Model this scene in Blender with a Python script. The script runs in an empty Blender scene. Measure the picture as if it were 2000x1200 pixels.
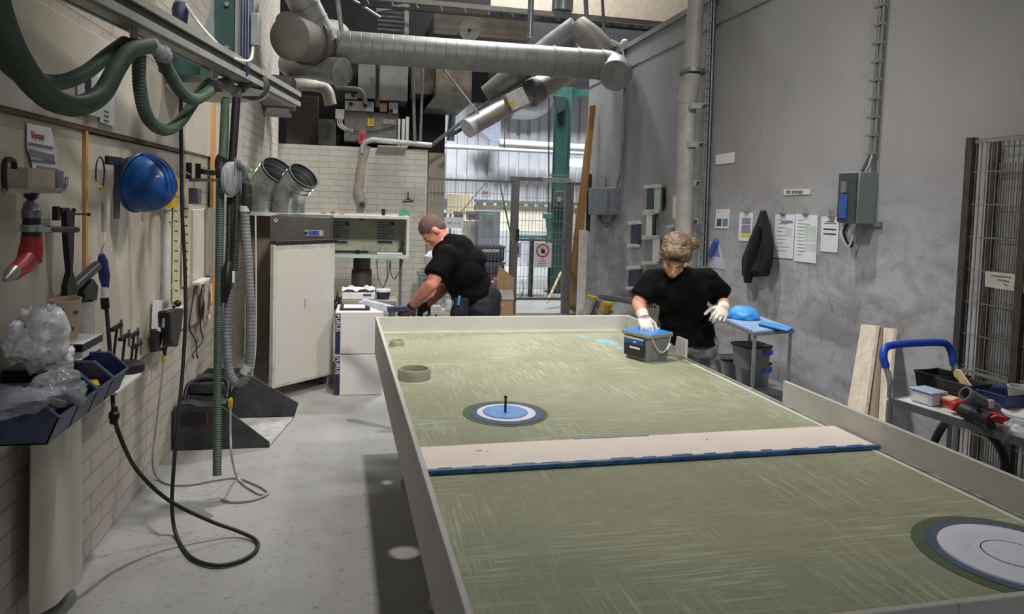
import bpy, bmesh, math, random
from math import sin, cos, pi, radians, hypot
from mathutils import Vector, Matrix, Quaternion, noise

# ------------------------------------------------------------------ camera, world, lights, exposure
SC = bpy.context.scene
COL = SC.collection
F_PX, CXP, CYP, PITCH, ROLL, YAW, EYE = 1417.56, 1000.0, 466.18, .052911, .031621, .198119, 1.6
_f = Vector((sin(YAW)*cos(PITCH), cos(YAW)*cos(PITCH), -sin(PITCH)))
_r = Vector((cos(YAW), -sin(YAW), 0))
_u = _r.cross(_f)
RIGHT = cos(ROLL)*_r + sin(ROLL)*_u
UP = -sin(ROLL)*_r + cos(ROLL)*_u
EYEP = Vector((0, 0, EYE))
cam_d = bpy.data.cameras.new('camera')
cam_d.sensor_width = 36
cam_d.lens = 36*F_PX/2000
cam_d.shift_y = -(600-CYP)/2000
cam_d.clip_end = 100
cam = bpy.data.objects.new('camera', cam_d)
M3 = Matrix((RIGHT, UP, -_f)).transposed()
cam.matrix_world = Matrix.Translation(EYEP) @ M3.to_4x4()
COL.objects.link(cam)
SC.camera = cam

SC.view_settings.view_transform = 'Standard'
SC.view_settings.look = 'None'
SC.view_settings.gamma = 1
SC.view_settings.use_curve_mapping = False
SC.view_settings.exposure = 0.0

W = bpy.data.worlds.new('world')
SC.world = W
W.use_nodes = True
W.node_tree.nodes['Background'].inputs[0].default_value = (.80, .84, .90, 1)
W.node_tree.nodes['Background'].inputs[1].default_value = .30

def spot(name, loc, target, power, size, blend, radius, color):
    d = bpy.data.lights.new(name, 'SPOT')
    d.energy = power; d.spot_size = radians(size); d.spot_blend = blend
    d.shadow_soft_size = radius; d.color = color
    o = bpy.data.objects.new(name, d)
    o.location = loc
    o.rotation_euler = (Vector(target)-Vector(loc)).to_track_quat('-Z', 'Y').to_euler()
    COL.objects.link(o)
    return o
def area(name, loc, target, power, sx, sy, color, spread=180):
    d = bpy.data.lights.new(name, 'AREA')
    d.shape = 'RECTANGLE'; d.size = sx; d.size_y = sy; d.energy = power; d.color = color
    d.spread = radians(spread)
    o = bpy.data.objects.new(name, d)
    o.location = loc
    o.rotation_euler = (Vector(target)-Vector(loc)).to_track_quat('-Z', 'Y').to_euler()
    COL.objects.link(o)
    return o
# high-bay lamps of the hall, above the frame, with added fill lamps among them
spot('bay_or_fill_lamp', (.55, 4.5, 7.9), (1.15, 4.35, 0), 1500, 62, 1.0, .16, (1, .97, .93))
spot('bay_or_fill_lamp', (1.6, 8.4, 7.4), (1.0, 9.2, 0), 900, 64, 1.0, .4, (1, .98, .94))
area('far_wall_fill', (2.6, 10.8, 7.2), (2.6, 14.4, 1.2), 1250, 2.2, 1.6, (.93, .97, 1))  # area fill added to brighten the far wall beyond the gate
spot('bay_or_fill_lamp', (-.9, 2.6, 5.4), (3.0, 4.2, .25), 560, 48, 1.0, .2, (1, .97, .94))  # fill spot added to brighten the lower right wall and right rim
spot('bay_or_fill_lamp', (2.7, 3.0, 5.6), (-1.15, 5.0, .9), 560, 50, 1.0, .3, (1, .96, .9))  # fill spot added to lighten the left wall
spot('bay_or_fill_lamp', (1.2, -1.0, 5.2), (.7, 7.2, 1.1), 1400, 54, 1.0, .35, (1, .97, .94))

# ------------------------------------------------------------------ pixel of the 2000x1200 frame -> point on a plane of the room
def at(x, y, X=None, Y=None, Z=None):
    d = RIGHT*((x-CXP)/F_PX) - UP*((y-CYP)/F_PX) + _f
    if X is not None: t = (X-EYEP.x)/d.x
    elif Y is not None: t = (Y-EYEP.y)/d.y
    else: t = (Z-EYEP.z)/d.z
    return EYEP + d*t

# ------------------------------------------------------------------ materials
MATS = {}
def srgb(c):
    return tuple((v/255/12.92 if v/255 <= .04045 else ((v/255+.055)/1.055)**2.4) for v in c)
class NT:
    def __init__(s, name):
        s.m = bpy.data.materials.new(name); s.m.use_nodes = True
        s.t = s.m.node_tree; s.n = s.t.nodes; s.b = s.n['Principled BSDF']
        s.co = s.n.new('ShaderNodeTexCoord').outputs['Object']
    def node(s, t, **k):
        n = s.n.new(t)
        for a, v in k.items(): setattr(n, a, v)
        return n
    def link(s, a, b): s.t.links.new(a, b)
    def mapping(s, scale=(1,1,1), rot=(0,0,0), loc=(0,0,0), src=None):
        m = s.node('ShaderNodeMapping')
        m.inputs['Scale'].default_value = scale; m.inputs['Rotation'].default_value = rot; m.inputs['Location'].default_value = loc
        s.link(src or s.co, m.inputs['Vector']); return m.outputs[0]
    def noise(s, vec, scale, detail=3, rough=.55, dist=0):
        n = s.node('ShaderNodeTexNoise'); n.inputs['Scale'].default_value = scale
        n.inputs['Detail'].default_value = detail; n.inputs['Roughness'].default_value = rough
        n.inputs['Distortion'].default_value = dist
        s.link(vec, n.inputs['Vector']); return n.outputs['Fac']
    def ramp(s, fac, a, b, va=0, vb=1):
        r = s.node('ShaderNodeMapRange'); r.inputs['From Min'].default_value = a; r.inputs['From Max'].default_value = b
        r.inputs['To Min'].default_value = va; r.inputs['To Max'].default_value = vb
        s.link(fac, r.inputs['Value']); return r.outputs[0]
    def mix(s, fac, a, b):
        m = s.node('ShaderNodeMix', data_type='RGBA')
        if hasattr(fac, 'is_linked'): s.link(fac, m.inputs['Factor'])
        else: m.inputs['Factor'].default_value = fac
        for v, k in ((a, 'A'), (b, 'B')):
            i = [q for q in m.inputs if q.name == k and q.type == 'RGBA'][0]
            if hasattr(v, 'is_linked'): s.link(v, i)
            else: i.default_value = (*srgb(v), 1)
        return [q for q in m.outputs if q.type == 'RGBA'][0]
    def math(s, op, a, b=0.0):
        m = s.node('ShaderNodeMath', operation=op)
        for v, i in ((a, m.inputs[0]), (b, m.inputs[1])):
            if hasattr(v, 'is_linked'): s.link(v, i)
            else: i.default_value = v
        return m.outputs[0]
    def sep(s, vec):
        n = s.node('ShaderNodeSeparateXYZ'); s.link(vec, n.inputs[0]); return n.outputs
    def comb(s, x=0., y=0., z=0.):
        n = s.node('ShaderNodeCombineXYZ')
        for v, i in zip((x, y, z), n.inputs):
            if hasattr(v, 'is_linked'): s.link(v, i)
            else: i.default_value = v
        return n.outputs[0]
    def bump(s, h, strength=.3, dist=.01):
        b = s.node('ShaderNodeBump'); b.inputs['Strength'].default_value = strength; b.inputs['Distance'].default_value = dist
        s.link(h, b.inputs['Height']); s.link(b.outputs[0], s.b.inputs['Normal'])
    def col(s, v):
        if hasattr(v, 'is_linked'): s.link(v, s.b.inputs['Base Color'])
        else: s.b.inputs['Base Color'].default_value = (*srgb(v), 1)
    def set(s, rough=.5, metal=0.):
        s.b.inputs['Roughness'].default_value = rough; s.b.inputs['Metallic'].default_value = metal

def mat(name, c, rough=.55, metal=0., vary=.12, scale=14., bump=0., c2=None, bscale=60., alpha=1., trans=0., emit=None):
    if name in MATS: return MATS[name]
    t = NT(name); t.set(rough, metal)
    d = c2 or tuple(max(0, v*(1-vary)) for v in c)
    t.col(t.mix(t.ramp(t.noise(t.co, scale, 4), .35, .7), c, d))
    if bump: t.bump(t.noise(t.co, bscale, 3), bump, .004)
    if trans: t.b.inputs['Transmission Weight'].default_value = trans
    if alpha < 1: t.b.inputs['Alpha'].default_value = alpha
    if emit: t.b.inputs['Emission Color'].default_value = (*srgb(c), 1); t.b.inputs['Emission Strength'].default_value = emit
    MATS[name] = t.m
    return t.m

def brick_mat(name, ca, cb, cm, axes, bw, bh, bump=.5, mort=.006):
    t = NT(name); t.set(.72)
    x, y, z = t.sep(t.co)
    src = {'x': x, 'y': y, 'z': z}
    v = t.comb(src[axes[0]], src[axes[1]], 0.)
    b = t.node('ShaderNodeTexBrick')
    b.inputs['Scale'].default_value = 1
    b.inputs['Brick Width'].default_value = bw; b.inputs['Row Height'].default_value = bh
    b.inputs['Mortar Size'].default_value = mort; b.inputs['Mortar Smooth'].default_value = .4
    b.inputs['Color1'].default_value = (*srgb(ca), 1); b.inputs['Color2'].default_value = (*srgb(cb), 1); b.inputs['Mortar'].default_value = (*srgb(cm), 1)
    t.link(v, b.inputs['Vector'])
    dirt = t.ramp(t.noise(t.co, 1.7, 5, .65), .42, .75)
    c = t.mix(t.math('MULTIPLY', dirt, .45), b.outputs['Color'], tuple(k*.72 for k in ca))
    spots = t.ramp(t.noise(t.co, 38, 3), .70, .74)
    c = t.mix(t.math('MULTIPLY', spots, .6), c, (120, 105, 95))
    t.col(c)
    h = t.math('ADD', t.math('MULTIPLY', b.outputs['Fac'], -1.0), t.math('MULTIPLY', t.noise(t.co, 30, 3), .25))
    t.bump(h, bump, .012)
    MATS[name] = t.m
    return t.m

def green_mat():
    t = NT('green_tooling_gelcoat'); t.set(.62); t.b.inputs['Specular IOR Level'].default_value = .25
    base = t.mix(t.ramp(t.noise(t.co, 1.6, 4), .35, .7), (147, 148, 122), (130, 132, 106))
    h1 = t.noise(t.mapping((5.5, 105, 1)), 1, 3, .6)
    h2 = t.noise(t.mapping((105, 6, 1)), 1, 3, .6)
    h1f = t.noise(t.mapping((9, 240, 1), (0, 0, .05)), 1, 2)
    h2f = t.noise(t.mapping((230, 8, 1), (0, 0, .08)), 1, 2)
    m1 = t.ramp(t.noise(t.co, 2.6, 4, .6), .44, .62)
    m2 = t.ramp(t.noise(t.mapping((1, 1, 1), loc=(5, 2, 0)), 2.2, 4, .6), .45, .62)
    a = t.math('MULTIPLY', t.ramp(h1, .50, .64), m1)
    b = t.math('MULTIPLY', t.ramp(h2, .50, .64), m2)
    c = t.math('MAXIMUM', a, b)
    fine = t.math('MAXIMUM', t.ramp(h1f, .57, .68), t.ramp(h2f, .57, .68))
    c = t.math('MAXIMUM', c, t.math('MULTIPLY', fine, .42))
    patch = t.ramp(t.noise(t.mapping((6, 16, 1)), 1, 5, .7), .60, .72)
    c = t.math('MAXIMUM', c, t.math('MULTIPLY', patch, .65))
    c = t.math('MULTIPLY', c, .68)
    t.col(t.mix(c, base, (184, 190, 164)))
    t.bump(t.math('ADD', h1f, h2f), .12, .002)
    MATS['green'] = t.m
    return t.m

def floor_mat():
    t = NT('grey_painted_floor'); t.set(.5)
    base = t.mix(t.ramp(t.noise(t.co, .9, 5, .6), .35, .7), (156, 155, 151), (136, 135, 134))
    s = t.ramp(t.noise(t.mapping((1, 2.2, 1)), 17, 2), .64, .68)
    base = t.mix(t.math('MULTIPLY', s, .6), base, (96, 104, 122))
    s2 = t.ramp(t.noise(t.mapping((1, 1.6, 1), loc=(9, 3, 0)), 42, 2), .67, .70)
    base = t.mix(t.math('MULTIPLY', s2, .7), base, (80, 80, 82))
    s3 = t.ramp(t.noise(t.co, 2.2, 6, .7), .5, .75)
    base = t.mix(t.math('MULTIPLY', s3, .3), base, (178, 178, 178))
    t.col(base)
    t.bump(t.noise(t.co, 60, 3), .08, .004)
    MATS['floor'] = t.m
    return t.m

def grey_wall_mat():
    t = NT('grey_painted_panel_wall'); t.set(.62)
    base = t.mix(t.ramp(t.noise(t.co, .7, 4), .35, .7), (150, 149, 150), (134, 133, 134))
    x, y, z = t.sep(t.co)
    low = t.ramp(z, 1.9, 1.2)            # dirt and pale blotches low down; the pale ones paint in brighter light
    w = t.noise(t.mapping((1, .9, 2.0)), 2.4, 6, .72, .6)
    base = t.mix(t.math('MULTIPLY', t.math('MULTIPLY', t.ramp(w, .40, .60), low), .70), base, (184, 186, 194))
    w2 = t.noise(t.mapping((1, 3.2, 1.0), loc=(4, 1, 7)), 3.0, 5, .7, .8)
    base = t.mix(t.math('MULTIPLY', t.math('MULTIPLY', t.ramp(w2, .58, .66), low), .4), base, (98, 98, 100))
    t.col(base)
    # vertical panel joints
    f = t.math('FRACT', t.math('DIVIDE', y, 1.2))
    j = t.ramp(t.math('ABSOLUTE', t.math('SUBTRACT', f, .5)), .0, .006)
    t.bump(t.math('ADD', j, t.math('MULTIPLY', t.noise(t.co, 25, 3), .15)), .35, .006)
    MATS['greywall'] = t.m
    return t.m

def spiral_mat(name, c, pitch_scale, axis):
    t = NT(name); t.set(.5, .3)
    x, y, z = t.sep(t.co)
    a = {'x': x, 'y': y, 'z': z}[axis]
    dust = t.ramp(t.noise(t.co, 6, 5, .6), .4, .7)
    t.col(t.mix(t.math('MULTIPLY', dust, .6), c, tuple(v*.72 for v in c)))
    f = t.math('FRACT', t.math('MULTIPLY', t.math('ADD', a, 20.), pitch_scale))
    t.bump(t.ramp(t.math('ABSOLUTE', t.math('SUBTRACT', f, .5)), 0., .05), .5, .004)
    MATS[name] = t.m
    return t.m

def wood_mat(name, ca, cb, axis='z'):
    t = NT(name); t.set(.6)
    sc = {'x': (1, 18, 18), 'y': (18, 1, 18), 'z': (18, 18, 1)}[axis]
    n = t.noise(t.mapping(sc), 2.2, 4, .6, .4)
    t.col(t.mix(t.ramp(n, .35, .68), ca, cb))
    t.bump(n, .12, .003)
    MATS[name] = t.m
    return t.m

# ------------------------------------------------------------------ mesh builder
def basis(d, up=(0, 0, 1)):
    d = Vector(d).normalized(); up = Vector(up)
    if abs(d.dot(up)) > .98: up = Vector((1, 0, 0)) if abs(d.x) < .9 else Vector((0, 1, 0))
    a = up.cross(d).normalized(); b = d.cross(a)
    return a, b, d
def spline(pts, n=8, closed=False):
    P = [Vector(p) for p in pts]; out = []
    N = len(P); rng = N if closed else N-1
    for i in range(rng):
        p1, p2 = P[i], P[(i+1) % N]
        p0 = P[(i-1) % N] if (closed or i > 0) else p1*2-p2
        p3 = P[(i+2) % N] if (closed or i+2 < N) else p2*2-p1
        for k in range(n):
            t = k/n
            out.append(.5*((2*p1)+(p2-p0)*t+(2*p0-5*p1+4*p2-p3)*t*t+(3*p1-p0-3*p2+p3)*t*t*t))
    if not closed: out.append(P[-1])
    return out
def circ(c, r, n=24, a=(1, 0, 0), b=(0, 1, 0)):
    return [Vector(c)+Vector(a)*r*cos(2*pi*i/n)+Vector(b)*r*sin(2*pi*i/n) for i in range(n)]

class MB:
    def __init__(s): s.v = []; s.f = []
    def add(s, vs, fs):
        k = len(s.v); s.v += [Vector(v) for v in vs]; s.f += [tuple(i+k for i in f) for f in fs]; return s
    def box(s, c, d, R=None):
        c = Vector(c); h = Vector(d)/2; vs = []
        for z in (-1, 1):
            for y in (-1, 1):
                for x in (-1, 1):
                    p = Vector((x*h.x, y*h.y, z*h.z))
                    vs.append(c + (R @ p if R else p))
        return s.add(vs, [(0,2,3,1),(4,5,7,6),(0,1,5,4),(2,6,7,3),(0,4,6,2),(1,3,7,5)])
    def bx(s, x0, x1, y0, y1, z0, z1):
        return s.box(((x0+x1)/2, (y0+y1)/2, (z0+z1)/2), (abs(x1-x0), abs(y1-y0), abs(z1-z0)))
    def prism(s, pts, off):
        off = Vector(off); n = len(pts); P = [Vector(p) for p in pts]
        nrm = Vector((0, 0, 0))
        for i in range(n): nrm += P[i].cross(P[(i+1) % n])
        if nrm.dot(off) < 0: P = P[::-1]
        vs = P + [p+off for p in P]
        fs = [tuple(range(n))[::-1], tuple(range(n, 2*n))] + [(i, (i+1) % n, n+(i+1) % n, n+i) for i in range(n)]
        return s.add(vs, fs)
    def bar(s, p0, p1, w, h, up=(0, 0, 1)):
        p0 = Vector(p0); p1 = Vector(p1); a, b, d = basis(p1-p0, up)
        q = [a*w/2+b*h/2, -a*w/2+b*h/2, -a*w/2-b*h/2, a*w/2-b*h/2]
        return s.prism([p0+k for k in q], p1-p0)
    def cyl(s, p0, p1, r0, r1=None, n=16, caps=True):
        r1 = r0 if r1 is None else r1
        p0 = Vector(p0); p1 = Vector(p1); a, b, d = basis(p1-p0)
        vs = circ(p0, r0, n, a, b)+circ(p1, r1, n, a, b)
        fs = [(i, (i+1) % n, n+(i+1) % n, n+i) for i in range(n)]
        if caps: fs += [tuple(range(n))[::-1], tuple(range(n, 2*n))]
        return s.add(vs, fs)
    def tube(s, pts, r, n=10, closed=False, caps=True, ref=(0, 0, 1)):
        P = [Vector(p) for p in pts]; N = len(P)
        rr = r if isinstance(r, (list, tuple)) else [r]*N
        a = None; rings = []
        for i in range(N):
            if closed: d = P[(i+1) % N]-P[(i-1) % N]
            else: d = P[min(i+1, N-1)]-P[max(i-1, 0)]
            if d.length < 1e-9: d = Vector((0, 0, 1))
            d.normalize()
            if a is None: a, b, _ = basis(d, ref)
            else:
                a = (a-d*a.dot(d))
                if a.length < 1e-6: a = basis(d)[0]
                a.normalize(); b = d.cross(a)
            rings.append(circ(P[i], rr[i], n, a, b))
        vs = [p for q in rings for p in q]; fs = []
        for i in range(N if closed else N-1):
            j = (i+1) % N
            fs += [(i*n+k, i*n+(k+1) % n, j*n+(k+1) % n, j*n+k) for k in range(n)]
        if not closed and caps: fs += [tuple(range(n))[::-1], tuple(range((N-1)*n, N*n))]
        return s.add(vs, fs)
    def ribbed(s, pts, r, pitch, depth=.12, n=12):
        # hose with ridges: resample the path by length and swing the radius
        P = [Vector(p) for p in pts]; L = [0]
        for i in range(1, len(P)): L.append(L[-1]+(P[i]-P[i-1]).length)
        m = max(2, int(L[-1]/(pitch/4))); out = []; rad = []; j = 0
        for i in range(m+1):
            t = L[-1]*i/m
            while j < len(L)-2 and L[j+1] < t: j += 1
            u = (t-L[j])/max(1e-9, L[j+1]-L[j]); out.append(P[j].lerp(P[j+1], u)); rad.append(r*(1+depth*(.5, 0, -.5, 0)[i % 4]))
        return s.tube(out, rad, n)
    def lathe(s, prof, o=(0, 0, 0), axis=(0, 0, 1), n=24, caps=True):
        a, b, d = basis(axis); o = Vector(o); N = len(prof); vs = []
        for r, z in prof: vs += circ(o+d*z, max(r, 1e-5), n, a, b)
        fs = [(i*n+k, i*n+(k+1) % n, (i+1)*n+(k+1) % n, (i+1)*n+k) for i in range(N-1) for k in range(n)]
        if caps: fs += [tuple(range(n))[::-1], tuple(range((N-1)*n, N*n))]
        return s.add(vs, fs)
    def ring(s, o, ro, ri, h, axis=(0, 0, 1), n=32):
        a, b, d = basis(axis); o = Vector(o); vs = []
        for r, z in ((ri, 0), (ro, 0), (ro, h), (ri, h)): vs += circ(o+d*z, r, n, a, b)
        fs = []
        for q in range(4):
            w = (q+1) % 4
            fs += [(q*n+k, q*n+(k+1) % n, w*n+(k+1) % n, w*n+k) for k in range(n)]
        return s.add(vs, fs)
    def ell(s, c, r, R=None, n=14, m=10):
        c = Vector(c); r = Vector(r) if not isinstance(r, (int, float)) else Vector((r, r, r)); vs = []
        def P(a, b):
            p = Vector((r.x*sin(a)*cos(b), r.y*sin(a)*sin(b), r.z*cos(a))); return c+(R @ p if R else p)
        vs.append(P(0, 0))
        for i in range(1, m):
            for k in range(n): vs.append(P(pi*i/m, 2*pi*k/n))
        vs.append(P(pi, 0)); L = len(vs)-1
        fs = [(0, 1+k, 1+(k+1) % n) for k in range(n)]
        for i in range(m-2):
            fs += [(1+i*n+k, 1+(i+1)*n+k, 1+(i+1)*n+(k+1) % n, 1+i*n+(k+1) % n) for k in range(n)]
        fs += [(L, 1+(m-2)*n+(k+1) % n, 1+(m-2)*n+k) for k in range(n)]
        return s.add(vs, fs)
    def cap(s, p0, p1, r0, r1, n=14):
        # capsule with two radii
        p0 = Vector(p0); p1 = Vector(p1)
        s.ell(p0, r0, None, n, 8); s.ell(p1, r1, None, n, 8); return s.cyl(p0, p1, r0, r1, n)
    def sheet(s, fn, nu, nv, th):
        # grid surface with thickness; fn(u,v)->point
        g = [[Vector(fn(i/nu, j/nv)) for j in range(nv+1)] for i in range(nu+1)]
        top = []; bot = []
        for i in range(nu+1):
            for j in range(nv+1):
                du = g[min(i+1, nu)][j]-g[max(i-1, 0)][j]; dv = g[i][min(j+1, nv)]-g[i][max(j-1, 0)]
                nn = du.cross(dv); nn = nn.normalized() if nn.length > 1e-12 else Vector((0, 0, 1))
                top.append(g[i][j]+nn*th/2); bot.append(g[i][j]-nn*th/2)
        K = len(top); id = lambda i, j: i*(nv+1)+j
        fs = []
        for i in range(nu):
            for j in range(nv):
                q = (id(i, j), id(i+1, j), id(i+1, j+1), id(i, j+1)); fs += [q, tuple(K+k for k in q[::-1])]
        edge = [id(i, 0) for i in range(nu+1)]+[id(nu, j) for j in range(1, nv+1)]+[id(i, nv) for i in range(nu-1, -1, -1)]+[id(0, j) for j in range(nv-1, 0, -1)]
        for a, b in zip(edge, edge[1:]+edge[:1]): fs.append((b, a, K+a, K+b))
        return s.add(top+bot, fs)
    def mesh(s, name):
        me = bpy.data.meshes.new(name); me.from_pydata([tuple(v) for v in s.v], [], s.f)
        bm = bmesh.new(); bm.from_mesh(me); bmesh.ops.recalc_face_normals(bm, faces=bm.faces); bm.to_mesh(me); bm.free()
        return me

WORLDM = {}
def wm(o): return WORLDM.get(o.name, Matrix.Identity(4))
def link_mesh(name, me, m, parent=None, smooth=True, bevel=0., local=False, base=True):
    me.materials.clear(); me.materials.append(m)
    if smooth:
        for p in me.polygons: p.use_smooth = True
        me.set_sharp_from_angle(angle=radians(38))
    o = bpy.data.objects.new(name, me); COL.objects.link(o)
    if parent is not None:
        o.parent = parent
        if not local: me.transform(wm(parent).inverted())
        WORLDM[o.name] = wm(parent).copy()
    elif base:
        xs = [v.co for v in me.vertices]
        c = Vector(((min(p.x for p in xs)+max(p.x for p in xs))/2, (min(p.y for p in xs)+max(p.y for p in xs))/2, min(p.z for p in xs)))
        me.transform(Matrix.Translation(-c)); o.location = c; WORLDM[o.name] = Matrix.Translation(c)
    if bevel:
        b = o.modifiers.new('bevel', 'BEVEL'); b.width = bevel; b.segments = 2; b.limit_method = 'ANGLE'; b.angle_limit = radians(40)
    return o
def build(mb, name, m, parent=None, **k): return link_mesh(name, mb.mesh(name), m, parent, **k)
def tag(o, label, cat, group=None, kind=None):
    if label: o['label'] = label
    if cat: o['category'] = cat
    if group: o['group'] = group
    if kind: o['kind'] = kind
    return o
def thing(name, label, cat, loc=(0, 0, 0), rz=0., group=None):
    o = bpy.data.objects.new(name, None); COL.objects.link(o); o.empty_display_size = .05
    o.location = loc; o.rotation_euler = (0, 0, rz)
    WORLDM[o.name] = Matrix.Translation(Vector(loc)) @ Matrix.Rotation(rz, 4, 'Z')
    return tag(o, label, cat, group)
def structure(mb, name, m, **k):
    o = build(mb, name, m, base=False, **k); o['kind'] = 'structure'; return o
def dup(root, loc, rz, label, group=None):
    def cp(o, par):
        c = o.copy(); COL.objects.link(c); c.parent = par
        for ch in [q for q in o.children]: cp(ch, c)
        return c
    r = cp(root, None); r.location = loc; r.rotation_euler = (0, 0, rz); r['label'] = label
    if group: r['group'] = group
    WORLDM[r.name] = Matrix.Translation(Vector(loc)) @ Matrix.Rotation(rz, 4, 'Z')
    return r
def applied(o):
    # bake an object's modifiers into its mesh
    dg = bpy.context.evaluated_depsgraph_get()
    me = bpy.data.meshes.new_from_object(o.evaluated_get(dg)); o.modifiers.clear(); old = o.data; o.data = me; return o
def fuse(mb, name, m, parent, voxel, smooth=6, local=False):
    # melt overlapping volumes into one continuous skin
    o = build(mb, name, m, parent, smooth=False, local=local)
    r = o.modifiers.new('r', 'REMESH'); r.mode = 'VOXEL'; r.voxel_size = voxel; r.use_smooth_shade = True
    if smooth:
        q = o.modifiers.new('s', 'SMOOTH'); q.factor = .5; q.iterations = smooth
    applied(o)
    for p in o.data.polygons: p.use_smooth = True
    return o
def text_mesh(txt, size, origin, xdir, updir, depth=.0008, align='LEFT'):
    cu = bpy.data.curves.new('t', 'FONT'); cu.body = txt; cu.size = size; cu.extrude = depth; cu.align_x = align
    o = bpy.data.objects.new('t', cu); COL.objects.link(o)
    dg = bpy.context.evaluated_depsgraph_get(); dg.update()
    me = bpy.data.meshes.new_from_object(o.evaluated_get(dg)); bpy.data.objects.remove(o)
    x = Vector(xdir).normalized(); u = Vector(updir).normalized(); n = x.cross(u)
    me.transform(Matrix.Translation(Vector(origin)) @ Matrix((x, u, n)).transposed().to_4x4())
    return me
def text_part(txt, size, origin, xdir, updir, m, parent, name='lettering', align='LEFT', depth=.0008):
    return link_mesh(name, text_mesh(txt, size, origin, xdir, updir, depth, align), m, parent, smooth=False)
RND = random.Random(4)
def scribble(origin, xd, ud, w, h, m, parent, words=(3, 5), name='lettering'):
    # a row of unreadably small letters as short raised strokes
    xd = Vector(xd).normalized(); ud = Vector(ud).normalized(); nn = xd.cross(ud); n = sum(words)+len(words)-1; cw = w/n; x = 0; mb = MB()
    R = Matrix((xd, ud, nn)).transposed()
    for wd in words:
        for i in range(wd):
            k = RND.random(); c = Vector(origin)+xd*(x+cw*.5)+ud*h*.5
            mb.box(c, (cw*.22, h, .0012), R); mb.box(c+xd*cw*.22+ud*h*(.35 if k < .5 else -.35), (cw*.55, h*.22, .0012), R)
            if k > .35: mb.box(c+xd*cw*.45, (cw*.2, h*.8, .0012), R)
            x += cw
        x += cw
    return build(mb, name, m, parent, smooth=False)
# ------------------------------------------------------------------ shared materials
GREEN = green_mat(); FLOOR = floor_mat(); GWALL = grey_wall_mat()
BRICK_L = brick_mat('painted_brick_left', (190, 180, 166), (184, 175, 162), (172, 164, 154), 'yz', .27, .088, 1.0, .005)
BRICK_B = brick_mat('painted_brick_back', (218, 214, 205), (210, 206, 196), (196, 191, 182), 'xz', .25, .078, .8, .004)
BOARD = mat('painted_board', (204, 196, 180), .6, vary=.1, scale=3, bump=.05)
MDF = mat('white_mdf', (198, 195, 188), .5, vary=.05, scale=5)
CREAM = mat('cream_strip_board', (232, 218, 206), .55, vary=.03, scale=8)
BLUEP = mat('blue_filler', (30, 84, 150), .45, c2=(84, 126, 168), scale=30)
GALV = mat('galvanised_steel', (178, 184, 184), .32, .85, .22, 9, bump=.05)
GALVD = mat('dusty_galvanised', (130, 133, 132), .5, .5, .2, 7)
SPIRX = spiral_mat('spiral_duct_across', (128, 130, 126), 8.5, 'x')
SPIRD = spiral_mat('spiral_duct_dusty', (150, 148, 140), 7.5, 'x')
STEEL = mat('grey_steel', (150, 152, 152), .4, .6, .1, 12)
STAIN = mat('stainless_brushed', (112, 108, 104), .35, .7, .12, 6)
DARKM = mat('dark_metal', (52, 52, 52), .5, .4, .3, 20)
BLACK = mat('black_plastic', (24, 24, 25), .45, 0, .3, 20)
BLKD = mat('dusty_black_plastic', (36, 36, 38), .55, 0, c2=(58, 58, 60), scale=11)
RUBBER = mat('black_rubber', (28, 26, 25), .6, 0, .2, 20)
WHITE = mat('white_plastic', (222, 222, 218), .45, 0, .05, 12)
OFFW = mat('off_white_plastic', (205, 204, 196), .5, 0, .08, 12)
PAPER = mat('white_paper', (222, 222, 226), .7, 0, .04, 10)
CREAMP = mat('cream_paper', (226, 214, 196), .7, 0, .05, 10)
INK = mat('grey_print', (104, 104, 112), .7, 0, .1)
INKD = mat('dark_print', (48, 48, 54), .7, 0, .1)
REDP = mat('red_print', (176, 48, 62), .6, 0, .1)
RED = mat('red_plastic', (186, 36, 40), .42, 0, .15, 20)
YEL = mat('yellow_plastic', (226, 188, 28), .45, 0, .15, 20)
BLUE = mat('blue_plastic', (12, 76, 146), .35, 0, .1, 12)
BLUEL = mat('light_blue_plastic', (72, 150, 226), .45, 0, .12, 9)
BLUEB = mat('bin_blue', (40, 52, 96), .45, 0, c2=(88, 96, 118), scale=11)
BLUET = mat('trolley_blue', (24, 76, 190), .35, 0, .1)
NAVY = mat('navy_plastic', (34, 44, 72), .5, 0, .2)
GRNH = mat('green_hose', (58, 78, 64), .5, 0, c2=(76, 94, 80), scale=9)
GRND = mat('dark_green_hose', (44, 56, 50), .55, 0, .25, 14)
GRYH = mat('grey_ribbed_hose', (132, 134, 136), .5, 0, .2, 14)
GPAINT = mat('green_paint', (36, 76, 68), .45, 0, .15, 8)
GPAINT2 = mat('light_green_paint', (92, 152, 134), .45, 0, .12, 8)
WOOD = wood_mat('pine_wood', (214, 166, 108), (188, 138, 84))
WOODP = wood_mat('pale_plywood', (216, 206, 190), (190, 176, 158))
WOODL = wood_mat('light_wood_spatula', (226, 200, 158), (206, 176, 130))
CARD = mat('cardboard', (190, 156, 118), .7, 0, .1)
SKIN = mat('skin', (214, 150, 126), .55, 0, .08, 12)
SKINR = mat('ruddy_skin', (216, 138, 118), .55, 0, .08, 12)
SHIRT = mat('black_cotton', (11, 11, 12), .9, 0, .3, 30, bump=.35, bscale=16)
NAVYC = mat('navy_cotton', (20, 24, 34), .85, 0, .3, 24, bump=.3, bscale=18)
SHIRT.node_tree.nodes['Principled BSDF'].inputs['Specular IOR Level'].default_value = .12
CAMO = mat('grey_dusty_trousers', (44, 45, 47), .85, 0, c2=(168, 168, 168), scale=15, bump=.3, bscale=18)
GLOVEW = mat('white_glove', (224, 214, 204), .75, 0, .08, 20)
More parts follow.
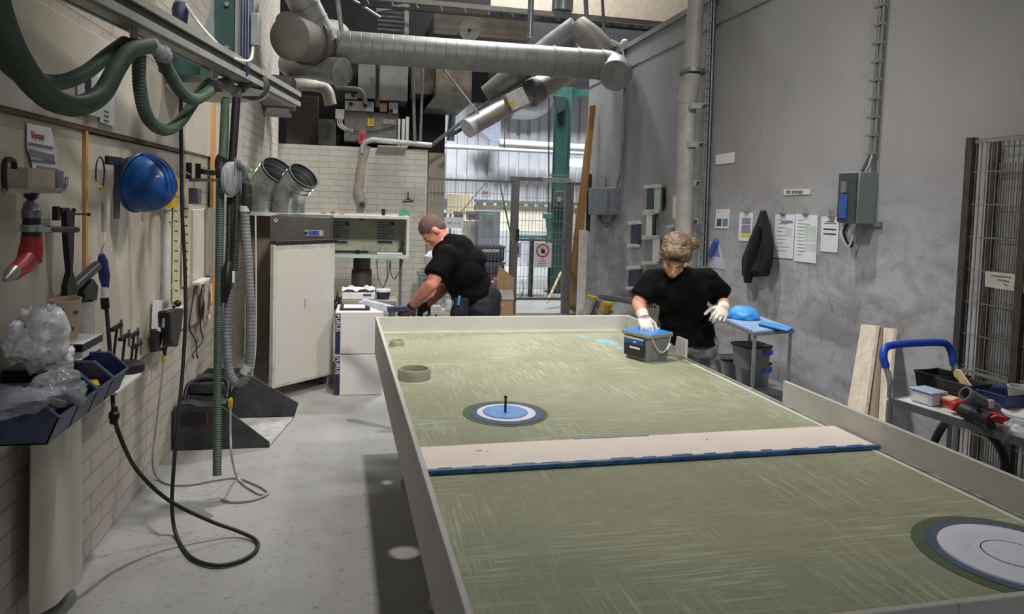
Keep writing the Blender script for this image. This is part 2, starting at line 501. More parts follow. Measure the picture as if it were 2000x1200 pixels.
def hair_mat(name, ca, cb, ang):
    t = NT(name); t.set(.5)
    n = t.noise(t.mapping((14, 60, 110), ang), 1, 4, .6, .8)
    t.col(t.mix(t.ramp(n, .38, .62), ca, cb)); t.bump(n, .6, .006); MATS[name] = t.m; return t.m
HAIRB = hair_mat('dark_blond_hair', (132, 108, 80), (62, 48, 34), (.3, .5, .2))
HAIRS = mat('cropped_hair', (104, 78, 70), .75, 0, .2, 40)
PLASTBAG = mat('white_plastic_bag', (236, 238, 240), .3, 0, .06, 10, bump=.6, bscale=22)
CLEAR = mat('clear_plastic', (225, 230, 236), .15, 0, .03, 8, alpha=.35)
TWALL = brick_mat('hall_block_wall', (96, 90, 80), (88, 82, 72), (70, 66, 60), 'xz', .5, .2)
DARKW = mat('dark_mezzanine_steel', (34, 30, 28), .8, 0, .3, 4)
BEIGE = mat('beige_beam', (122, 110, 92), .7, 0, .15, 3)

XR, XL, ZB = 3.1, -1.15, 2.24
# ------------------------------------------------------------------ room shell
structure(MB().bx(-1.6, 9, -2.0, 16, -.1, 0), 'floor', FLOOR)
structure(MB().bx(XL-.15, XL, -.6, 9.9, 0, 6.5), 'wall_left', BRICK_L)
structure(MB().bx(XL-.15, .79, 9.9, 10.15, 0, ZB), 'wall_back', BRICK_B)
structure(MB().bx(XR, XR+.12, .2, 10.15, 0, 3.5), 'wall_right', GWALL)
structure(MB().bx(XR-.025, XR+.15, .2, 10.15, 3.5, 3.56).bx(XR-.008, XR, .2, 10.15, 3.25, 3.262), 'trim_1', GALVD)
# corrugated hall wall far behind the gate
mb = MB(); pitch = .21; prof = []
x = -1.0
while x < 7.5:
    prof += [(x, 0), (x+.14, 0), (x+.15, .045), (x+.20, .045)]; x += pitch
front = [Vector((a, 14.4+b, 0)) for a, b in prof]; back = [Vector((a, 14.475, 0)) for a, b in prof[::-1]]
for z0, z1, xa, xb in ((.28, .98, None, None), (1.58, 6.5, None, None)):
    fp = [Vector((p.x, p.y, z0)) for p in front]+[Vector((p.x, p.y, z0)) for p in back]
    mb.prism(fp, (0, 0, z1-z0))
CORR = mat('corrugated_sheet', (206, 208, 214), .45, .2, .08, 2)
structure(mb, 'wall_far', CORR)
structure(MB().bx(-1.0, 7.5, 14.47, 14.55, .9, 1.7), 'trim_2', mat('cream_band', (220, 214, 196), .6, 0, .1, 5))
structure(MB().bx(-1.0, 7.5, 14.40, 14.55, 0, .28), 'trim_9', mat('white_kickboard', (226, 228, 230), .5, 0, .04, 3))
structure(MB().bx(-1.0, 7.5, 14.36, 14.40, 1.53, 1.59), 'trim_10', GALVD)
structure(MB().bx(-1.3, 1.12, 10.9, 11.05, ZB-.3, 7).bx(1.12, 1.75, 10.9, 11.05, 3.05, 7), 'wall_mezzanine', DARKW)
structure(MB().bx(XL, .79, 9.95, 10.9, ZB-.12, ZB), 'trim_3', BRICK_B)
structure(MB().bx(at(838, 300, Y=10.6).x, at(870, 300, Y=10.6).x, 10.6, 10.9, 0, 2.25), 'wall_pillar', mat('beige_pillar', (190, 180, 158), .7, 0, .12, 3))
structure(MB().bx(-2, 9, 16.0, 16.2, 0, 9), 'wall_hall_end', TWALL)
structure(MB().bx(-2, 9, -2, 16.2, 8.6, 8.8), 'ceiling', BEIGE)
# boards fixed to the left wall
LB = XL+.02
structure(MB().bx(XL, LB, .2, 3.225, .74, 1.825).bx(XL, LB, 3.255, 5.0, .72, 1.82), 'trim_4', BOARD, bevel=.003)
structure(MB().bx(XL, LB, .2, 7.0, 1.845, 2.24), 'trim_5', BOARD, bevel=.004)
structure(MB().bx(XL, LB+.012, .2, 4.9, 1.825, 1.84), 'trim_6', mat('rusty_pipe', (92, 76, 62), .7, 0, .3, 30))
structure(MB().bx(LB-.004, LB+.012, 3.228, 3.252, .9, 1.83), 'trim_7', WOOD)
# second white panels lower down
for y0, y1 in ((5.1, 5.62),):
    structure(MB().bx(XL, XL+.03, y0, y1, .70, 1.47), 'trim_8', BOARD, bevel=.003)
# ------------------------------------------------------------------ the big mould table
TA = .0381; TO = Vector((.063, 4.489, 0)); ZT = .76; ZR = .86
def tw(u, v, z): return Vector((TO.x+u*cos(TA)-v*sin(TA), TO.y+u*sin(TA)+v*cos(TA), z))
def tl(p): q = Vector(p)-TO; return Vector((q.x*cos(TA)+q.y*sin(TA), -q.x*sin(TA)+q.y*cos(TA), q.z))
T = thing('mould_table', 'huge green topped mould table with raised white rims in the middle of the hall', 'table', TO, TA)
UW, VN = 1.66, -3.38
c1 = tl((.179, 4.075, 0)); c2 = tl((.229, 3.33, 0)); dk = tl((.55, 2.765, 0)); d2 = tl((1.585, 1.468, 0))
bed = build(MB().bx(.016, UW-.016, VN+.016, -.016, ZT-.03, ZT), 'table_bed', GREEN, T, local=True, smooth=False)
cut = []
for (c, r) in ((c1, .030), (c2, .062)):
    k = build(MB().cyl((c.x, c.y, ZT-.4), (c.x, c.y, ZT+.1), r, n=32), 'cut', GREEN, T, local=True, smooth=False)
    cut.append(k)
sub = build(MB().bx(.02, UW-.02, VN+.02, -.02, ZT-.085, ZT-.031), 'sub_frame', MDF, T, local=True, smooth=False)
for o in (bed, sub):
    for k in cut:
        m = o.modifiers.new('h', 'BOOLEAN'); m.operation = 'DIFFERENCE'; m.object = k; m.solver = 'EXACT'
bpy.context.view_layer.update()
applied(bed); applied(sub)
for k in cut: bpy.data.objects.remove(k)
RIMZ = .635
def rim(u0, u1, v0, v1, z0=RIMZ, z1=ZR): return build(MB().bx(u0, u1, v0, v1, z0, z1), 'rim_board', MDF, T, local=True, bevel=.0025)
rim(0, .016, VN, 0)
rim(.016, UW-.016, -.016, 0)
rim(UW-.016, UW, -.85, 0)
rim(UW-.016, UW, VN, -1.755)
rim(.016, .93, VN, VN+.016); rim(.932, UW-.016, VN, VN+.016)
build(MB().bx(UW-.016, UW, -1.755, -.85, RIMZ, ZT-.002), 'side_board', MDF, T, local=True)
# fillets along the foot of the rims
fm = mat('pale_filler', (206, 208, 196), .5, 0, .06, 8)
build(MB().bx(.016, .024, VN+.02, -.02, ZT, ZT+.004).bx(.03, UW-.03, -.03, -.016, ZT, ZT+.006), 'fillet', fm, T, local=True)
gf = mat('grey_seal', (118, 118, 108), .5, 0, c2=(168, 168, 158), scale=20)
build(MB().bx(UW-.03, UW-.016, VN+.03, -.03, ZT, ZT+.004), 'seal_strip', gf, T, local=True)
build(MB().bx(UW-.055, UW-.038, VN+.03, -.9, ZT, ZT+.0015), 'masking_line', fm, T, local=True)
# hollow collars glued round the holes
for c, ro, ri, h in ((c1, .040, .030, .036), (c2, .076, .064, .052)):
    cc = mat('sage_collar', (158, 160, 136), .5, 0, .1, 18)
    build(MB().lathe([(ro*1.22, 0), (ro*1.03, .007), (ro, .014), (ro, h-.004), (ro-.003, h), (ri+.002, h), (ri, h-.004), (ri, 0)], (c.x, c.y, ZT), n=36, caps=False), 'collar', cc, T, local=True)
# round insert with rod
dg = mat('damp_green', (88, 100, 74), .8, 0, .1, 14); gb = mat('grey_blue_ring', (84, 98, 124), .8, 0, .18, 20)
wr = mat('white_gel', (214, 214, 224), .6, 0, .04, 9); bl = mat('pale_blue_gel', (104, 158, 218), .6, 0, c2=(88, 140, 206), scale=24)
ins = build(MB().cyl((dk.x, dk.y, ZT), (dk.x, dk.y, ZT+.0015), .168, n=56), 'round_insert', dg, T, local=True)
def subd(mb, name, m): return build(mb, name, m, ins, local=True)
subd(MB().cyl((dk.x+.004, dk.y-.004, ZT+.0015), (dk.x+.004, dk.y-.004, ZT+.003), .146, n=56), 'outer_ring', gb)
subd(MB().cyl((dk.x+.004, dk.y-.002, ZT+.003), (dk.x+.004, dk.y-.002, ZT+.005), .116, n=56), 'white_ring', wr)
subd(MB().lathe([(.088, 0), (.088, .003), (.078, .0042), (.03, .003), (.001, .003)], (dk.x, dk.y, ZT+.004), n=40), 'blue_pad', bl)
subd(MB().ring((dk.x, dk.y, ZT+.006), .088, .082, .0015), 'pad_edge', mat('mid_blue', (58, 96, 170), .4))
subd(MB().cyl((dk.x, dk.y, ZT+.005), (dk.x, dk.y, ZT+.068), .0048, n=12).cyl((dk.x, dk.y, ZT+.062), (dk.x, dk.y, ZT+.07), .0065, n=12), 'threaded_rod', DARKM)
# second insert near the camera corner
ins = build(MB().cyl((d2.x, d2.y, ZT), (d2.x, d2.y, ZT+.0015), .225, n=64), 'round_insert', dg, T, local=True)
subd(MB().cyl((d2.x+.004, d2.y, ZT+.0015), (d2.x+.004, d2.y, ZT+.003), .195, n=64), 'outer_ring', gb)
subd(MB().lathe([(.166, 0), (.164, .004), (.150, .006), (.10, .004), (.09, .001), (.085, .001), (.07, .004), (.001, .005)], (d2.x, d2.y, ZT+.003), n=56), 'white_dish', wr)
subd(MB().ring((d2.x+.0, d2.y, ZT+.0062), .0725, .0695, .001), 'pencil_circle', INKD)
# blue smears of filler at the far right
for px, py, ru, rv in ((1185, 668, .052, .075), (1140, 659, .018, .06), (1215, 682, .03, .04)):
    p = tl(at(px, py, Z=ZT)); vs = []
    for i in range(22):
        a = 2*pi*i/22; k = 1+.12*sin(a*5+px); vs.append((p.x+ru*k*cos(a)-.35*rv*sin(a), p.y+rv*k*sin(a), ZT))
    build(MB().prism(vs, (0, 0, .0012)), 'blue_smear', mat('wet_blue_filler', (120, 176, 244), .35, 0, c2=(140, 190, 205), scale=14), T, local=True)
# trestles
for v in (-3.0, -1.75, -.45):
    t = MB()
    for u in (.30, 1.35):
        for du in (-.09, .09): t.bar((u+du*1.6, v, 0), (u+du*.4, v, ZT-.10), .035, .035)
    t.bx(.12, 1.54, v-.03, v+.03, ZT-.125, ZT-.085)
    build(t, 'trestle', WOODP, T, local=True)
# board laid across the table
B = thing('cross_board', 'long cream board laid across the green table with a blue front edge', 'board', tw(.03, -2.22, ZT), TA)
e = build(MB().prism([tl(tw(0, 0, 0)) for _ in ()] or [Vector((0, -.105, .002)), Vector((1.60, -.108, .002)), Vector((1.60, .108, .002)), Vector((0, .095, .002))], (0, 0, .014)), 'board_face', CREAM, B, local=True, bevel=.002)
pts = []; n = 60
ed = MB(); ed.bx(0, 1.615, -.121, -.106, .001, .016)
build(ed, 'blue_edge', BLUEP, B, local=True, bevel=.003)
for i in range(14):
    u = .04+.11*i+RND.random()*.02; w = .04+RND.random()*.045
    build(MB().bx(u, u+w, -.108, -.108+.003+RND.random()*.007, .016, .0168), 'blue_smudge', BLUEP, B, local=True)
build(MB().bx(.55, .83, .094, .099, .016, .0168), 'blue_smudge', BLUEP, B, local=True)
for q_, d_ in (((.20, .03, .0164), (.02, .003, .001)), ((.225, .022, .0164), (.012, .002, .001)), ((1.02, .03, .0164), (.008, .004, .001))):
    build(MB().box(q_, d_), 'stain', mat('brown_stain', (140, 104, 88), .6), B, local=True)
# paint bucket standing on the table
def bucket(loc, rz, label, w=.215, d=.185, h=.155, lid=True, stand=ZT, name='paint_bucket', group=None):
    b = thing(name, label, 'bucket', loc, rz, group)
    BG = mat('bucket_grey', (124, 127, 127), .45, 0, .1, 9)
    def rr(w, d, z, r=.03, n=5):
        o = []
        for cx, cy, a0 in ((w/2-r, d/2-r, 0), (-w/2+r, d/2-r, 90), (-w/2+r, -d/2+r, 180), (w/2-r, -d/2+r, 270)):
            for i in range(n+1):
                a = radians(a0+90*i/n); o.append(Vector((cx+r*cos(a), cy+r*sin(a), z)))
        return o
    def loft(rings, caps=(True, True)):
        m = MB(); n = len(rings[0]); vs = [p for q in rings for p in q]; fs = []
        for i in range(len(rings)-1):
            fs += [(i*n+k, i*n+(k+1) % n, (i+1)*n+(k+1) % n, (i+1)*n+k) for k in range(n)]
        if caps[0]: fs.append(tuple(range(n))[::-1])
        if caps[1]: fs.append(tuple(range((len(rings)-1)*n, len(rings)*n)))
        return m.add(vs, fs)
    s = .87
    if lid:
        body = loft([rr(w*s, d*s, 0), rr(w, d, h*.86)])
        build(body, 'body', BG, b, local=True)
        build(loft([rr(w*1.07, d*1.07, h*.84), rr(w*1.09, d*1.09, h*.90), rr(w*1.07, d*1.07, h*.965), rr(w*1.0, d*1.0, h*.965)]), 'lid_rim', mat('bucket_rim', (138, 142, 142), .4, 0, .06), b, local=True)
        l = build(loft([rr(w*.99, d*.99, h*.94), rr(w*.97, d*.97, h*.985)]), 'lid', mat('lid_blue', (54, 140, 228), .35, 0, .08), b, local=True)
        build(MB().bx(-.03, .05, .01, .016, h*.985, h*1.0).bx(.02, .026, -.03, .02, h*.985, h*1.0), 'lid_mark', mat('lid_dark', (30, 84, 170), .4), l, local=True)
    else:
        body = loft([rr(w*s, d*s, 0), rr(w, d, h), rr(w*.97, d*.97, h), rr(w*s*.97, d*s*.97, .006)])
        build(body, 'body', BG, b, local=True)
        r = MB(); q0 = rr(w*1.0, d*1.0, h-.012); q1 = rr(w*1.05, d*1.05, h-.012); q2 = rr(w*1.05, d*1.05, h+.004); q3 = rr(w*.97, d*.97, h+.004)
        r = loft([q0, q1, q2, q3], (False, False)); build(r, 'rim', BLACK, b, local=True)
    return b
A_, B_, C_ = Vector((1.408, 3.774, 0)), Vector((1.449, 3.56, 0)), Vector((1.62, 3.635, 0))
bc = (A_+C_)/2
bk = bucket((bc.x, bc.y, ZT+.001), radians(24), 'grey paint bucket with a blue lid standing on the green table', .185, .205)
# label on the face turned to the camera's left
lb = MB().prism([(-.0935, -.075, .02), (-.0935, .075, .02), (-.0985, .075, .125), (-.0985, -.075, .125)], (-.004, 0, 0))
l = build(lb, 'label', mat('label_black', (28, 30, 34), .4), bk, local=True)
build(MB().bx(-.1035, -.1005, -.073, .073, .112, .124), 'label_cream', mat('label_cream', (196, 192, 172), .5), l, local=True)
build(MB().prism([(-.0995, -.073, .088), (-.0995, .073, .088), (-.1008, .073, .110), (-.1008, -.073, .110)], (-.0026, 0, 0)), 'label_blue', mat('label_blue', (18, 86, 168), .4), l, local=True)
build(MB().bx(-.1022, -.099, -.045, .03, .062, .072), 'label_white', WHITE, l, local=True)
build(MB().bx(-.1035, -.1005, -.018, .002, .096, .103), 'label_mark', WHITE, l, local=True)
hd = [Vector((-.070+.14*t, -.1035-.035*sin(pi*t)*0-.012*sin(pi*t), .128-.075*sin(pi*t)**.8)) for t in [i/16 for i in range(17)]]
build(MB().tube(hd, .0030, 8), 'handle', WHITE, bk, local=True)
build(MB().cyl((.03, -.118, .065), (.055, -.115, .095), .0055, n=10), 'handle_grip', WHITE, bk, local=True)
# ------------------------------------------------------------------ rail, bracket and hoses on the left
ra = at(155, 0, Z=2.2); rb = at(570, 207, Z=2.2)
rd = (rb-ra).normalized(); ra2 = ra-rd*1.6
rn = Vector((rd.y, -rd.x, 0))
R_ = thing('support_rail', 'long aluminium profile rail running overhead beside the left wall', 'rail', ra2)
m = MB()
m.bar(ra2, rb, .055, .012)
for o in (-.055, -.028, 0, .028, .055): m.bar(ra2+rn*o+Vector((0, 0, .012)), rb+rn*o+Vector((0, 0, .012)), .012, .03)
build(m, 'lower_profile', mat('aluminium_profile', (176, 176, 170), .4, .25, .1, 8), R_)
m = MB().bar(ra2+Vector((0, 0, .05)), rb+Vector((0, 0, .05)), .10, .03)
build(m, 'core_profile', DARKM, R_)
m = MB()
for o in (-.055, -.02, .02, .055): m.bar(ra2+rn*o+Vector((0, 0, .078)), rb+rn*o+Vector((0, 0, .078)), .016, .03)
build(m, 'upper_profile', MATS['aluminium_profile'], R_)
def onrail(x, dz=0.):
    # point of the rail seen at column x
    best = None
    for i in range(400):
        p = ra2+(rb-ra2)*i/399; v = p-EYEP; px = CXP+F_PX*v.dot(RIGHT)/v.dot(_f)
        if best is None or abs(px-x) < best[0]: best = (abs(px-x), p)
    return best[1]+Vector((0, 0, dz))
gp = onrail(432)
G_ = thing('rail_bracket', 'green steel bracket with a grey side plate holding the overhead rail', 'bracket', gp+Vector((0, 0, .03)))
gx0, gx1 = gp.x-.10, gp.x+.09
g0 = at(417, 132, Y=gp.y+.12); g1 = at(461, 132, Y=gp.y+.12)
build(MB().prism([(g0.x, gp.y+.12, g0.z-.02), (g1.x, gp.y+.12, g0.z-.02), (g1.x+.01, gp.y+.12, 3.3), (g0.x, gp.y+.12, 3.3)], (0, .12, 0)), 'column', GPAINT, G_, bevel=.004)
s0 = at(389, 112, Y=gp.y+.05); s1 = at(415, 0, Y=gp.y+.05); s2 = at(419, 134, Y=gp.y+.10)
build(MB().prism([s0, at(389, 80, Y=gp.y+.05), s1, Vector((g0.x, gp.y+.10, 2.6)), s2], (0, .012, 0)), 'side_plate', mat('grey_plate', (158, 166, 166), .4, .3, .1), G_)
build(MB().bx(g1.x-.004, g1.x+.012, gp.y+.10, gp.y+.26, g0.z-.02, 3.3), 'flange', STEEL, G_)
for py in (9, 94):
    q = at(444, py, Y=gp.y+.118); build(MB().cyl(q, q-Vector((0, .018, 0)), .013, n=6), 'bolt', GALV, G_)
for q in ((393, 97), (410, 106), (413, 122), (392, 110)):
    q = at(*q, Y=gp.y+.05); build(MB().cyl(q, q-Vector((0, .008, 0)), .006, n=8), 'bolt', DARKM, G_)
pb = at(476, 60, Y=gp.y+.25)
P_ = thing('motor_unit', 'blue grey ribbed electric unit mounted beside the green bracket', 'motor', pb)
m = MB()
for i in range(6): m.box(pb+Vector((-.035+i*.014, 0, .02)), (.007, .16, .40-.012*abs(i-2)))
m.box(pb+Vector((0, .01, .02)), (.07, .14, .36))
build(m, 'housing', mat('blue_grey_cast', (92, 98, 124), .45, .2, .15), P_, bevel=.004)
build(MB().box(pb+Vector((.065, -.02, .0)), (.045, .09, .17)), 'terminal_box', mat('grey_box', (134, 136, 138), .45), P_, bevel=.006)
build(MB().box(pb+Vector((-.005, -.02, -.20)), (.07, .10, .10)), 'plug', NAVY, P_, bevel=.01)
# pulley-like blue item and green boxes over the rail
q = at(352, 18, Y=gp.y+.1)
K_ = thing('cable_pendant', 'dark blue plug hanging above the rail left of the green bracket', 'plug', q)
build(MB().lathe([(.02, -.09), (.035, -.06), (.04, .0), (.03, .03)], q, n=14), 'plug_body', NAVY, K_)
build(MB().ell(q+Vector((.005, 0, .05)), (.035, .035, .028)), 'plug_collar', OFFW, K_)
def cable(pts, r, m, name, label, cat='cable', n=8, closed=False, sp=8, **k):
    o = build(MB().tube(spline(pts, sp), r, n), name, m); return tag(o, label, cat, **k)
cable([at(360, 5, Y=gp.y+.1), at(400, 60, Y=gp.y), at(450, 108, Y=gp.y), at(475, 119, Y=gp.y+.05), at(490, 115, Y=gp.y+.15), at(494, 92, Y=gp.y+.2)], .008, OFFW, 'power_cable', 'white cable looping from the blue plug across the green bracket')
lp = at(432, 95, X=XL+.12)
L_ = tag(build(MB().lathe([(.28, 0), (.25, -.03), (.10, -.06), (.001, -.065)], at(350, 122, X=XL+.30)+Vector((0, .9, .0)), n=28), 'lamp_dish', OFFW), 'shallow white dish shade hanging behind the rail on the left wall', 'lamp')
tag(build(MB().box(at(375, 122, X=XL+.12), (.2, .5, .22)), 'junction_box', GPAINT), 'dark green box on the wall just behind the overhead rail', 'box')

# hose swags
def hose(path, r, m, name, label, pitch=None, cat='hose', sp=10, group=None):
    P = spline(path, sp)
    mb = MB().ribbed(P, r, pitch) if pitch else MB().tube(P, r, 14)
    return tag(build(mb, name, m), label, cat, group)
h1 = [at(-30, -60, X=-.66), at(0, 45, X=-.68), at(35, 120, X=-.70), at(80, 178, X=-.72), at(120, 202, X=-.74), at(160, 205, X=-.76), at(200, 182, X=-.78), at(230, 130, X=-.80), at(255, 100, X=-.80), at(293, 88, X=-.79)]
hose(h1, .027, GRNH, 'suction_hose', 'thick green hose sagging in a deep curve at the top left corner', .012)
h2 = [at(-40, 60, X=-.95), at(0, 108, X=-.95), at(40, 145, X=-.95), at(90, 161, X=-.96), at(130, 158, X=-.96), at(170, 140, X=-.96), at(210, 108, X=-.95), at(245, 82, X=-.93)]
hose(h2, .024, GRNH, 'suction_hose', 'green hose sagging behind the thicker one near the top left corner', .012)
h3 = [at(272, 108, X=-.84), at(272, 160, X=-.84), at(282, 215, X=-.84), at(300, 244, X=-.84), at(325, 254, X=-.84), at(350, 240, X=-.84), at(372, 210, X=-.84), at(395, 175, X=-.83), at(410, 160, X=-.82)]
hose(h3, .024, GRNH, 'suction_hose', 'green hose hanging in the lowest loop below the rail', .012)
h4 = [at(312, 105, X=-.79), at(332, 145, X=-.78), at(355, 180, X=-.77), at(378, 194, X=-.77), at(400, 185, X=-.76), at(422, 168, X=-.75), at(442, 160, X=-.74)]
hose(h4, .025, GRNH, 'suction_hose', 'green hose hanging in a short loop right below the rail', .012)
h5 = [at(478, 120, Y=4.3), at(485, 140, Y=4.3), at(484, 160, Y=4.25), at(470, 174, Y=4.2)]
hose(h5, .026, mat('grey_hose', (92, 96, 92), .5, 0, .15), 'air_hose', 'grey bent hose below the blue grey unit')
h6 = [at(472, 182, Y=4.35), at(500, 188, Y=4.4), at(518, 172, Y=4.4), at(512, 152, Y=4.4), at(495, 150, Y=4.4), at(480, 158, Y=4.4)]
hose(h6, .025, GRND, 'air_hose', 'dark green hose curled round the end of the rail')
# rail trolleys with hose clamps
for i, (px, py) in enumerate(((262, 80), (418, 158))):
    p = onrail(px); q = at(px, py+10, X=p.x)
    k = thing('hose_trolley', ('hose hanger on the rail where the thick green hose ends', 'hose hanger on the rail above the upright hoses')[i], 'hanger', q)
    build(MB().cyl(p, q, .014, n=10), 'stem', STEEL, k)
    build(MB().box(q, (.07, .09, .045)), 'clamp', DARKM, k, bevel=.006)
for i, (px, py) in enumerate(((303, 95), (452, 172))):
    q = at(px, py, X=(-.79, -.73)[i])
    k = thing('hose_coupling', ('pale grey swivel coupling under the middle of the rail', 'pale grey swivel coupling above the upright hoses')[i], 'coupling', q)
    build(MB().lathe([(.02, -.03), (.032, -.028), (.032, -.01), (.026, -.008), (.026, .02), (.033, .022), (.033, .04), (.02, .042)], q, (.6, .6, -.4), n=18), 'collar', mat('pale_grey_plastic', (142, 146, 150), .4, 0, .08), k)
    build(MB().ell(q+Vector((.02, .05, -.015)), (.03, .035, .03)), 'elbow', MATS['pale_grey_plastic'], k)

# upright hoses
yv = 3.92
hose([at(440, 195, Y=yv+.1), at(434, 320, Y=yv), at(431, 330, Y=yv), at(429, 450, Y=yv), at(427, 600, Y=yv-.02), at(425, 750, Y=yv-.05), at(424, 930, Y=3.72)], .0205, GRNH, 'vacuum_hose', 'long green ribbed hose hanging straight down to just above the floor', .012)
hose([at(462, 190, Y=yv+.1), at(458, 250, Y=yv+.1), at(453, 320, Y=yv+.1)], .021, BLACK, 'vacuum_hose', 'black hose running up from the valve to the rail')
hose([at(441, 190, Y=yv+.15), at(441, 250, Y=yv+.15), at(438, 312, Y=yv+.12)], .016, GRND, 'vacuum_hose', 'thin dark green hose between the rail and the valve')
hose([at(449, 385, Y=yv+.05), at(448, 430, Y=yv+.06), at(447, 480, Y=yv+.06), at(444, 530, Y=yv+.05)], .0165, GRND, 'vacuum_hose', 'dark green hose ending in a black nozzle', .010)
hose([at(462, 350, Y=yv+.03), at(463, 400, Y=yv+.04), at(461, 460, Y=yv+.05), at(457, 530, Y=yv+.06)], .0195, GRND, 'vacuum_hose', 'dark ribbed hose hanging next to the grey loop', .012)
u1 = [at(478, 408, Y=yv), at(480, 450, Y=yv), at(485, 520, Y=yv), at(489, 600, Y=yv), at(489, 680, Y=yv), at(484, 728, Y=yv), at(470, 748, Y=yv), at(455, 742, Y=yv), at(446, 715, Y=yv), at(443, 660, Y=yv+.02), at(446, 600, Y=yv+.04), at(450, 560, Y=yv+.05), at(451, 535, Y=yv+.05)]
hose(u1, .0225, GRYH, 'flexible_duct', 'pale grey ribbed hose bent in a long upright loop above the floor', .018)
q = at(481, 722, Y=yv)
tag(build(MB().cyl(q+Vector((-.01, 0, -.022)), q+Vector((.012, 0, .022)), .027, n=16), 'hose_tape', OFFW), 'white tape wrapped round the grey hose loop near its bottom', 'tape')
cable([at(499, 420, Y=yv+.05), at(500, 560, Y=yv+.05), at(499, 680, Y=yv+.05), at(492, 735, Y=yv+.05)], .004, OFFW, 'thin_cable', 'thin white cable following the grey hose loop')
k = thing('hose_nozzle', 'black nozzle taped to the dark green hose among the upright hoses', 'nozzle', at(443, 560, Y=yv-.04))
build(MB().tube([at(446, 512, Y=yv-.02), at(444, 530, Y=yv-.04), at(443, 560, Y=yv-.04), at(438, 590, Y=yv-.02)], [.018, .024, .026, .016], 12), 'nozzle_body', BLACK, k)
build(MB().cyl(at(452, 530, Y=yv), at(451, 552, Y=yv), .018, n=12), 'paper_tape', PAPER, k)
# valve head that joins the upright hoses
q = at(450, 355, Y=yv+.02)
V_ = thing('hose_valve', 'grey wheel valve with elbows joining the upright hoses', 'valve', q)
PG = MATS['pale_grey_plastic']
build(MB().lathe([(.02, -.025), (.075, -.018), (.088, -.008), (.088, .008), (.075, .018), (.02, .025)], at(452, 350, Y=yv-.02), (1, -.35, 0), n=28), 'wheel', PG, V_)
build(MB().tube(spline([at(433, 345, Y=yv-.01), at(431, 318, Y=yv), at(436, 306, Y=yv)], 6), .029, 14), 'left_sleeve', DARKM, V_)
build(MB().tube(spline([at(458, 325, Y=yv+.02), at(470, 322, Y=yv), at(480, 332, Y=yv), at(482, 352, Y=yv), at(482, 375, Y=yv)], 6), .024, 14), 'right_elbow', mat('mid_grey_plastic', (96, 98, 102), .45, 0, .1), V_)
build(MB().lathe([(.024, 0), (.026, -.06), (.028, -.062), (.028, -.10), (.022, -.15)], at(482, 358, Y=yv), n=16), 'black_sleeve', RUBBER, V_)
build(MB().lathe([(.022, 0), (.028, -.003), (.028, -.03), (.022, -.034)], at(479, 402, Y=yv), n=16), 'white_collar', OFFW, V_)
build(MB().cyl(at(459, 308, Y=yv-.1), at(459, 345, Y=yv-.1), .005, n=8), 'pin', STEEL, V_)
build(MB().box(at(440, 372, Y=yv), (.06, .04, .03)), 'white_bracket', PG, V_, bevel=.004)
build(MB().ell(at(487, 345, Y=yv-.03), (.012, .008, .02)).ell(at(490, 335, Y=yv-.03), (.008, .006, .014)), 'green_tape', mat('green_tape', (120, 170, 96), .5), V_)

# black looped air line from the rail to the blue blow gun
bl_ = [at(353, 190, X=-.86), at(354, 300, X=-.88), at(356, 420, X=-.88), at(361, 520, X=-.87), at(362, 620, X=-.86), at(357, 720, X=-.86), at(347, 830, X=-.86), at(339, 920, X=-.86), at(336, 990, X=-.86), at(344, 1045, Z=.014), at(372, 1088, Z=.012), at(420, 1105, Z=.012), at(470, 1096, Z=.012), at(500, 1076, Z=.012), at(500, 1056, Z=.012), at(465, 1038, Z=.03), at(410, 1018, Z=.09), at(330, 978, Z=.22), at(270, 922, Z=.40), at(238, 862, Z=.58), at(224, 815, X=-.98), at(219, 760, X=-1.02), at(215, 690, X=-1.05), at(208, 600, X=-1.08)]
cable(bl_, .0085, RUBBER, 'air_line', 'black rubber air line looping down to the floor and back up the wall', 'hose', 10)
k = thing('line_coupling', 'black coupling on the air line below the blue bins', 'coupling', at(223, 812, X=-.98))
build(MB().lathe([(.010, -.035), (.016, -.03), (.016, -.012), (.020, -.01), (.020, .012), (.014, .016), (.011, .035)], at(223, 812, X=-.98), (.05, 0, 1), n=14), 'coupling_body', BLACK, k)
# grey mains leads
g1_ = [at(320, 706, X=-1.08), at(314, 760, X=-1.08), at(303, 850, X=-1.10), at(298, 900, X=-1.10), at(305, 930, Z=.02), at(330, 946, Z=.008), at(370, 947, Z=.008), at(415, 939, Z=.008), at(460, 934, Z=.008), at(500, 947, Z=.008), at(521, 960, Z=.008), at(519, 968, Z=.008), at(490, 978, Z=.008), at(455, 981, Z=.008), at(432, 976, Z=.008)]
cable(g1_, .0055, mat('grey_lead', (150, 150, 148), .5), 'mains_lead', 'grey mains lead from the hanging multitool looping across the floor')
g2_ = [at(450, 796, Y=3.95), at(450, 850, Y=3.95), at(453, 895, Y=3.93), at(462, 930, Z=.03), at(480, 948, Z=.012), at(505, 964, Z=.008), at(523, 966, Z=.008)]
cable(g2_, .006, mat('pale_lead', (176, 176, 174), .5), 'mains_lead', 'pale mains lead dropping from a yellow plug beside the green hose')
def plug(p, label, h=.055, tip=True):
    k = thing('yellow_plug', label, 'plug', p)
    build(MB().lathe([(.008, -h/2), (.012, -h/2+.006), (.013, h/4), (.004, h/2)], p, n=12), 'plug_body', YEL, k)
    build(MB().cyl(p+Vector((0, 0, h/2-.01)), p+Vector((-.006, 0, h/2+.045)), .006, n=8), 'plug_neck', BLACK, k)
plug(at(450, 786, Y=3.95), 'yellow plug hanging beside the long green hose')
plug(at(320, 698, X=-1.08), 'yellow plug sleeve below the hanging black multitool')
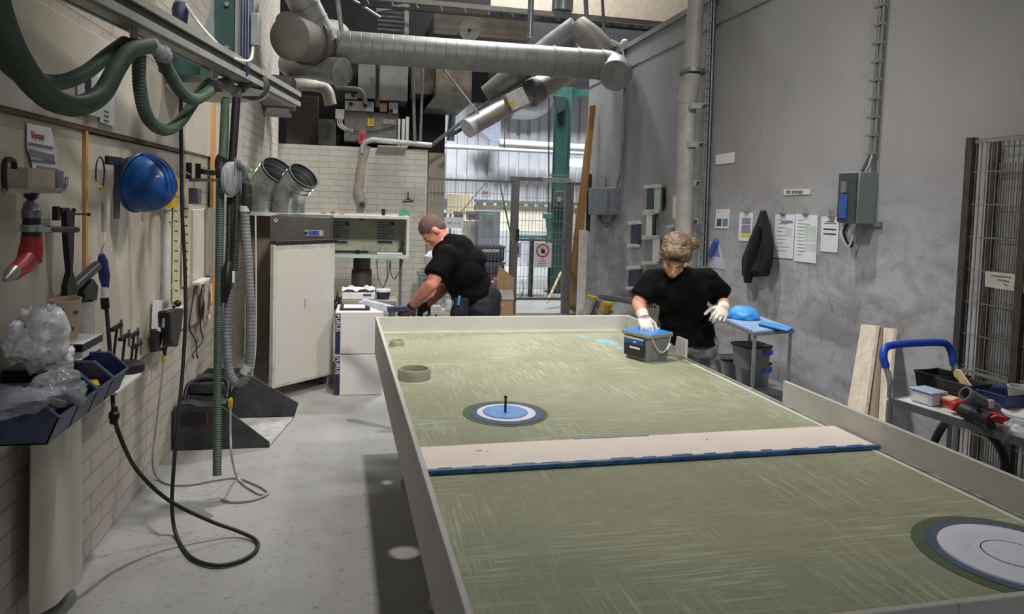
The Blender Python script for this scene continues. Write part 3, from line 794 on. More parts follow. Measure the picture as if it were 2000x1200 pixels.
cable([at(450, 770, Y=3.95), at(447, 640, Y=3.97), at(445, 600, Y=3.97)], .004, BLACK, 'thin_cable', 'thin black cable rising from the yellow plug beside the green hose')

# big black open case on the floor: a wedge shaped dust hood
bx = thing('dust_hood', 'big black plastic dust scoop with sloping side on the floor by the left wall', 'container', (-.85, 4.9, 0))
BX = BLKD
F = lambda x, z, y: Vector((x, y, z))
x0, x1 = -1.135, -.50
fr = [(x0, 0), (x1-.07, 0), (x1-.07, .035), (-.82, .245), (-.86, .275), (x0, .275)]
build(MB().prism([F(x, z, 4.68) for x, z in fr], (0, .012, 0)), 'front_panel', BX, bx, bevel=.003)
bk_ = [(x0+.03, 0), (x1+.02, 0), (x1+.05, .11), (-.80, .33), (-.83, .37), (x0+.08, .37), (x0+.03, .33)]
build(MB().prism([F(x, z, 5.28) for x, z in bk_], (0, .012, 0)), 'back_panel', BX, bx, bevel=.003)
build(MB().prism([(x0, 4.69, 0), (x0+.012, 4.69, 0), (x0+.04, 5.28, 0), (x0+.028, 5.28, 0)], (0, 0, .27)), 'side_panel', BX, bx)
build(MB().add([(x0+.01, 4.70, .004), (x1-.07, 4.70, .004), (x1+.02, 5.27, .004), (x0+.03, 5.27, .004), (x0+.01, 4.70, .016), (x1-.07, 4.70, .016), (x1+.02, 5.27, .016), (x0+.03, 5.27, .016)], [(0, 3, 2, 1), (4, 5, 6, 7), (0, 1, 5, 4), (2, 3, 7, 6), (1, 2, 6, 5), (3, 0, 4, 7)]), 'bottom_panel', mat('dusty_tray', (176, 176, 172), .6, 0, .2, 14), bx)
build(MB().sheet(lambda u, v: Vector((x0+.02+u*(.275), 4.70+v*.55, .27+.06*v+.008*sin(u*9))), 8, 8, .012), 'top_panel', BX, bx)
build(MB().tube(spline([F(-1.10, .285, 4.80), F(-1.09, .36, 4.86), F(-1.03, .385, 4.9), F(-.90, .385, 4.9), F(-.85, .36, 4.86), F(-.85, .29, 4.80)], 6), .014, 10), 'handle', BLACK, bx)
build(MB().bx(-1.09, -.87, 4.85, 4.95, .30, .375), 'inner_box', BX, bx, bevel=.012)
build(MB().bx(-1.10, -.92, 4.672, 4.68, .17, .23), 'recess', BLACK, bx)
build(MB().bx(-.945, -.928, 4.668, 4.674, .165, .232), 'red_mark', mat('dull_red', (92, 38, 42), .5), bx)

# hanging sheet of paper film by the wall corner
rl = thing('hanging_sheet', 'tall white sheet roll hanging down the left wall below the blue bins', 'sheet', at(145, 1145, X=-.98))
A0, A1 = at(100, 1160, X=-1.03), at(190, 1128, X=-1.03)
ys0, ys1, zb = A0.y, A1.y, .10
def sh(u, v):
    y = ys0+(ys1-ys0)*u; z = .13-.07*u+(.86-.10)*v
    return Vector((-1.10+.05*sin(pi*u)+.012*sin(3*pi*u+v), y, z))
build(MB().sheet(sh, 18, 10, .006), 'sheet_face', mat('translucent_sheet', (196, 188, 174), .5, 0, .08, 3), rl)
# ------------------------------------------------------------------ things on the left wall
XW = LB+.002
def wall_l(x, y, off=.02): return at(x, y, X=XW+off)
# notice sheet with red heading
def lpoly(cs, off, th): return MB().prism([wall_l(x, y, off) for x, y in cs], (th, 0, 0))
N_ = thing('wall_notice', 'curled paper notice with red lettering at the top of the left board', 'notice', wall_l(80, 335, .01))
build(lpoly([(52, 240), (98, 250), (112, 300), (113, 334), (64, 332), (58, 305), (52, 290)], .004, .002), 'sheet', PAPER, N_)
text_part('Verset', .038, wall_l(61, 270, .008), (0, 1, 0), (0, 0, 1), mat('red_letter', (170, 50, 66), .6), N_)
for i, (a, b, c) in enumerate((((56, 278), (103, 287), 5), ((56, 290), (106, 303), 14), ((60, 311), (108, 316), 5), ((72, 323), (113, 330), 8))):
    build(lpoly([a, b, (b[0], b[1]+c), (a[0], a[1]+c)], .008, .001), 'print_band', INK if i % 2 == 0 else mat('grey_band', (126, 122, 120), .7), N_)
# clamp arm holding a wooden block
c0 = wall_l(60, 352, .11)
S_ = thing('block_shelf', 'wooden block held in a steel bracket on the left board', 'bracket', wall_l(60, 375, .06))
build(MB().box(wall_l(52, 352, .07), (.09, .20, .075)), 'wood_block', mat('worn_wood', (196, 180, 160), .6, 0, .12), S_, bevel=.003)
build(MB().box(wall_l(97, 350, .07), (.07, .055, .06)), 'steel_head', STEEL, S_, bevel=.004)
build(MB().tube(spline([wall_l(10, 372, .12), wall_l(8, 340, .13), wall_l(10, 316, .13), wall_l(20, 311, .13), wall_l(27, 318, .13), wall_l(28, 330, .13)], 5), .008, 8), 'hook', DARKM, S_)
build(MB().bar(wall_l(6, 373, .12), wall_l(118, 374, .12), .012, .014), 'bar', STEEL, S_)
build(MB().tube([wall_l(113, 374, .12), wall_l(125, 371, .12), wall_l(129, 362, .12), wall_l(130, 346, .12)], .006, 8), 'arm', STEEL, S_)
# red drill hung under it
D_ = thing('power_drill', 'red drill with grey gearbox hanging from the steel bracket on the left board', 'drill', wall_l(40, 545, .07))
dc = lambda x, y: wall_l(x, y, .12)
def dl(name, pts, m): build(MB().tube([dc(x, y) for x, y, r in pts], [r for x, y, r in pts], 16), name, m, D_)
dl('chuck_key', [(61, 377, .022), (61, 386, .018), (61, 392, .008)], BLACK)
dl('chuck', [(61, 392, .012), (61, 400, .020), (61, 408, .023), (61, 410, .026), (61, 426, .026), (61, 427, .020)], mat('grey_chuck', (128, 130, 128), .35, .6))
dl('gear_collar', [(62, 426, .024), (62, 439, .025)], DARKM)
dl('gearbox', [(62, 439, .029), (62, 440, .030), (62, 453, .029)], mat('silver_cast', (172, 174, 172), .35, .6))
dl('collar', [(62, 453, .026), (62, 463, .028)], DARKM)
dl('motor_body', [(62, 462, .029), (62, 475, .030), (60, 492, .033), (57, 510, .034)], RED)
dl('handle', [(58, 502, .030), (44, 520, .026), (26, 534, .022)], RED)
dl('end_cap', [(27, 531, .022), (20, 538, .018), (9, 548, .006)], mat('silver_cast', (172, 174, 172)))
build(MB().bar(dc(72, 449), dc(97, 448), .016, .016), 'side_handle_mount', MATS['silver_cast'], D_)
build(MB().cyl(dc(95, 448), dc(150, 449), .0105, n=14), 'side_handle', BLACK, D_)
build(MB().cyl(dc(72, 433), dc(96, 434), .002, n=6), 'depth_rod', STEEL, D_)
# black clamp
K_ = thing('bar_clamp', 'black steel bar clamp hanging beside the red drill', 'clamp', wall_l(128, 575, .04))
kc = lambda x, y: wall_l(x, y, .05)
build(MB().prism([kc(118, 412), (kc(135, 412)), kc(133, 480), kc(131, 530), kc(140, 560), kc(142, 575), kc(120, 578), kc(119, 560), (kc(127, 530)), kc(122, 480)], (.02, 0, 0)), 'bar', BLACK, K_)
build(MB().box(kc(121, 411), (.03, .07, .018)), 'head', DARKM, K_, bevel=.003)
build(MB().box(kc(110, 417), (.02, .025, .05)), 'jaw', DARKM, K_, bevel=.003)
build(MB().cyl(kc(135, 418), kc(172, 419), .004, n=8).ell(kc(173, 419), .008).ell(kc(144, 411), .009), 'screw', DARKM, K_)
# caulking gun lying over the boxes
K_ = thing('sealant_gun', 'dark grey sealant gun resting diagonally on the wall above the paper cup', 'tool', kc(160, 575))
build(MB().cyl(kc(138, 566), kc(188, 520), .021, n=16), 'barrel', mat('dark_grey_tube', (74, 74, 76), .4, .2), K_)
build(MB().prism([kc(148, 570), kc(168, 545), kc(177, 560), kc(174, 588), kc(150, 588)], (.03, 0, 0)), 'handle', BLACK, K_, bevel=.004)
# blue blow gun
K_ = thing('blow_gun', 'blue air tool hanging upright on the wall at the end of the black air line', 'tool', kc(205, 600))
build(MB().tube([kc(198, 498), kc(200, 510), kc(204, 540), kc(206, 562)], [.012, .02, .022, .014], 14), 'body', mat('indigo_plastic', (40, 44, 120), .4), K_)
build(MB().tube(spline([kc(199, 496), kc(200, 484), kc(204, 473)], 4), .004, 8), 'nozzle', STEEL, K_)
build(MB().cyl(kc(203, 562), kc(204, 581), .013, n=14), 'sleeve', WHITE, K_)
build(MB().cyl(kc(204, 583), kc(206, 602), .017, n=14), 'coupling', BLACK, K_)
# square
K_ = thing('carpenter_square', 'black steel square hanging on the left board beside the blue helmet', 'square', kc(226, 425))
build(MB().prism([kc(222, 322), kc(235, 325), kc(232, 427), kc(222, 427)], (.004, 0, 0)), 'blade', mat('dull_steel_blade', (74, 74, 72), .4, .6), K_)
build(MB().prism([kc(204, 304), kc(234, 308), kc(234, 325), kc(204, 321)], (.016, 0, 0)), 'stock', BLACK, K_, bevel=.002)
tag(build(MB().tube(spline([kc(187, 350), kc(188, 325), kc(193, 308), kc(200, 312), kc(204, 335), kc(201, 365)], 6), .0035, 8), 'cord_loop', BLACK), 'short black cord loop hanging on the left board', 'cord')
for x, y, l in ((188, 351, 'left'), (197, 368, 'right')):
    tag(build(MB().cyl(kc(x, y-4), kc(x+1, y+4), .007, n=10), 'yellow_tag', YEL), 'small yellow tip at the %s end of the black cord loop' % l, 'tag')
# helmet
hp = at(293, 362, X=XW+.14)
H_ = thing('safety_helmet', 'blue safety helmet hanging on the left wall', 'helmet', hp-Vector((0, 0, .12)))
def dome(sx, sy, sz, dx=0.):
    m = MB(); vs = []; n, k = 24, 9; fs = []
    for i in range(k+1):
        a = pi/2*i/k
        for j in range(n):
            b = 2*pi*j/n; vs.append(Vector((sx*cos(a)*1.0, sy*sin(a)*cos(b), sz*sin(a)*sin(b))))
    for i in range(k): fs += [(i*n+j, i*n+(j+1) % n, (i+1)*n+(j+1) % n, (i+1)*n+j) for j in range(n)]
    fs.append(tuple(range(k*n, (k+1)*n))); return vs, fs
vs, fs = dome(.17, .125, .135)
Rh = Matrix.Rotation(radians(-25), 3, 'Z') @ Matrix.Rotation(radians(12), 3, 'Y')
m = MB().add([hp+Rh @ (v+Vector((-.05, 0, 0))) for v in vs], fs)
hs = build(m, 'shell', BLUE, H_)
m = MB()
for o in (-.03, 0, .03):
    m.tube([hp+Rh @ (Vector((.17*cos(a)-.048, o*sin(a)**.3, .137*sin(a))) if False else Vector((.172*cos(a)-.05, o, .137*sin(a)))) for a in [pi/2*i/10 for i in range(0, 11)]], .0035, 6)
build(m, 'ridge', BLUE, H_)
build(MB().tube([hp+Rh @ Vector((-.05, .128*cos(t), .138*sin(t))) for t in [2*pi*i/30 for i in range(30)]], .006, 8, closed=True), 'brim', BLUE, H_)
build(MB().ell(hp+Rh @ Vector((-.09, -.03, .05)), (.05, .06, .06)), 'ear_pad', BLACK, H_)
q = at(321, 366, X=XW+.22); build(MB().ell(q, (.012, .009, .010)), 'red_badge', mat('red_badge', (176, 40, 70), .4), H_)
for px in (306, 310):
    build(MB().ell(at(px, 345, X=XW+.25), (.004, .004, .004)), 'rivet', WHITE, H_)
# yellow vest
K_ = thing('safety_vest', 'yellow vest hanging behind the blue helmet', 'vest', at(330, 405, X=XW+.04))
build(MB().sheet(lambda u, v: at(296+u*(345-296), 406-v*(406-(370 if u < .4 else 342)), X=XW+.05+.015*sin(u*9)*(1-v*.5)), 12, 6, .006), 'cloth', YEL, K_)
build(MB().sheet(lambda u, v: at(336+u*14, 382-v*(34), X=XW+.07), 4, 4, .004), 'strap', YEL, K_)
# rulers
for i, (x0, x1, y0, y1, o) in enumerate(((338, 352, 395, 590, .012), (356, 372, 390, 560, .012))):
    K_ = thing('wall_ruler', ('cream measuring strip on the wall below the yellow vest', 'cream measuring strip just right of the hanging black cable')[i], 'ruler', wall_l((x0+x1)/2, y1, .01))
    build(lpoly([(x0, y0), (x1, y0+2), (x1-4, y1), (x0-2, y1)], .006, .006), 'strip', mat('cream_plastic', (214, 202, 170), .5), K_)
    for j in range(9):
        y = y0+16+j*(y1-y0-20)/9
        build(lpoly([(x0+3, y), (x1-5, y+1), (x1-5, y+3), (x0+3, y+2)], .013, .0008), 'ruler_mark', INKD, K_)
tb = thing('wall_tube', 'white plastic tube clipped upright on the wall beside the measuring strip', 'tube', wall_l(325, 590, .02))
build(MB().cyl(wall_l(327, 410, .03), wall_l(325, 585, .03), .022, n=14), 'tube_body', OFFW, tb)
for y in (437, 525, 560): build(MB().cyl(wall_l(327, y-5, .03), wall_l(327, y+5, .03), .0245, n=14), 'clip', mat('grey_clip', (140, 140, 132), .5), tb)
# wall clamps and timber post near the valve
tag(build(MB().prism([at(412, 190, X=XL+.02), at(416, 190, X=XL+.02), at(418, 430, X=XL+.02), at(414, 600, X=XL+.02), at(410, 430, X=XL+.02)], (.02, 0, 0)), 'timber_batten', WOOD), 'narrow orange timber batten upright on the wall behind the hoses', 'batten')
K_ = thing('pipe_bracket', 'grey steel clamp bracket on the wall left of the wheel valve', 'bracket', at(395, 345, X=-1.05))
build(MB().bar(at(372, 352, X=-1.08), at(425, 352, X=-.90), .03, .02), 'arm', STEEL, K_)
for q in (at(387, 335, X=-1.06), at(369, 334, X=-1.08)): build(MB().box(q, (.03, .03, .10)), 'jaw', DARKM, K_, bevel=.003)
build(MB().cyl(at(390, 334, X=-1.06), at(416, 338, X=-.95), .018, n=12), 'cylinder', BLACK, K_)
K_ = thing('wall_socket', 'grey socket block hanging on the wall under the clamp bracket', 'socket', at(380, 395, X=-1.06))
build(MB().box(at(381, 383, X=-1.06), (.06, .09, .10)), 'socket_body', mat('slate_plastic', (92, 92, 100), .5), K_, bevel=.006)
build(MB().tube(spline([at(381, 368, X=-1.06), at(374, 345, X=-1.07), at(362, 335, X=-1.08), at(354, 318, X=-1.09)], 5), .005, 8), 'lead', OFFW, K_)
q0 = at(400, 500, X=XL+.04)
K_ = thing('wall_cabinet', 'shallow grey door panel on the wall behind the upright green hose', 'cabinet', at(400, 545, X=XL+.03))
build(MB().prism([at(401, 405, X=XL+.035), at(414, 408, X=XL+.035), at(413, 540, X=XL+.035), at(401, 538, X=XL+.035)], (.02, 0, 0)), 'door', mat('taupe_panel', (150, 142, 132), .5), K_)
for i, (x, l) in enumerate(((372, 'left'), (386, 'right'))):
    cable([at(x+10, 556, X=-1.09), at(x+4, 590, X=-1.10), at(x-2+8*i, 640, X=-1.10), at(x+10, 665, X=-1.10), at(x+12-20*i, 690, X=-1.10), at(x+14-22*i, 700, X=-1.10)], .0045, BLACK if i == 0 else DARKM, 'hanging_cable', 'thin dark cable drooping below the socket shelf, the %s one' % l)
K_ = thing('socket_shelf', 'small white plastic shelf strip on the wall behind the hanging black cable', 'shelf', at(392, 552, X=-1.08))
build(MB().box(at(393, 550, X=-1.08), (.06, .28, .02)), 'shelf_top', OFFW, K_, bevel=.003)
build(MB().sheet(lambda u, v: at(400+14*u-5*abs(v-.5), 555+v*85, X=-1.08+.02*sin(u*6+v*4)), 6, 10, .004), 'hanging_film', mat('milky_film', (198, 186, 168), .4), K_)
# power tool hanging on the wall
K_ = thing('multi_tool', 'black power tool with white bracket hanging on the left wall above its yellow plug', 'power tool', at(318, 685, X=-1.09))
build(MB().prism([wall_l(307, 608, .04), wall_l(338, 602, .04), wall_l(334, 640, .04), wall_l(326, 678, .04), wall_l(318, 676, .04), wall_l(311, 660, .04)], (.06, 0, 0)), 'body', BLACK, K_, bevel=.012)
build(lpoly([(317, 622), (322, 622), (321, 640), (316, 640)], .103, .001), 'grey_label', mat('pale_label', (170, 170, 170), .5), K_)
build(MB().prism([wall_l(298, 587, .01), wall_l(310, 588, .01), wall_l(304, 645, .01), wall_l(295, 643, .01)], (.03, 0, 0)), 'white_bracket', WHITE, K_, bevel=.002)
build(MB().prism([wall_l(305, 640, .03), wall_l(312, 642, .03), wall_l(309, 680, .03), wall_l(303, 676, .03)], (.02, 0, 0)), 'white_guard', WHITE, K_)
build(MB().prism([wall_l(293, 645, .02), wall_l(304, 648, .02), wall_l(306, 686, .02), wall_l(292, 688, .02)], (.03, 0, 0)), 'spare_handle', DARKM, K_, bevel=.006)
build(MB().box(wall_l(320, 595, .04), (.04, .05, .035)), 'battery_foot', STEEL, K_, bevel=.003)
build(MB().tube([wall_l(325, 676, .07), wall_l(321, 698, .05)], .008, 8), 'cord_sleeve', BLACK, K_)
K_ = thing('white_switch', 'white switch box with a black knob on the left wall beside the power tool', 'switch', at(347, 612, X=-1.10))
build(MB().box(at(350, 604, X=-1.09), (.05, .09, .035)), 'switch_body', WHITE, K_, bevel=.003)
build(MB().ell(at(347, 593, X=-1.05), (.02, .026, .02)).cyl(at(339, 600, X=-1.06), at(347, 594, X=-1.05), .008), 'knob', BLACK, K_)

# blue parts bins on a rail; open at the front (towards the room)
def bin_(y0, y1, z0, label, d=.30, h=.135, xw=-1.14, group='blue bins on the left wall'):
    b = thing('parts_bin', label, 'bin', (xw+d/2, (y0+y1)/2, z0), 0, group)
    t = .004; xf = xw+d
    prof = lambda y: [Vector((xw, y, z0)), Vector((xf-.03, y, z0)), Vector((xf, y, z0+.075)), Vector((xf-.06, y, z0+h)), Vector((xw, y, z0+h))]
    m = MB()
    m.prism(prof(y0), (0, t, 0)); m.prism(prof(y1-t), (0, t, 0))
    m.bx(xw, xf-.03, y0, y1, z0, z0+t)
    m.prism([Vector((xf-.03, y0, z0)), Vector((xf, y0, z0+.075)), Vector((xf-t, y0, z0+.077)), Vector((xf-.03-t, y0, z0+t))], (0, y1-y0, 0))
    m.bx(xw, xw+t, y0, y1, z0, z0+h)
    build(m, 'bin_body', BLUEB, b)
    r = MB()
    for y in (y0, y1): r.tube([Vector((xf, y, z0+.077)), Vector((xf-.06, y, z0+h)), Vector((xw, y, z0+h))], .005, 6)
    r.tube([Vector((xf, y0, z0+.077)), Vector((xf, y1, z0+.077))], .005, 6)
    build(r, 'rim', BLUEB, b)
    q = Vector((xf-.012, (y0+y1)/2, z0+.038))
    return b
bin_(2.25, 2.395, .862, 'blue parts bin nearest the camera, its dusty side facing the room', .29)
bin_(2.405, 2.55, .862, 'blue parts bin with a white label, second from the camera', .29)
bin_(2.56, 2.70, .862, 'blue parts bin holding a red and yellow packet', .29)
bin_(2.71, 2.86, .862, 'empty blue parts bin farthest from the camera', .29)
tag(build(MB().box((-.91, 2.635, .935), (.07, .09, .012), Matrix.Rotation(.4, 3, 'Z')), 'small_packet', YEL), 'yellow packet lying in the third blue bin', 'packet')
tag(build(MB().box((-.96, 2.62, .958), (.05, .06, .014), Matrix.Rotation(.2, 3, 'Z')), 'small_packet', mat('coral', (220, 100, 90), .5)), 'coral red packet lying in the third blue bin', 'packet')
tag(build(MB().prism([(-.868, 2.44, .90), (-.868, 2.51, .90), (-.860, 2.51, .922), (-.860, 2.44, .922)], (.002, 0, 0)), 'bin_label', PAPER), 'white label on the front of the second blue bin', 'label')
# plastic bag heap and packages
def crumple(name, c, r, m, label, cat, seed, amp=.25, sub=44):
    mb = MB().ell((0, 0, 0), (1, 1, 1), None, sub, sub*2//3); rs = Vector((seed*3.1, seed*1.7, seed))
    for i, v in enumerate(mb.v):
        n1 = noise.noise(v*1.4+rs); n2 = 1-abs(noise.noise(v*3.2+rs))*2; n3 = 1-abs(noise.noise(v*7+rs))*2
        n4 = 1-abs(noise.noise(v*4.6+rs*2))*2; k = 1+amp*n1+amp*.35*n2+amp*.22*n3+amp*.3*n4*n4
        mb.v[i] = Vector(c)+Vector((v.x*r[0]*k, v.y*r[1]*k, v.z*r[2]*k))
    me = mb.mesh(name)
    o = link_mesh(name, me, m); 
    for e in o.data.attributes:
        if e.name == 'sharp_edge': o.data.attributes.remove(e); break
    return tag(o, label, cat)
crumple('plastic_bag', wall_l(80, 655, .12), (.05, .085, .085), PLASTBAG, 'crumpled white plastic bag hanging left of the paper cup', 'bag', 2.3, .45)
crumple('plastic_bag', wall_l(48, 668, .10), (.04, .07, .05), PLASTBAG, 'small end of the crumpled white bag at the far left of the heap', 'bag', 4.3, .4)
crumple('plastic_bag', wall_l(105, 700, .13), (.05, .075, .045), PLASTBAG, 'crumpled clear bag bottom below the white plastic bag', 'bag', 5.3, .4)
crumple('plastic_bag', Vector((-1.00, 2.26, .985)), (.11, .10, .025), CLEAR, 'clear bag of small parts lying in the nearest blue bin', 'bag', 7.7, .5)
crumple('plastic_wrap', wall_l(112, 760, .22), (.06, .09, .045), CLEAR, 'clear film wrapped round the black packages in the blue bins', 'wrap', 9.1, .4)
for i, (x, y, a) in enumerate(((122, 762, .5), (108, 785, .35))):
    tag(build(MB().box(wall_l(x, y, .20), (.09, .12, .022), Matrix.Rotation(a, 3, 'Y') @ Matrix.Rotation(-.35, 3, 'X')), 'glove_packet', (BLACK, mat('print_white', (170, 168, 160), .4))[i], bevel=.004), ('black packet lying on the blue bins under clear film', 'white printed packet leaning below the black one on the bins')[i], 'packet')
# paper cup and glove boxes
K_ = thing('paper_cup', 'big cream paper cup with brown leaf print standing on the glove boxes', 'cup', wall_l(134, 660, .10))
cb = wall_l(132, 662, .12); ct = wall_l(129, 586, .12)
build(MB().lathe([(.033, 0), (.046, (ct-cb).length), (.0485, (ct-cb).length+.003), (.0445, (ct-cb).length+.003), (.031, .005)], cb, ct-cb, n=32), 'cup_wall', mat('cup_card', (212, 190, 166), .6, 0, .04), K_)
hc = (ct-cb).length; upc = (ct-cb).normalized()
def cpt(th, t, o=.0): r = .033+.013*t+o; return cb+upc*hc*t+Vector((cos(th), sin(th), 0))*r
for th, t, sc_, tilt in ((-1.65, .72, 1.2, .9), (-.55, .70, 1.1, 0.), (-2.1, .34, 1., .2), (-.95, .28, 1.1, .3)):
    vs = []
    for i in range(12):
        a_ = 2*pi*i/12; lx = .010*sc_*cos(a_)*(1+.3*cos(a_)); ly = .0075*sc_*sin(a_)
        du = lx*cos(tilt)-ly*sin(tilt); dz = lx*sin(tilt)+ly*cos(tilt)
        vs.append(cpt(th+du/.04, t+dz/hc, .0012))
    build(MB().prism(vs, Vector((cos(th), sin(th), 0))*-.0015), 'leaf_print', mat('leaf_brown', (134, 92, 62), .6), K_)
for j, (th0, n_) in enumerate(((-2.0, 6), (-1.8, 4))):
    for i in range(n_):
        th = th0+i*.17; p = cpt(th, .50-.12*j, .001)
        build(MB().box(p, (.0012, .0028, .006-.003*j), Matrix.Rotation(th, 3, 'Z')), 'print_stroke', mat('leaf_brown', (134, 92, 62)), K_)
tag(build(MB().lathe([(.036, 0), (.046, .13), (.048, .133), (.043, .133), (.034, .004)], wall_l(160, 655, .05), n=28), 'paper_cup', mat('white_cup', (214, 210, 204), .5)), 'plain white cup behind the cream leaf print cup', 'cup')
for i, (x, y, z) in enumerate(((142, 708, 0), (146, 678, 1))):
    q = wall_l(x, y, .09)
    K_ = thing('glove_box', ('lower black and white glove box on the blue bins', 'upper black and white glove box under the paper cup')[i], 'box', q-Vector((0, 0, .04)))
    build(MB().box(q, (.12, .20, .062)), 'carton', PAPER, K_, bevel=.002)
    build(MB().box(q+Vector((.0605, 0, .015)), (.0015, .201, .026)).box(q+Vector((0, -.1005, .015)), (.12, .0015, .026)), 'black_band', BLACK, K_)
tag(build(MB().box(wall_l(60, 722, .05), (.07, .24, .05)), 'black_case', BLACK, bevel=.004), 'flat black case behind the plastic bags', 'case')
# small clamps at the end of the bins
for i, (x, y) in enumerate(((222, 662), (238, 680), (256, 675), (262, 695))):
    q = at(x, y, X=-1.02)
    K_ = thing('small_clamp', 'small dark screw clamp standing past the last blue bin, %s of four' % ('first', 'second', 'third', 'last')[i], 'clamp', q-Vector((0, 0, .08)))
    build(MB().bar(q-Vector((0, 0, .08)), q+Vector((.01, .01, .05)), .014, .008), 'bar', DARKM, K_)
    build(MB().bar(q+Vector((0, -.03, .04)), q+Vector((.02, .03, .055)), .018, .016), 'jaw', DARKM, K_, bevel=.003)
    build(MB().cyl(q+Vector((.02, .03, .0)), q+Vector((.02, .03, .075)), .006, n=10), 'screw', STEEL, K_)
tag(build(MB().lathe([(.05, 0), (.062, .01), (.06, .04), (.03, .055)], at(253, 728, X=-1.02), n=20), 'grinding_cup', DARKM), 'dark round cup past the end of the blue bins', 'cup')
tag(build(MB().bx(-1.14, -.96, 3.10, 3.42, .775, .785), 'small_shelf', OFFW), 'narrow white shelf past the last blue bin', 'shelf')
# paper signs above the boards
for i, (x, y, w, h) in enumerate(((172, 175, 22, 44), (208, 178, 14, 60))):
    K_ = thing('wall_sign', ('white sign with a dark blue pictogram behind the hose loops', 'white sign with a long dark blue oval behind the hose loops')[i], 'sign', at(x, y+h, X=LB+.01))
    build(MB().prism([at(x-w, y-h, X=LB+.004), at(x+w, y-h+8, X=LB+.004), at(x+w, y+h+10, X=LB+.004), at(x-w, y+h, X=LB+.004)], (.003, 0, 0)), 'sheet', PAPER, K_)
    q = at(x, y-10, X=LB+.008)
    build(MB().prism([q+Vector((0, (w-5)*.0018*cos(t), .075*sin(t))) for t in [2*pi*j/24 for j in range(24)]], (.002, 0, 0)), 'blue_symbol', NAVY, K_)
    for j in range(3): build(MB().box(q+Vector((0, 0, -.11-.02*j)), (.002, .06, .006)), 'print_line', INK, K_)
# electrical box under the rail end and conduit
q = at(530, 222, X=-.95)
# ------------------------------------------------------------------ hood, ducts, fridge and boxes in front of the back wall
HY = 6.9
hd = thing('extraction_hood', 'cream extraction hood shelf with notices spanning above the work corner', 'hood', (-.3, HY+.3, 0))
zc = 1.415; xh0, xh1 = XL+.01, .395; zs = 1.045
HM = mat('cream_hood', (196, 194, 172), .5, 0, .08, 6); HE = mat('white_hood_edge', (214, 216, 208), .45, 0, .08, 12)
build(MB().bx(xh0, xh1, HY, HY+.85, zc-.03, zc), 'top_plate', HE, hd, bevel=.003)
build(MB().bx(-.34, xh1-.02, HY+.50, HY+.52, zs, zc-.03), 'back_plate', HM, hd)
build(MB().bx(xh1-.025, xh1, HY, HY+.52, zs, zc-.03), 'side_plate', HE, hd)
build(MB().bx(-.34, xh1, HY-.02, HY+.52, zs-.03, zs), 'lower_shelf', mat('pale_green_edge', (186, 206, 192), .45, 0, .08, 10), hd, bevel=.003)
build(MB().bx(xh0, -.36, HY+.5, HY+.52, .0, zc-.03), 'shade_sheet', mat('tan_shade', (150, 134, 112), .6, 0, .1, 4), hd)  # tan sheet standing in for the shade on the brick under the hood
for x in (xh0+.02, .36):
    build(MB().bx(x-.015, x+.015, HY+.80, HY+.83, 0, zc-.03), 'leg', GALVD, hd)
for (px0, px1), l in (((648, 682), 'left'), ((736, 770), 'right')):
    q0 = at(px0, 430, Y=HY+.49); q1 = at(px1, 478, Y=HY+.49)
    k = thing('hood_notice', 'grey printed notice on the %s of the hood back' % l, 'notice', (q0+q1)/2)
    build(MB().bx(q0.x, q1.x, HY+.49, HY+.492, q1.z, q0.z), 'sheet', mat('notice_grey', (176, 176, 170), .6), k)
    for j in range(7):
        z = q0.z-.02-j*.028; build(MB().bx(q0.x+.01, q1.x-.01-.03*(j % 3), HY+.488, HY+.4895, z-.005, z+.004), 'print_line', INK, k)
    build(MB().bx(q0.x+.01, q1.x-.02, HY+.488, HY+.4895, q1.z+.01, q1.z+.035), 'print_block', INKD, k)
    build(MB().bx(q1.x-.035, q1.x-.01, HY+.487, HY+.4895, q0.z-.05, q0.z-.02), 'print_mark', BLACK, k)
q = at(706, 428, Y=HY+.49); build(MB().box(q, (.05, .004, .03)), 'small_frame', mat('frame_grey', (120, 118, 104)), hd)
def cyl_on(px, py, r, h, Y, m, name, label, cat, lab=True):
    q = at(px, py, Y=Y); return tag(build(MB().cyl(q, q+Vector((0, 0, h)), r, n=18), name, m), label, cat)
def onshelf(px, r, h, z, y, m, name, label, cat, r2=None):
    q = at(px, 500, Y=y); q.z = z; return tag(build(MB().cyl(q, q+Vector((0, 0, h)), r, r2, n=18), name, m), label, cat)
onshelf(747, .015, .06, zc+.001, HY+.12, BLACK, 'black_cup', 'small black cup on the hood top in front of the brick wall', 'cup', .022)
onshelf(698, .02, .035, zs+.001, HY+.12, BLACK, 'black_jar', 'small black jar on the lower hood shelf', 'jar')
for i, px in enumerate((712, 724, 741, 752)): onshelf(px, .014, .06, zs+.001, HY+.3, mat('glass_clear', (180, 184, 176), .1, alpha=.35), 'small_glass', 'little clear glass on the lower hood shelf, %s from the left' % ('first', 'second', 'third', 'fourth')[i], 'glass')
tag(build(MB().bx(-.30, .02, HY+.2, HY+.26, zs+.001, zs+.02), 'dark_strip', DARKM), 'dark metal strip lying on the lower hood shelf', 'strip')
tag(build(MB().box((.33, HY+.25, zs+.05), (.012, .03, .12), Matrix.Rotation(.5, 3, 'Y')), 'dark_tool', DARKM), 'dark tool leaning in the right corner of the lower hood shelf', 'tool')
tag(build(MB().box((.22, HY+.08, zs+.012), (.24, .06, .018)), 'white_bar', WHITE), 'white bar lying on the right of the lower hood shelf', 'bar')
q = at(790, 410, Y=HY+.05)
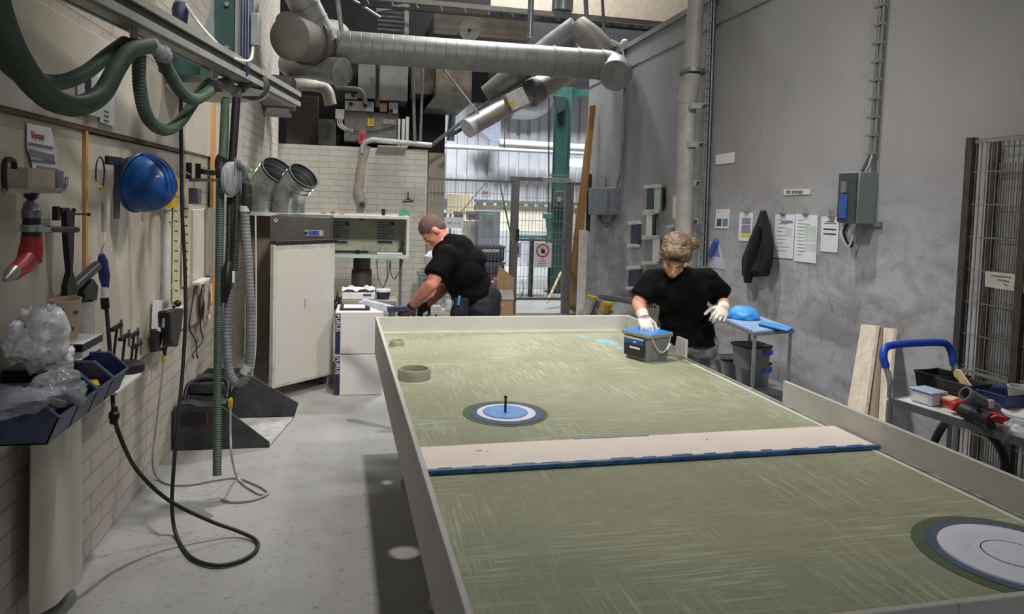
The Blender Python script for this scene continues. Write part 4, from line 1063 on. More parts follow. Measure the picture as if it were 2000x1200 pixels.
tag(build(MB().sheet(lambda u, v: Vector((q.x-.05+.10*u, HY+.02-.01*v+.02*u, zc+.004+.075*(1-v)*(1-abs(u-.4))+.004)), 8, 6, .004), 'green_cloth', mat('green_cloth', (92, 168, 116), .7)), 'green cloth draped on the hood top beside the white brick wall', 'cloth')
for i, (px, w, h) in enumerate(((632, .05, .03), (650, .04, .025), (668, .05, .02), (770, .06, .015), (784, .05, .02))):
    q = at(px, 412, Y=HY+.15)
    tag(build(MB().box((q.x, HY+.15, zc+h/2+.001), (w, .05, h)), 'small_block', (CARD, mat('moss_scrap', (128, 122, 92)), CARD, WHITE, OFFW)[i]), 'small scrap block on the hood top, %s from the left' % ('first', 'second', 'third', 'fourth', 'fifth')[i], 'block')
# clothes hook and hanger over the hood
k = thing('wire_hanger', 'dark wire hanger on the white brick wall above the green cloth', 'hanger', at(797, 395, Y=9.88))
build(MB().tube([at(797, 375, Y=9.87), at(797, 388, Y=9.87), at(786, 394, Y=9.87), at(808, 393, Y=9.87), at(797, 388, Y=9.87)], .008, 6), 'wire', DARKM, k)
# exhaust stub under the shelf
k = thing('exhaust_pipe', 'wide grey exhaust pipe dropping behind the hood shelf', 'pipe', (0, HY+.42, .4))
q = at(707, 508, Y=HY+.42)
build(MB().lathe([(.085, 0), (.085, -.14), (.10, -.15), (.10, -.30), (.085, -.31), (.085, -.75)], Vector((q.x, HY+.42, zs-.03)), n=22), 'pipe_body', mat('taupe_duct', (98, 92, 88), .5, .3, .1), k)
for i, pp in enumerate(([(736, 508), (738, 540), (748, 562), (756, 540), (756, 508)], [(762, 508), (758, 540), (745, 570), (733, 590)], [(762, 508), (764, 535), (771, 545), (780, 530), (784, 508)], [(787, 508), (780, 530), (770, 545), (765, 538)])):
    cable([at(x, y, Y=HY+.15+.02*i) for x, y in pp], .005, mat('grey_cord', (118, 116, 100), .5), 'drooping_cord', 'thin cord drooping under the hood shelf, %s from the left' % ('first', 'second', 'third', 'fourth')[i])
# galvanised elbows standing on the hood
def elbow(cx, y, label, yaw, s=1.):
    k = thing('duct_elbow', label, 'duct', (cx, y, zc+.001), 0, 'galvanised elbows on the hood')
    r = .155*s; z0 = zc+.001
    d = Vector((sin(yaw), -cos(yaw), 0))     # opening leans this way
    def seg(z, t): return Vector((cx, y, z0+z))+d*t
    P = [seg(0, 0), seg(.08*s, 0), seg(.16*s, .01), seg(.24*s, .05), seg(.31*s, .11), seg(.37*s, .18)]
    o = MB()
    a = None
    rings = []; n = 32
    angs = [0, 0, 12, 30, 48, 48]
    for p, an in zip(P, angs):
        t = radians(an); ax = Vector((0, 0, 1))*cos(t)+d*sin(t); side = Vector((0, 0, 1)).cross(d).normalized(); up = ax.cross(side)
        rings.append([p+side*r*cos(2*pi*i/n)+up*r*sin(2*pi*i/n) for i in range(n)])
    t = radians(48); ax = Vector((0, 0, 1))*cos(t)+d*sin(t); side = Vector((0, 0, 1)).cross(d).normalized(); up = ax.cross(side)
    ri = r*.965
    inner = [[p+ (side*cos(2*pi*i/n)+up*sin(2*pi*i/n))*ri for i in range(n)] for p in (P[5], P[5]-ax*.10*s, P[5]-ax*.2*s)]
    allr = rings+inner; vs = [p for q in allr for p in q]; fs = []
    for i in range(len(allr)-1): fs += [(i*n+j, i*n+(j+1) % n, (i+1)*n+(j+1) % n, (i+1)*n+j) for j in range(n)]
    fs.append(tuple(range(n))[::-1]); fs.append(tuple(range((len(allr)-1)*n, len(allr)*n)))
    build(MB().add(vs, fs), 'duct_shell', GALV, k)
    sm = MB()
    build(MB().ring(P[1], r+.005, r-.002, .012, n=32), 'seam', GALV, k)
    build(MB().ring(P[5]-ax*.13*s, r+.005, r-.01, .010, ax), 'seam', GALV, k)
    build(MB().ring(P[5]-ax*.07*s, r+.004, r-.01, .008, ax), 'seam', GALV, k)
    build(MB().ring(P[5]-ax*.012, r+.006, r-.006, .02, ax), 'rubber_seal', RUBBER, k)
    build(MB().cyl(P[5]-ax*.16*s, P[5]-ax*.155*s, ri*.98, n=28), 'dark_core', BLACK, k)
    build(MB().ring(P[5]-ax*.075*s, ri-.0005, ri-.006, .006, ax), 'inner_bead', STEEL, k)
q = at(508, 412, Y=HY+.0); elbow(q.x-.01, HY+.42, 'galvanised duct elbow with dark open mouth on the hood, the left one', radians(46), 1.06)
q = at(560, 412, Y=HY+.0); elbow(q.x, HY+.17, 'galvanised duct elbow with dark open mouth on the hood, the right one', radians(50), .94)
# fridge with its swung door
fx0, fx1, fy = -.775, -.30, 6.18
fr = thing('steel_fridge', 'stainless fridge on castors with a pale textured door swung half open', 'fridge', ((fx0+fx1)/2, fy+.3, 0))
zt = 1.412
zt = min(zt, 1.41)
build(MB().bx(fx0, fx1, fy+.02, HY-.03, 1.195, zt), 'top_housing', STAIN, fr, bevel=.004)
build(MB().bx(fx0, fx0+.02, fy+.02, HY-.03, .10, 1.195).bx(fx1-.02, fx1, fy+.02, HY-.03, .10, 1.195).bx(fx0, fx1, HY-.05, HY-.03, .10, 1.195).bx(fx0, fx1, fy+.02, HY-.03, .10, .13), 'cabinet_shell', STAIN, fr)
build(MB().bx(fx0, fx0+.035, fy, fy+.02, .10, 1.195), 'door_frame', DARKM, fr)
q0 = at(595, 449, Y=fy+.015); q1 = at(632, 462, Y=fy+.015)
build(MB().bx(q0.x, q1.x, fy+.012, fy+.02, q1.z, q0.z), 'control_panel', mat('panel_grey', (140, 140, 146), .4), fr)
build(MB().bx(q0.x+.035, q1.x-.04, fy+.008, fy+.012, q1.z+.012, q0.z-.008), 'display', mat('display_blue', (58, 74, 150), .3), fr)
build(MB().cyl((q0.x+.012, fy+.012, (q0.z+q1.z)/2), (q0.x+.012, fy+.002, (q0.z+q1.z)/2), .012, n=14), 'dial', BLACK, fr)
build(MB().bx(q1.x-.030, q1.x-.018, fy+.008, fy+.012, q1.z+.012, q0.z-.012).bx(q1.x-.035, q1.x-.013, fy+.008, fy+.012, q1.z+.022, q1.z+.03), 'cross_mark', WHITE, fr)
build(MB().ring((fx0+.045, fy+.018, zt-.035), .014, .009, .003, (0, -1, 0)), 'round_badge', WHITE, fr)
build(MB().bx(fx0+.075, fx0+.135, fy+.016, fy+.019, zt-.032, zt-.026), 'nameplate', mat('nameplate', (80, 80, 84)), fr)
# door: hinge at the right, free edge at the left swung out
h0 = Vector((-.283, 6.165, 0)); h1 = Vector((-.712, 5.735, 0)); dd = (h1-h0).normalized(); nn = Vector((dd.y, -dd.x, 0))
if nn.y > 0: nn = -nn
def dv(t, o, z): return h0+dd*t+nn*o+Vector((0, 0, z))
dw = (h1-h0).length
build(MB().prism([dv(0, 0, .105), dv(dw, 0, .105), dv(dw, .045, .105), dv(0, .045, .105)], (0, 0, 1.10)), 'door', mat('door_edge', (196, 194, 186), .45), fr, bevel=.004)
build(MB().prism([dv(.02, .045, .125), dv(dw-.02, .045, .125), dv(dw-.02, .0485, .125), dv(.02, .0485, .125)], (0, 0, 1.035)), 'door_sheet', mat('mottled_sheet', (196, 192, 184), .65, 0, .05, 50, bump=.12, bscale=40), fr)
build(MB().prism([dv(-.01, .0, 1.205), dv(dw-.01, .0, 1.205), dv(dw-.01, .055, 1.205), dv(-.01, .055, 1.205)], (0, 0, .028)), 'door_handle', DARKM, fr, bevel=.003)
build(MB().prism([dv(dw*.5, .0487, .70), dv(dw*.5+.008, .0487, .70), dv(dw*.5+.008, .0492, .70), dv(dw*.5, .0492, .70)], (0, 0, .07)), 'scratch', mat('scratch_grey', (130, 126, 120)), fr)
for i, (x, y) in enumerate(((fx0+.05, 6.25), (fx1-.05, 6.25), (fx0+.05, HY-.1), (fx1-.05, HY-.1))):
    c = build(MB().box((x, y, .085), (.05, .05, .03)), 'castor', GALV, fr)
    build(MB().cyl((x-.014, y, .036), (x+.014, y, .036), .035, n=18), 'wheel', BLACK, c)
# stacked white cartons
def carton(z0, z1, label, dx=0., rz=0.):
    x0, x1, y0 = -.228+dx, .145+dx, 5.86
    k = thing('white_carton', label, 'box', ((x0+x1)/2, y0+.2, z0))
    R = Matrix.Rotation(rz, 3, 'Z'); c = Vector(((x0+x1)/2, y0+.22, (z0+z1)/2))
    build(MB().box(c, (x1-x0, .44, z1-z0-.004), R), 'carton_body', mat('carton_white', (208, 204, 202), .6, 0, .05, 3), k, bevel=.004)
    hx, hz = (x1-x0)/2, (z1-z0)/2
    build(MB().box(c+R @ Vector((-hx+.021, -.2205, -.004)), (.04, .002, hz*2-.02), R), 'printed_band', mat('carton_navy', (28, 32, 66), .5), k)
    xd = Vector((0, 0, -1)); ud = R @ Vector((1, 0, 0))
    text_part('PURUS', .046, c+R @ Vector((-hx+.006, -.2222, hz-.02)), xd, ud, WHITE, k)
    return k
carton(0, .330, 'lower white carton with dark blue printed band beside the fridge', .004, -.01)
carton(.332, .672, 'upper white carton with dark blue printed band beside the fridge', 0, .0)
tag(build(MB().bx(-.20, .04, 5.95, 6.2, .674, .684), 'flat_tray', BLACK), 'flat black tray lying on the upper white carton', 'tray')
tag(build(MB().bx(-.17, .00, 5.97, 6.15, .685, .69), 'white_sheet', PAPER), 'white sheet on the black tray on the carton', 'sheet')
# work bench behind: white tub, bucket, tools (stand on a bench by the brick wall)
bn = thing('work_bench', 'plain work bench behind the white cartons under the hood', 'bench', (.0, 6.6, 0))
build(MB().bx(-.25, .27, 6.35, 6.85, .66, .69), 'bench_top', mat('bench_top', (150, 142, 128), .6), bn)
for x in (-.22, .24):
    for y in (6.38, 6.82): build(MB().bx(x-.02, x+.02, y-.02, y+.02, 0, .66), 'leg', GALVD, bn)
k = thing('white_tub', 'square white tub with crumpled wrap on the bench under the hood', 'tub', (-.06, 6.5, .69))
qa = at(668, 596, Y=6.5); qb = at(732, 570, Y=6.5)
build(MB().bx(qa.x, qb.x, 6.42, 6.62, .692, qb.z), 'tub_body', WHITE, k, bevel=.006)
crk = MB().sheet(lambda u, v: Vector((qa.x+(qb.x-qa.x)*u, 6.42+.2*v, qb.z+.012+.022*abs(sin(u*7+v*3))+.02*noise.noise(Vector((u*6, v*6, 1))))), 18, 14, .003)
build(crk, 'wrap', PLASTBAG, k)
build(MB().bx(qb.x-.10, qb.x-.03, 6.416, 6.42, qb.z-.03, qb.z-.01), 'printed_label', mat('label_navy', (70, 84, 130)), k)
k = thing('dark_pail', 'dark blue pail with white lid on the bench right of the white tub', 'bucket', (.16, 6.5, .69))
q = at(748, 600, Y=6.5)
build(MB().cyl((q.x, 6.5, .692), (q.x, 6.5, .755), .052, .062, n=24), 'pail_body', NAVY, k)
build(MB().cyl((q.x, 6.5, .755), (q.x, 6.5, .775), .068, n=24), 'pail_lid', WHITE, k)
for i, (x, y, r) in enumerate(((654, 596, .02), (659, 580, .014), (664, 590, .018))):
    tag(build(MB().lathe([(r, 0), (r*1.1, .02), (r*.5, .05), (r*.4, .08)], at(x, y+8, Y=6.3)*1.0, n=12), 'black_fitting', BLACK), 'black fitting beside the fridge door above the cartons, %s of three' % ('left', 'middle', 'right')[i], 'fitting')
# white air pipe on the back wall
k = thing('wall_duct', 'off white duct bending down the white brick wall to a dark outlet', 'duct', at(706, 405, Y=9.7))
build(MB().tube(spline([at(715, 285, Y=9.75), at(712, 300, Y=9.75), at(707, 320, Y=9.75), at(704, 350, Y=9.75), at(700, 372, Y=9.75), at(704, 385, Y=9.75), at(706, 394, Y=9.75)], 5), .058, 14), 'duct_body', mat('beige_duct', (178, 168, 154), .5), k)
build(MB().box(at(707, 400, Y=9.72), (.09, .09, .09)), 'outlet', mat('outlet_grey', (120, 112, 106), .5), k, bevel=.004)
build(MB().cyl(at(707, 400, Y=9.67), at(707, 400, Y=9.66), .03, n=14), 'outlet_hole', BLACK, k)
tag(build(MB().bx(.12, .50, 9.55, 9.9, ZB+.001, ZB+.012), 'ledge_board', OFFW), 'pale board on the ledge of the white brick wall', 'board')
k = thing('steam_pipe', 'white pipe running along the top edge of the brick wall', 'pipe', at(770, 285, Y=9.7))
build(MB().tube(spline([at(707, 300, Y=9.7), at(708, 288, Y=9.7), at(714, 278, Y=9.7), at(728, 273, Y=9.7)], 5)+[at(843, 284, Y=9.7)], .035, 12), 'pipe_run', mat('pale_pipe', (178, 180, 180), .4, .3), k)
build(MB().cyl(at(843, 284, Y=9.7), at(958, 195, Y=9.35), .025, n=12), 'diagonal_run', GALVD, k)
# tool held by the man over the cartons
K_ = thing('hand_sander', 'long pale sander held by the man over the cartons', 'tool', at(760, 600, Y=5.3))
build(MB().prism([at(700, 592, Y=5.1), at(712, 586, Y=5.1), at(775, 601, Y=4.93), at(792, 604, Y=4.88), at(790, 611, Y=4.88), at(745, 608, Y=5.0)], (0, .06, 0)), 'sander_body', mat('pale_blue_grey', (196, 198, 214), .5), K_, bevel=.004)
build(MB().prism([at(755, 601, Y=4.87), at(795, 598, Y=4.84), at(800, 609, Y=4.84), at(758, 611, Y=4.87)], (0, .05, 0)), 'sander_grip', mat('slate_grip', (70, 70, 96), .5), K_, bevel=.005)
# ------------------------------------------------------------------ ducts and machinery overhead
DY = 8.5
dl_ = at(640, 90, Y=DY); dr_ = at(1175, 126, Y=DY); zd = (dl_.z+dr_.z)/2
k = thing('spiral_duct', 'thick grey spiral duct crossing the whole hall overhead', 'duct', ((dl_.x+dr_.x)/2, DY, zd-.18))
build(MB().cyl((dl_.x, DY, zd), (dr_.x, DY, zd), .176, n=36), 'long_run', SPIRX, k)
e = spline([Vector((dr_.x-.02, DY, zd)), Vector((dr_.x+.10, DY, zd+.0)), Vector((dr_.x+.2, DY+.02, zd-.08)), Vector((dr_.x+.24, DY+.05, zd-.22))], 6)
build(MB().tube([Vector((dr_.x-.02, DY, zd)), Vector((dr_.x+.08, DY-.01, zd-.01)), Vector((dr_.x+.14, DY-.06, zd-.05)), Vector((dr_.x+.13, DY-.2, zd-.12)), Vector((dr_.x+.06, DY-.34, zd-.18))], [.18, .185, .19, .185, .18], 28, ref=(0, 1, 0)), 'end_elbow', GALVD, k)
for x in (.02, .32, .62): build(MB().ring((dr_.x-x, DY, zd), .186, .17, .02, (1, 0, 0)), 'joint_ring', GALVD, k)
build(MB().ring((dl_.x+.1, DY, zd), .186, .17, .02, (1, 0, 0)), 'joint_ring', GALVD, k)
# riser that rises from the elbow and comes down to the left
k = thing('round_duct', 'grey round duct rising over the crossing duct and dropping to its capped end', 'duct', at(1130, 60, Y=8.9))
build(MB().tube([at(1185, 110, Y=8.75), at(1150, 72, Y=8.85), at(1128, 56, Y=8.95)], .17, 24), 'rising_run', mat('duct_warm_grey', (140, 136, 128), .45, .5, .12), k)
build(MB().tube([at(1128, 56, Y=8.95), at(1090, 82, Y=9.1), at(1040, 120, Y=9.2), at(985, 160, Y=9.3), at(950, 185, Y=9.4)], [.165, .16, .15, .14, .12], 24), 'falling_run', GALVD, k)
k = thing('slanting_duct', 'pale dusty duct slanting down to a round white cap above the gate', 'duct', at(925, 250, Y=9.0))
s0 = at(1120, 132, Y=9.6); s1 = at(1045, 178, Y=9.35); s2 = at(918, 248, Y=8.9)
build(MB().cyl(s0, s1, .16, n=24), 'upper_run', mat('cream_duct', (178, 170, 150), .5, .2, .15), k)
build(MB().cyl(s1+(s0-s1).normalized()*.05, s1-(s0-s1).normalized()*.10, .175, n=24), 'joint_ring', GALVD, k)
build(MB().cyl(s1, s2, .115, n=24), 'lower_run', mat('pink_grey_duct', (156, 150, 144), .45, .4, .12), k)
build(MB().cyl(s2+(s1-s2).normalized()*.02, s2-(s1-s2).normalized()*.05, .12, n=28), 'end_cap', mat('pale_cap', (186, 186, 190), .4), k)
vb = at(1008, 195, Y=9.05)
build(MB().box(vb, (.24, .20, .22), Matrix.Rotation(radians(-28), 3, 'Y')), 'valve_box', mat('valve_box', (186, 182, 174), .45), k, bevel=.005)
build(MB().cyl(at(1000, 203, Y=8.93), at(1000, 203, Y=8.92), .035, n=14), 'yellow_dot', YEL, k)
tag(build(MB().bar(at(880, 265, Y=9.3), at(1050, 160, Y=9.3), .05, .05), 'slanting_bar', DARKM), 'dark steel bar slanting beside the capped duct', 'bar')
# spiral duct from the top left meeting the crossing duct
k = thing('feed_duct', 'thick round duct coming down from the top left onto the crossing duct', 'duct', at(625, 80, Y=8.3))
build(MB().cyl(at(575, -30, Y=8.1), at(632, 82, Y=8.35), .165, n=30), 'duct_body', mat('duct_light', (158, 160, 156), .42, .5, .12), k)
for t in (.35, .6, .85):
    a, b = at(575, -30, Y=8.1), at(632, 82, Y=8.35); p = a.lerp(b, t); build(MB().ring(p, .172, .16, .014, b-a, 28), 'seam', GALVD, k)
k = thing('insulated_duct', 'wide dusty insulated duct bulging left of the crossing duct', 'duct', at(560, 90, Y=8.9))
ic = at(566, 73, Y=8.0); id_ = at(650, 84, Y=8.75)
build(MB().cyl(ic, id_, .235, .26, n=30), 'duct_body', mat('dusty_beige', (126, 121, 108), .7, 0, .15, 4), k)
build(MB().lathe([(.235, 0), (.20, .06), (.14, .10), (.001, .12)], ic, ic-id_, n=26), 'rounded_end', mat('dusty_beige', (122, 114, 98)), k)
for t in (.35, .55): build(MB().ring(ic.lerp(id_, t), .275, .24, .05, id_-ic), 'strap', mat('strap_brown', (84, 76, 64), .6), k)
build(MB().ell(at(572, 40, Y=8.2), (.18, .16, .09)), 'top_bulge', mat('dusty_beige', (122, 114, 98)), k)
k = thing('capped_branch', 'short grey branch duct with a rounded end below the crossing duct', 'duct', at(670, 140, Y=8.35))
build(MB().tube([at(560, 125, Y=8.8), at(620, 132, Y=8.5), at(665, 141, Y=8.3)], [.13, .14, .155], 26), 'branch_body', mat('duct_light', (158, 160, 156)), k)
build(MB().lathe([(.157, 0), (.157, .03), (.13, .05), (.001, .055)], at(665, 141, Y=8.3), at(680, 143, Y=8.2)-at(640, 137, Y=8.4), n=28), 'branch_cap', mat('cap_grey', (128, 130, 124), .45, .3), k)
k = thing('bent_pipe', 'beige pipe bending downward under the branch duct', 'pipe', at(640, 190, Y=9.4))
build(MB().tube(spline([at(552, 165, Y=8.7), at(600, 166, Y=9.2), at(628, 170, Y=9.4), at(640, 180, Y=9.4), at(646, 205, Y=9.4)], 6), .075, 16), 'pipe_body', mat('beige_pipe', (150, 142, 126), .6), k)
tag(build(MB().box(at(546, 182, Y=8.5), (.32, .4, .34)), 'machine_box', mat('machine_grey', (88, 86, 82), .5), bevel=.01), 'grey machine box behind the end of the rail', 'box')
tag(build(MB().box(at(545, 216, Y=8.5), (.24, .3, .12)), 'switch_box', mat('box_grey', (120, 120, 116), .5), bevel=.006), 'pale grey box hanging below the machine box at the rail end', 'box')
# plant room behind
PY = 10.85
def panel(x0, y0, x1, y1, Y, d, m, name, label, cat='panel', bevel=.005):
    a = at(x0, y0, Y=Y); b = at(x1, y1, Y=Y)
    return tag(build(MB().bx(a.x, b.x, Y, Y+d, b.z, a.z), name, m, bevel=bevel), label, cat)
PG2 = mat('plant_grey', (128, 130, 126), .5, .3, .2, 3)
panel(700, 118, 733, 193, 10.2, .69, PG2, 'duct_box', 'grey steel duct box above the control panel, the narrow one')
panel(738, 118, 796, 198, 10.2, .69, PG2, 'duct_box', 'grey steel duct box under the crossing duct, beside the dark hanger')
panel(804, 120, 849, 185, 10.3, .59, mat('rusty_grey', (112, 104, 94), .7, .2, .3, 8), 'duct_box', 'rust mottled duct box left of the slanting wire')
panel(852, 120, 921, 188, 10.1, .79, mat('rusty_grey2', (122, 112, 98), .7, .2, .3, 8), 'duct_box', 'widest rust mottled duct box beneath the crossing duct')
a = at(852, 188, Y=10.1); b = at(921, 215, Y=10.1); c = at(832, 210, Y=10.1)
tag(build(MB().prism([at(852, 184, Y=10.1), at(921, 184, Y=10.1), at(921, 200, Y=10.1), at(905, 214, Y=10.1), c], (0, .79, 0)), 'duct_hopper', mat('hopper_grey', (92, 92, 88), .6)), 'dark tapering hopper below the widest duct box', 'hopper')
panel(560, 185, 620, 287, 10.6, .1, mat('brown_panel', (62, 54, 46), .6, .1, .2), 'dark_door', 'dark brown steel panel standing on the brick wall at the left')
panel(622, 232, 656, 284, 10.3, .3, mat('dark_grey_box', (78, 76, 74), .5), 'relay_box', 'dark grey box left of the small white junction box', 'box')
k = thing('switchgear_unit', 'grey control panel with white top plates and a yellow sticker above the brick wall', 'control panel', at(725, 280, Y=10.3))
a, b = at(673, 216, Y=10.3), at(778, 280, Y=10.3)
build(MB().bx(a.x, b.x, 10.3, 10.7, b.z, a.z), 'panel_body', mat('panel_dark', (104, 102, 98), .5), k, bevel=.005)
for x0, x1, y0, y1 in ((674, 698, 182, 194), (674, 730, 196, 218), (760, 777, 200, 222)):
    a, b = at(x0, y0, Y=10.25), at(x1, y1, Y=10.25); build(MB().bx(a.x, b.x, 10.25, 10.3, b.z, a.z), 'cover_plate', mat('plate_white', (176, 176, 170), .5), k)
for x, y in ((690, 186), (685, 203), (713, 206), (764, 217)):
    build(MB().cyl(at(x, y, Y=10.25), at(x, y, Y=10.22), .028, n=12), 'gland', BLACK, k)
for x0, x1, y0, y1, m in ((718, 730, 230, 246, YEL), (742, 756, 201, 218, CARD), (748, 772, 232, 243, mat('plate_mid', (140, 138, 132)))):
    a, b = at(x0, y0, Y=10.24), at(x1, y1, Y=10.24); build(MB().bx(a.x, b.x, 10.27, 10.3, b.z, a.z), 'sticker', m, k)
build(MB().tube(spline([at(655, 172, Y=10.2), at(680, 173, Y=10.2), at(702, 176, Y=10.2), at(711, 188, Y=10.2), at(713, 204, Y=10.2)], 6), .035, 12), 'cable_duct', mat('olive_pipe', (104, 98, 84), .6), k)
panel(655, 213, 672, 232, 10.15, .2, mat('plate_white', (176, 176, 170)), 'junction_box', 'small white junction box left of the control panel', 'box')
for i in range(3):
    cable([at(660+4*i, 228, Y=10.16), at(660+4*i, 242, Y=10.15), at(668+5*i, 252, Y=10.15), at(690, 258-i*2, Y=10.31)], .008, OFFW, 'white_lead', 'white lead below the small junction box, %s of three' % ('left', 'middle', 'right')[i])
cable([at(690, 257, Y=10.2), at(730, 257, Y=10.2), at(760, 250, Y=10.2), at(790, 243, Y=10.2)], .008, DARKM, 'grey_lead', 'grey lead running across the control panel')
k = thing('red_box', 'small red box standing at the end of the white pipe on the brick wall', 'box', at(707, 278, Y=9.9))
build(MB().box(at(707, 269, Y=9.95), (.09, .08, .17)), 'box_body', mat('signal_red', (196, 58, 50), .5), k, bevel=.004)
for dy in (-3, 3): build(MB().cyl(at(707, 267+dy, Y=9.85), at(707, 267+dy, Y=9.84), .012, n=10), 'button', BLACK, k)
for i, (x0, x1, y) in enumerate(((778, 781, 240), (785, 790, 240), (793, 798, 236))):
    panel(x0, y-8, x1, 287, 10.1, .05, OFFW, 'white_duct_strip', 'white upright cable cover right of the control panel, %s of three' % ('left', 'middle', 'right')[i], 'cover')
# posts and hangers
def rod(p0, p1, r, m, name, label, cat='pipe', n=10): return tag(build(MB().cyl(p0, p1, r, n=n), name, m), label, cat)
rod(at(826, 124, Y=9.6), at(821, 276, Y=9.6), .018, GALVD, 'hanger_pipe', 'thin upright pipe between the crossing duct and the brick wall, right one')
rod(at(807, 160, Y=9.7), at(810, 276, Y=9.7), .022, GALVD, 'hanger_pipe', 'thin upright pipe left of its twin above the brick wall')
rod(at(738, 121, Y=9.6), at(737, 210, Y=9.6), .03, DARKM, 'hanger_pipe', 'dark upright hanger pipe between the two grey duct boxes')
rod(at(1038, -20, Y=8.3), at(1035, 72, Y=8.3), .035, STEEL, 'duct_hanger', 'steel hanger post over the crossing duct near the middle', 'hanger')
rod(at(657, -20, Y=8.2), at(667, 60, Y=8.25), .025, STEEL, 'duct_hanger', 'steel hanger post over the left end of the crossing duct', 'hanger')
rod(at(858, 124, Y=9.0), at(935, 222, Y=8.9), .012, STEEL, 'stay_wire', 'thin stay rod slanting from the crossing duct to the capped duct', 'rod')
rod(at(990, 160, Y=9.3), at(985, 290, Y=9.3), .008, STEEL, 'stay_wire', 'thin wire hanging below the valve box of the slanting duct', 'wire')
# tray line and lattice near the roof
k = thing('overhead_track', 'pale cable track crossing above the ducts toward the right wall', 'track', at(1000, 30, Y=9.2))
t0, t1, t2 = at(690, -8, Y=9.4), at(1130, 26, Y=9.4), at(1320, 50, Y=9.4)
build(MB().bar(t0, t2, .06, .06), 'upper_bar', mat('track_grey', (138, 134, 126), .5), k)
build(MB().bar(t0-Vector((0, 0, .10)), t2-Vector((0, 0, .10)), .04, .03), 'lower_bar', DARKM, k)
for i in range(14):
    p = t0.lerp(t2, (i+.5)/14); build(MB().bar(p, p+Vector((.05, 0, -.10)), .015, .015), 'clip', STEEL, k)
k = thing('wall_lattice', 'dark louvred vent with pale frame above the left part of the crossing duct', 'vent', at(770, 60, Y=10.4))
a, b = at(738, 22, Y=10.4), at(790, 60, Y=10.4)
for i in range(5):
    z = b.z+(a.z-b.z)*i/4; build(MB().bx(a.x, b.x, 10.4, 10.44, z-.012, z+.012), 'louvre', GALVD, k)
build(MB().bar(at(794, 12, Y=10.3), at(794, 68, Y=10.3), .06, .06), 'frame_post', STEEL, k)
build(MB().bar(at(735, 20, Y=10.35), at(800, 10, Y=10.35), .05, .05), 'frame_head', STEEL, k)
rod(at(690, 0, Y=10), at(742, 34, Y=10.2), .02, STEEL, 'brace_rod', 'pale brace rod slanting to the louvred vent', 'rod')
k = thing('fan_cover', 'round grey fan cover on the dusty panel above the crossing duct', 'cover', at(917, 60, Y=10.0))
build(MB().cyl(at(917, 59, Y=10.03), at(917, 59, Y=9.96), .145, n=32), 'disc', mat('disc_grey', (140, 138, 132), .5), k)
build(MB().cyl(at(917, 59, Y=9.96), at(917, 59, Y=9.95), .022, n=14), 'hub', DARKM, k)
panel(848, 22, 1035, 80, 10.02, .87, mat('dusty_panel', (104, 96, 84), .7, 0, .25, 3), 'dusty_panel', 'wide dusty panel behind the fan cover')
a_ = at(1040, 38, Y=10.95); b_ = at(1300, 180, Y=10.95)
structure(MB().bx(1.75, b_.x, 10.95, 11.05, b_.z, a_.z), 'trim_11', mat('dark_grey_steel', (70, 70, 72), .6, .1))  # plain dark grey panel beside the mezzanine
k = tag(build(MB().bx(2.0, 9, 13.2, 13.5, 4.1, 4.9), 'roof_beam', mat('brown_beam', (84, 74, 62), .7, 0, .15, 3)), 'deep beige roof beam running across at the top right', 'beam')
tag(build(MB().bx(1.2, 9, 12.9, 13.1, 5.0, 7.2), 'roof_beam', mat('beam_light', (92, 82, 68), .7)), 'upper beige roof panel at the very top right', 'beam')
rod(at(1100, -20, Y=9.4), at(1098, 22, Y=9.4), .14, GALV, 'roof_duct', 'shiny short round duct at the top edge above the riser', 'duct', 24)
rod(at(1143, -20, Y=9.2), at(1146, 45, Y=9.2), .03, GALVD, 'roof_hanger', 'thin upright rod at the top edge beside the shiny duct', 'rod')
rod(at(1176, -10, Y=9.2), at(1181, 84, Y=9.2), .02, GALVD, 'roof_hanger', 'thin upright rod above the elbow of the crossing duct', 'rod')
k = thing('wall_camera', 'small pale fitting with a bracket on the top corner of the right wall', 'fitting', at(1220, 85, Y=8.9))
build(MB().ell(at(1220, 84, Y=8.9), (.05, .05, .05)), 'head', OFFW, k)
build(MB().cyl(at(1193, 80, Y=8.9), at(1215, 90, Y=8.9), .02, n=10), 'arm', OFFW, k)
cable([at(1216, 95, X=XR-.02), at(1220, 130, X=XR-.02), at(1218, 240, X=XR-.02), at(1213, 330, X=XR-.02), at(1205, 365, X=XR-.03)], .016, GALVD, 'conduit', 'grey conduit running down the far end of the right wall to the switch box', 'conduit')
# ------------------------------------------------------------------ mesh fence, gate and what stands behind it
GY = 10.0
def fence_mesh(x0, x1, z0, z1, Y, name, m, parent, sx=.05, sz=.2, r=.0035):
    mb = MB(); x = x0
    while x <= x1+1e-6: mb.bx(x-r*.7, x+r*.7, Y-r*.7, Y+r*.7, z0, z1); x += sx
    z = z0
    while z <= z1+1e-6: mb.bx(x0, x1, Y-r*1.6, Y-r*.2, z-r, z+r); z += sz
    return build(mb, name, m, parent, smooth=False)
WIRE = mat('fence_wire', (150, 152, 154), .4, .5, .1); PST = mat('fence_post', (112, 110, 108), .5, .3, .15)
gx = lambda px, py=480, Y=GY: at(px, py, Y=Y).x
f = thing('mesh_fence', 'grey wire mesh fence panel left of the gate, behind the bending man', 'fence', (gx(910), GY, 0))
fence_mesh(gx(828), gx(996), .08, 1.84, GY, 'wire_mesh', WIRE, f)
build(MB().bx(gx(822)-.03, gx(822)+.03, GY-.03, GY+.03, 0, 1.93), 'post', PST, f)
build(MB().bx(gx(825), gx(998), GY-.015, GY+.015, 1.84, 1.87), 'top_rail', PST, f)
build(MB().bar((gx(948), GY-.03, 1.86), (gx(892), GY-.03, 1.36), .014, .014), 'stay', STEEL, f)
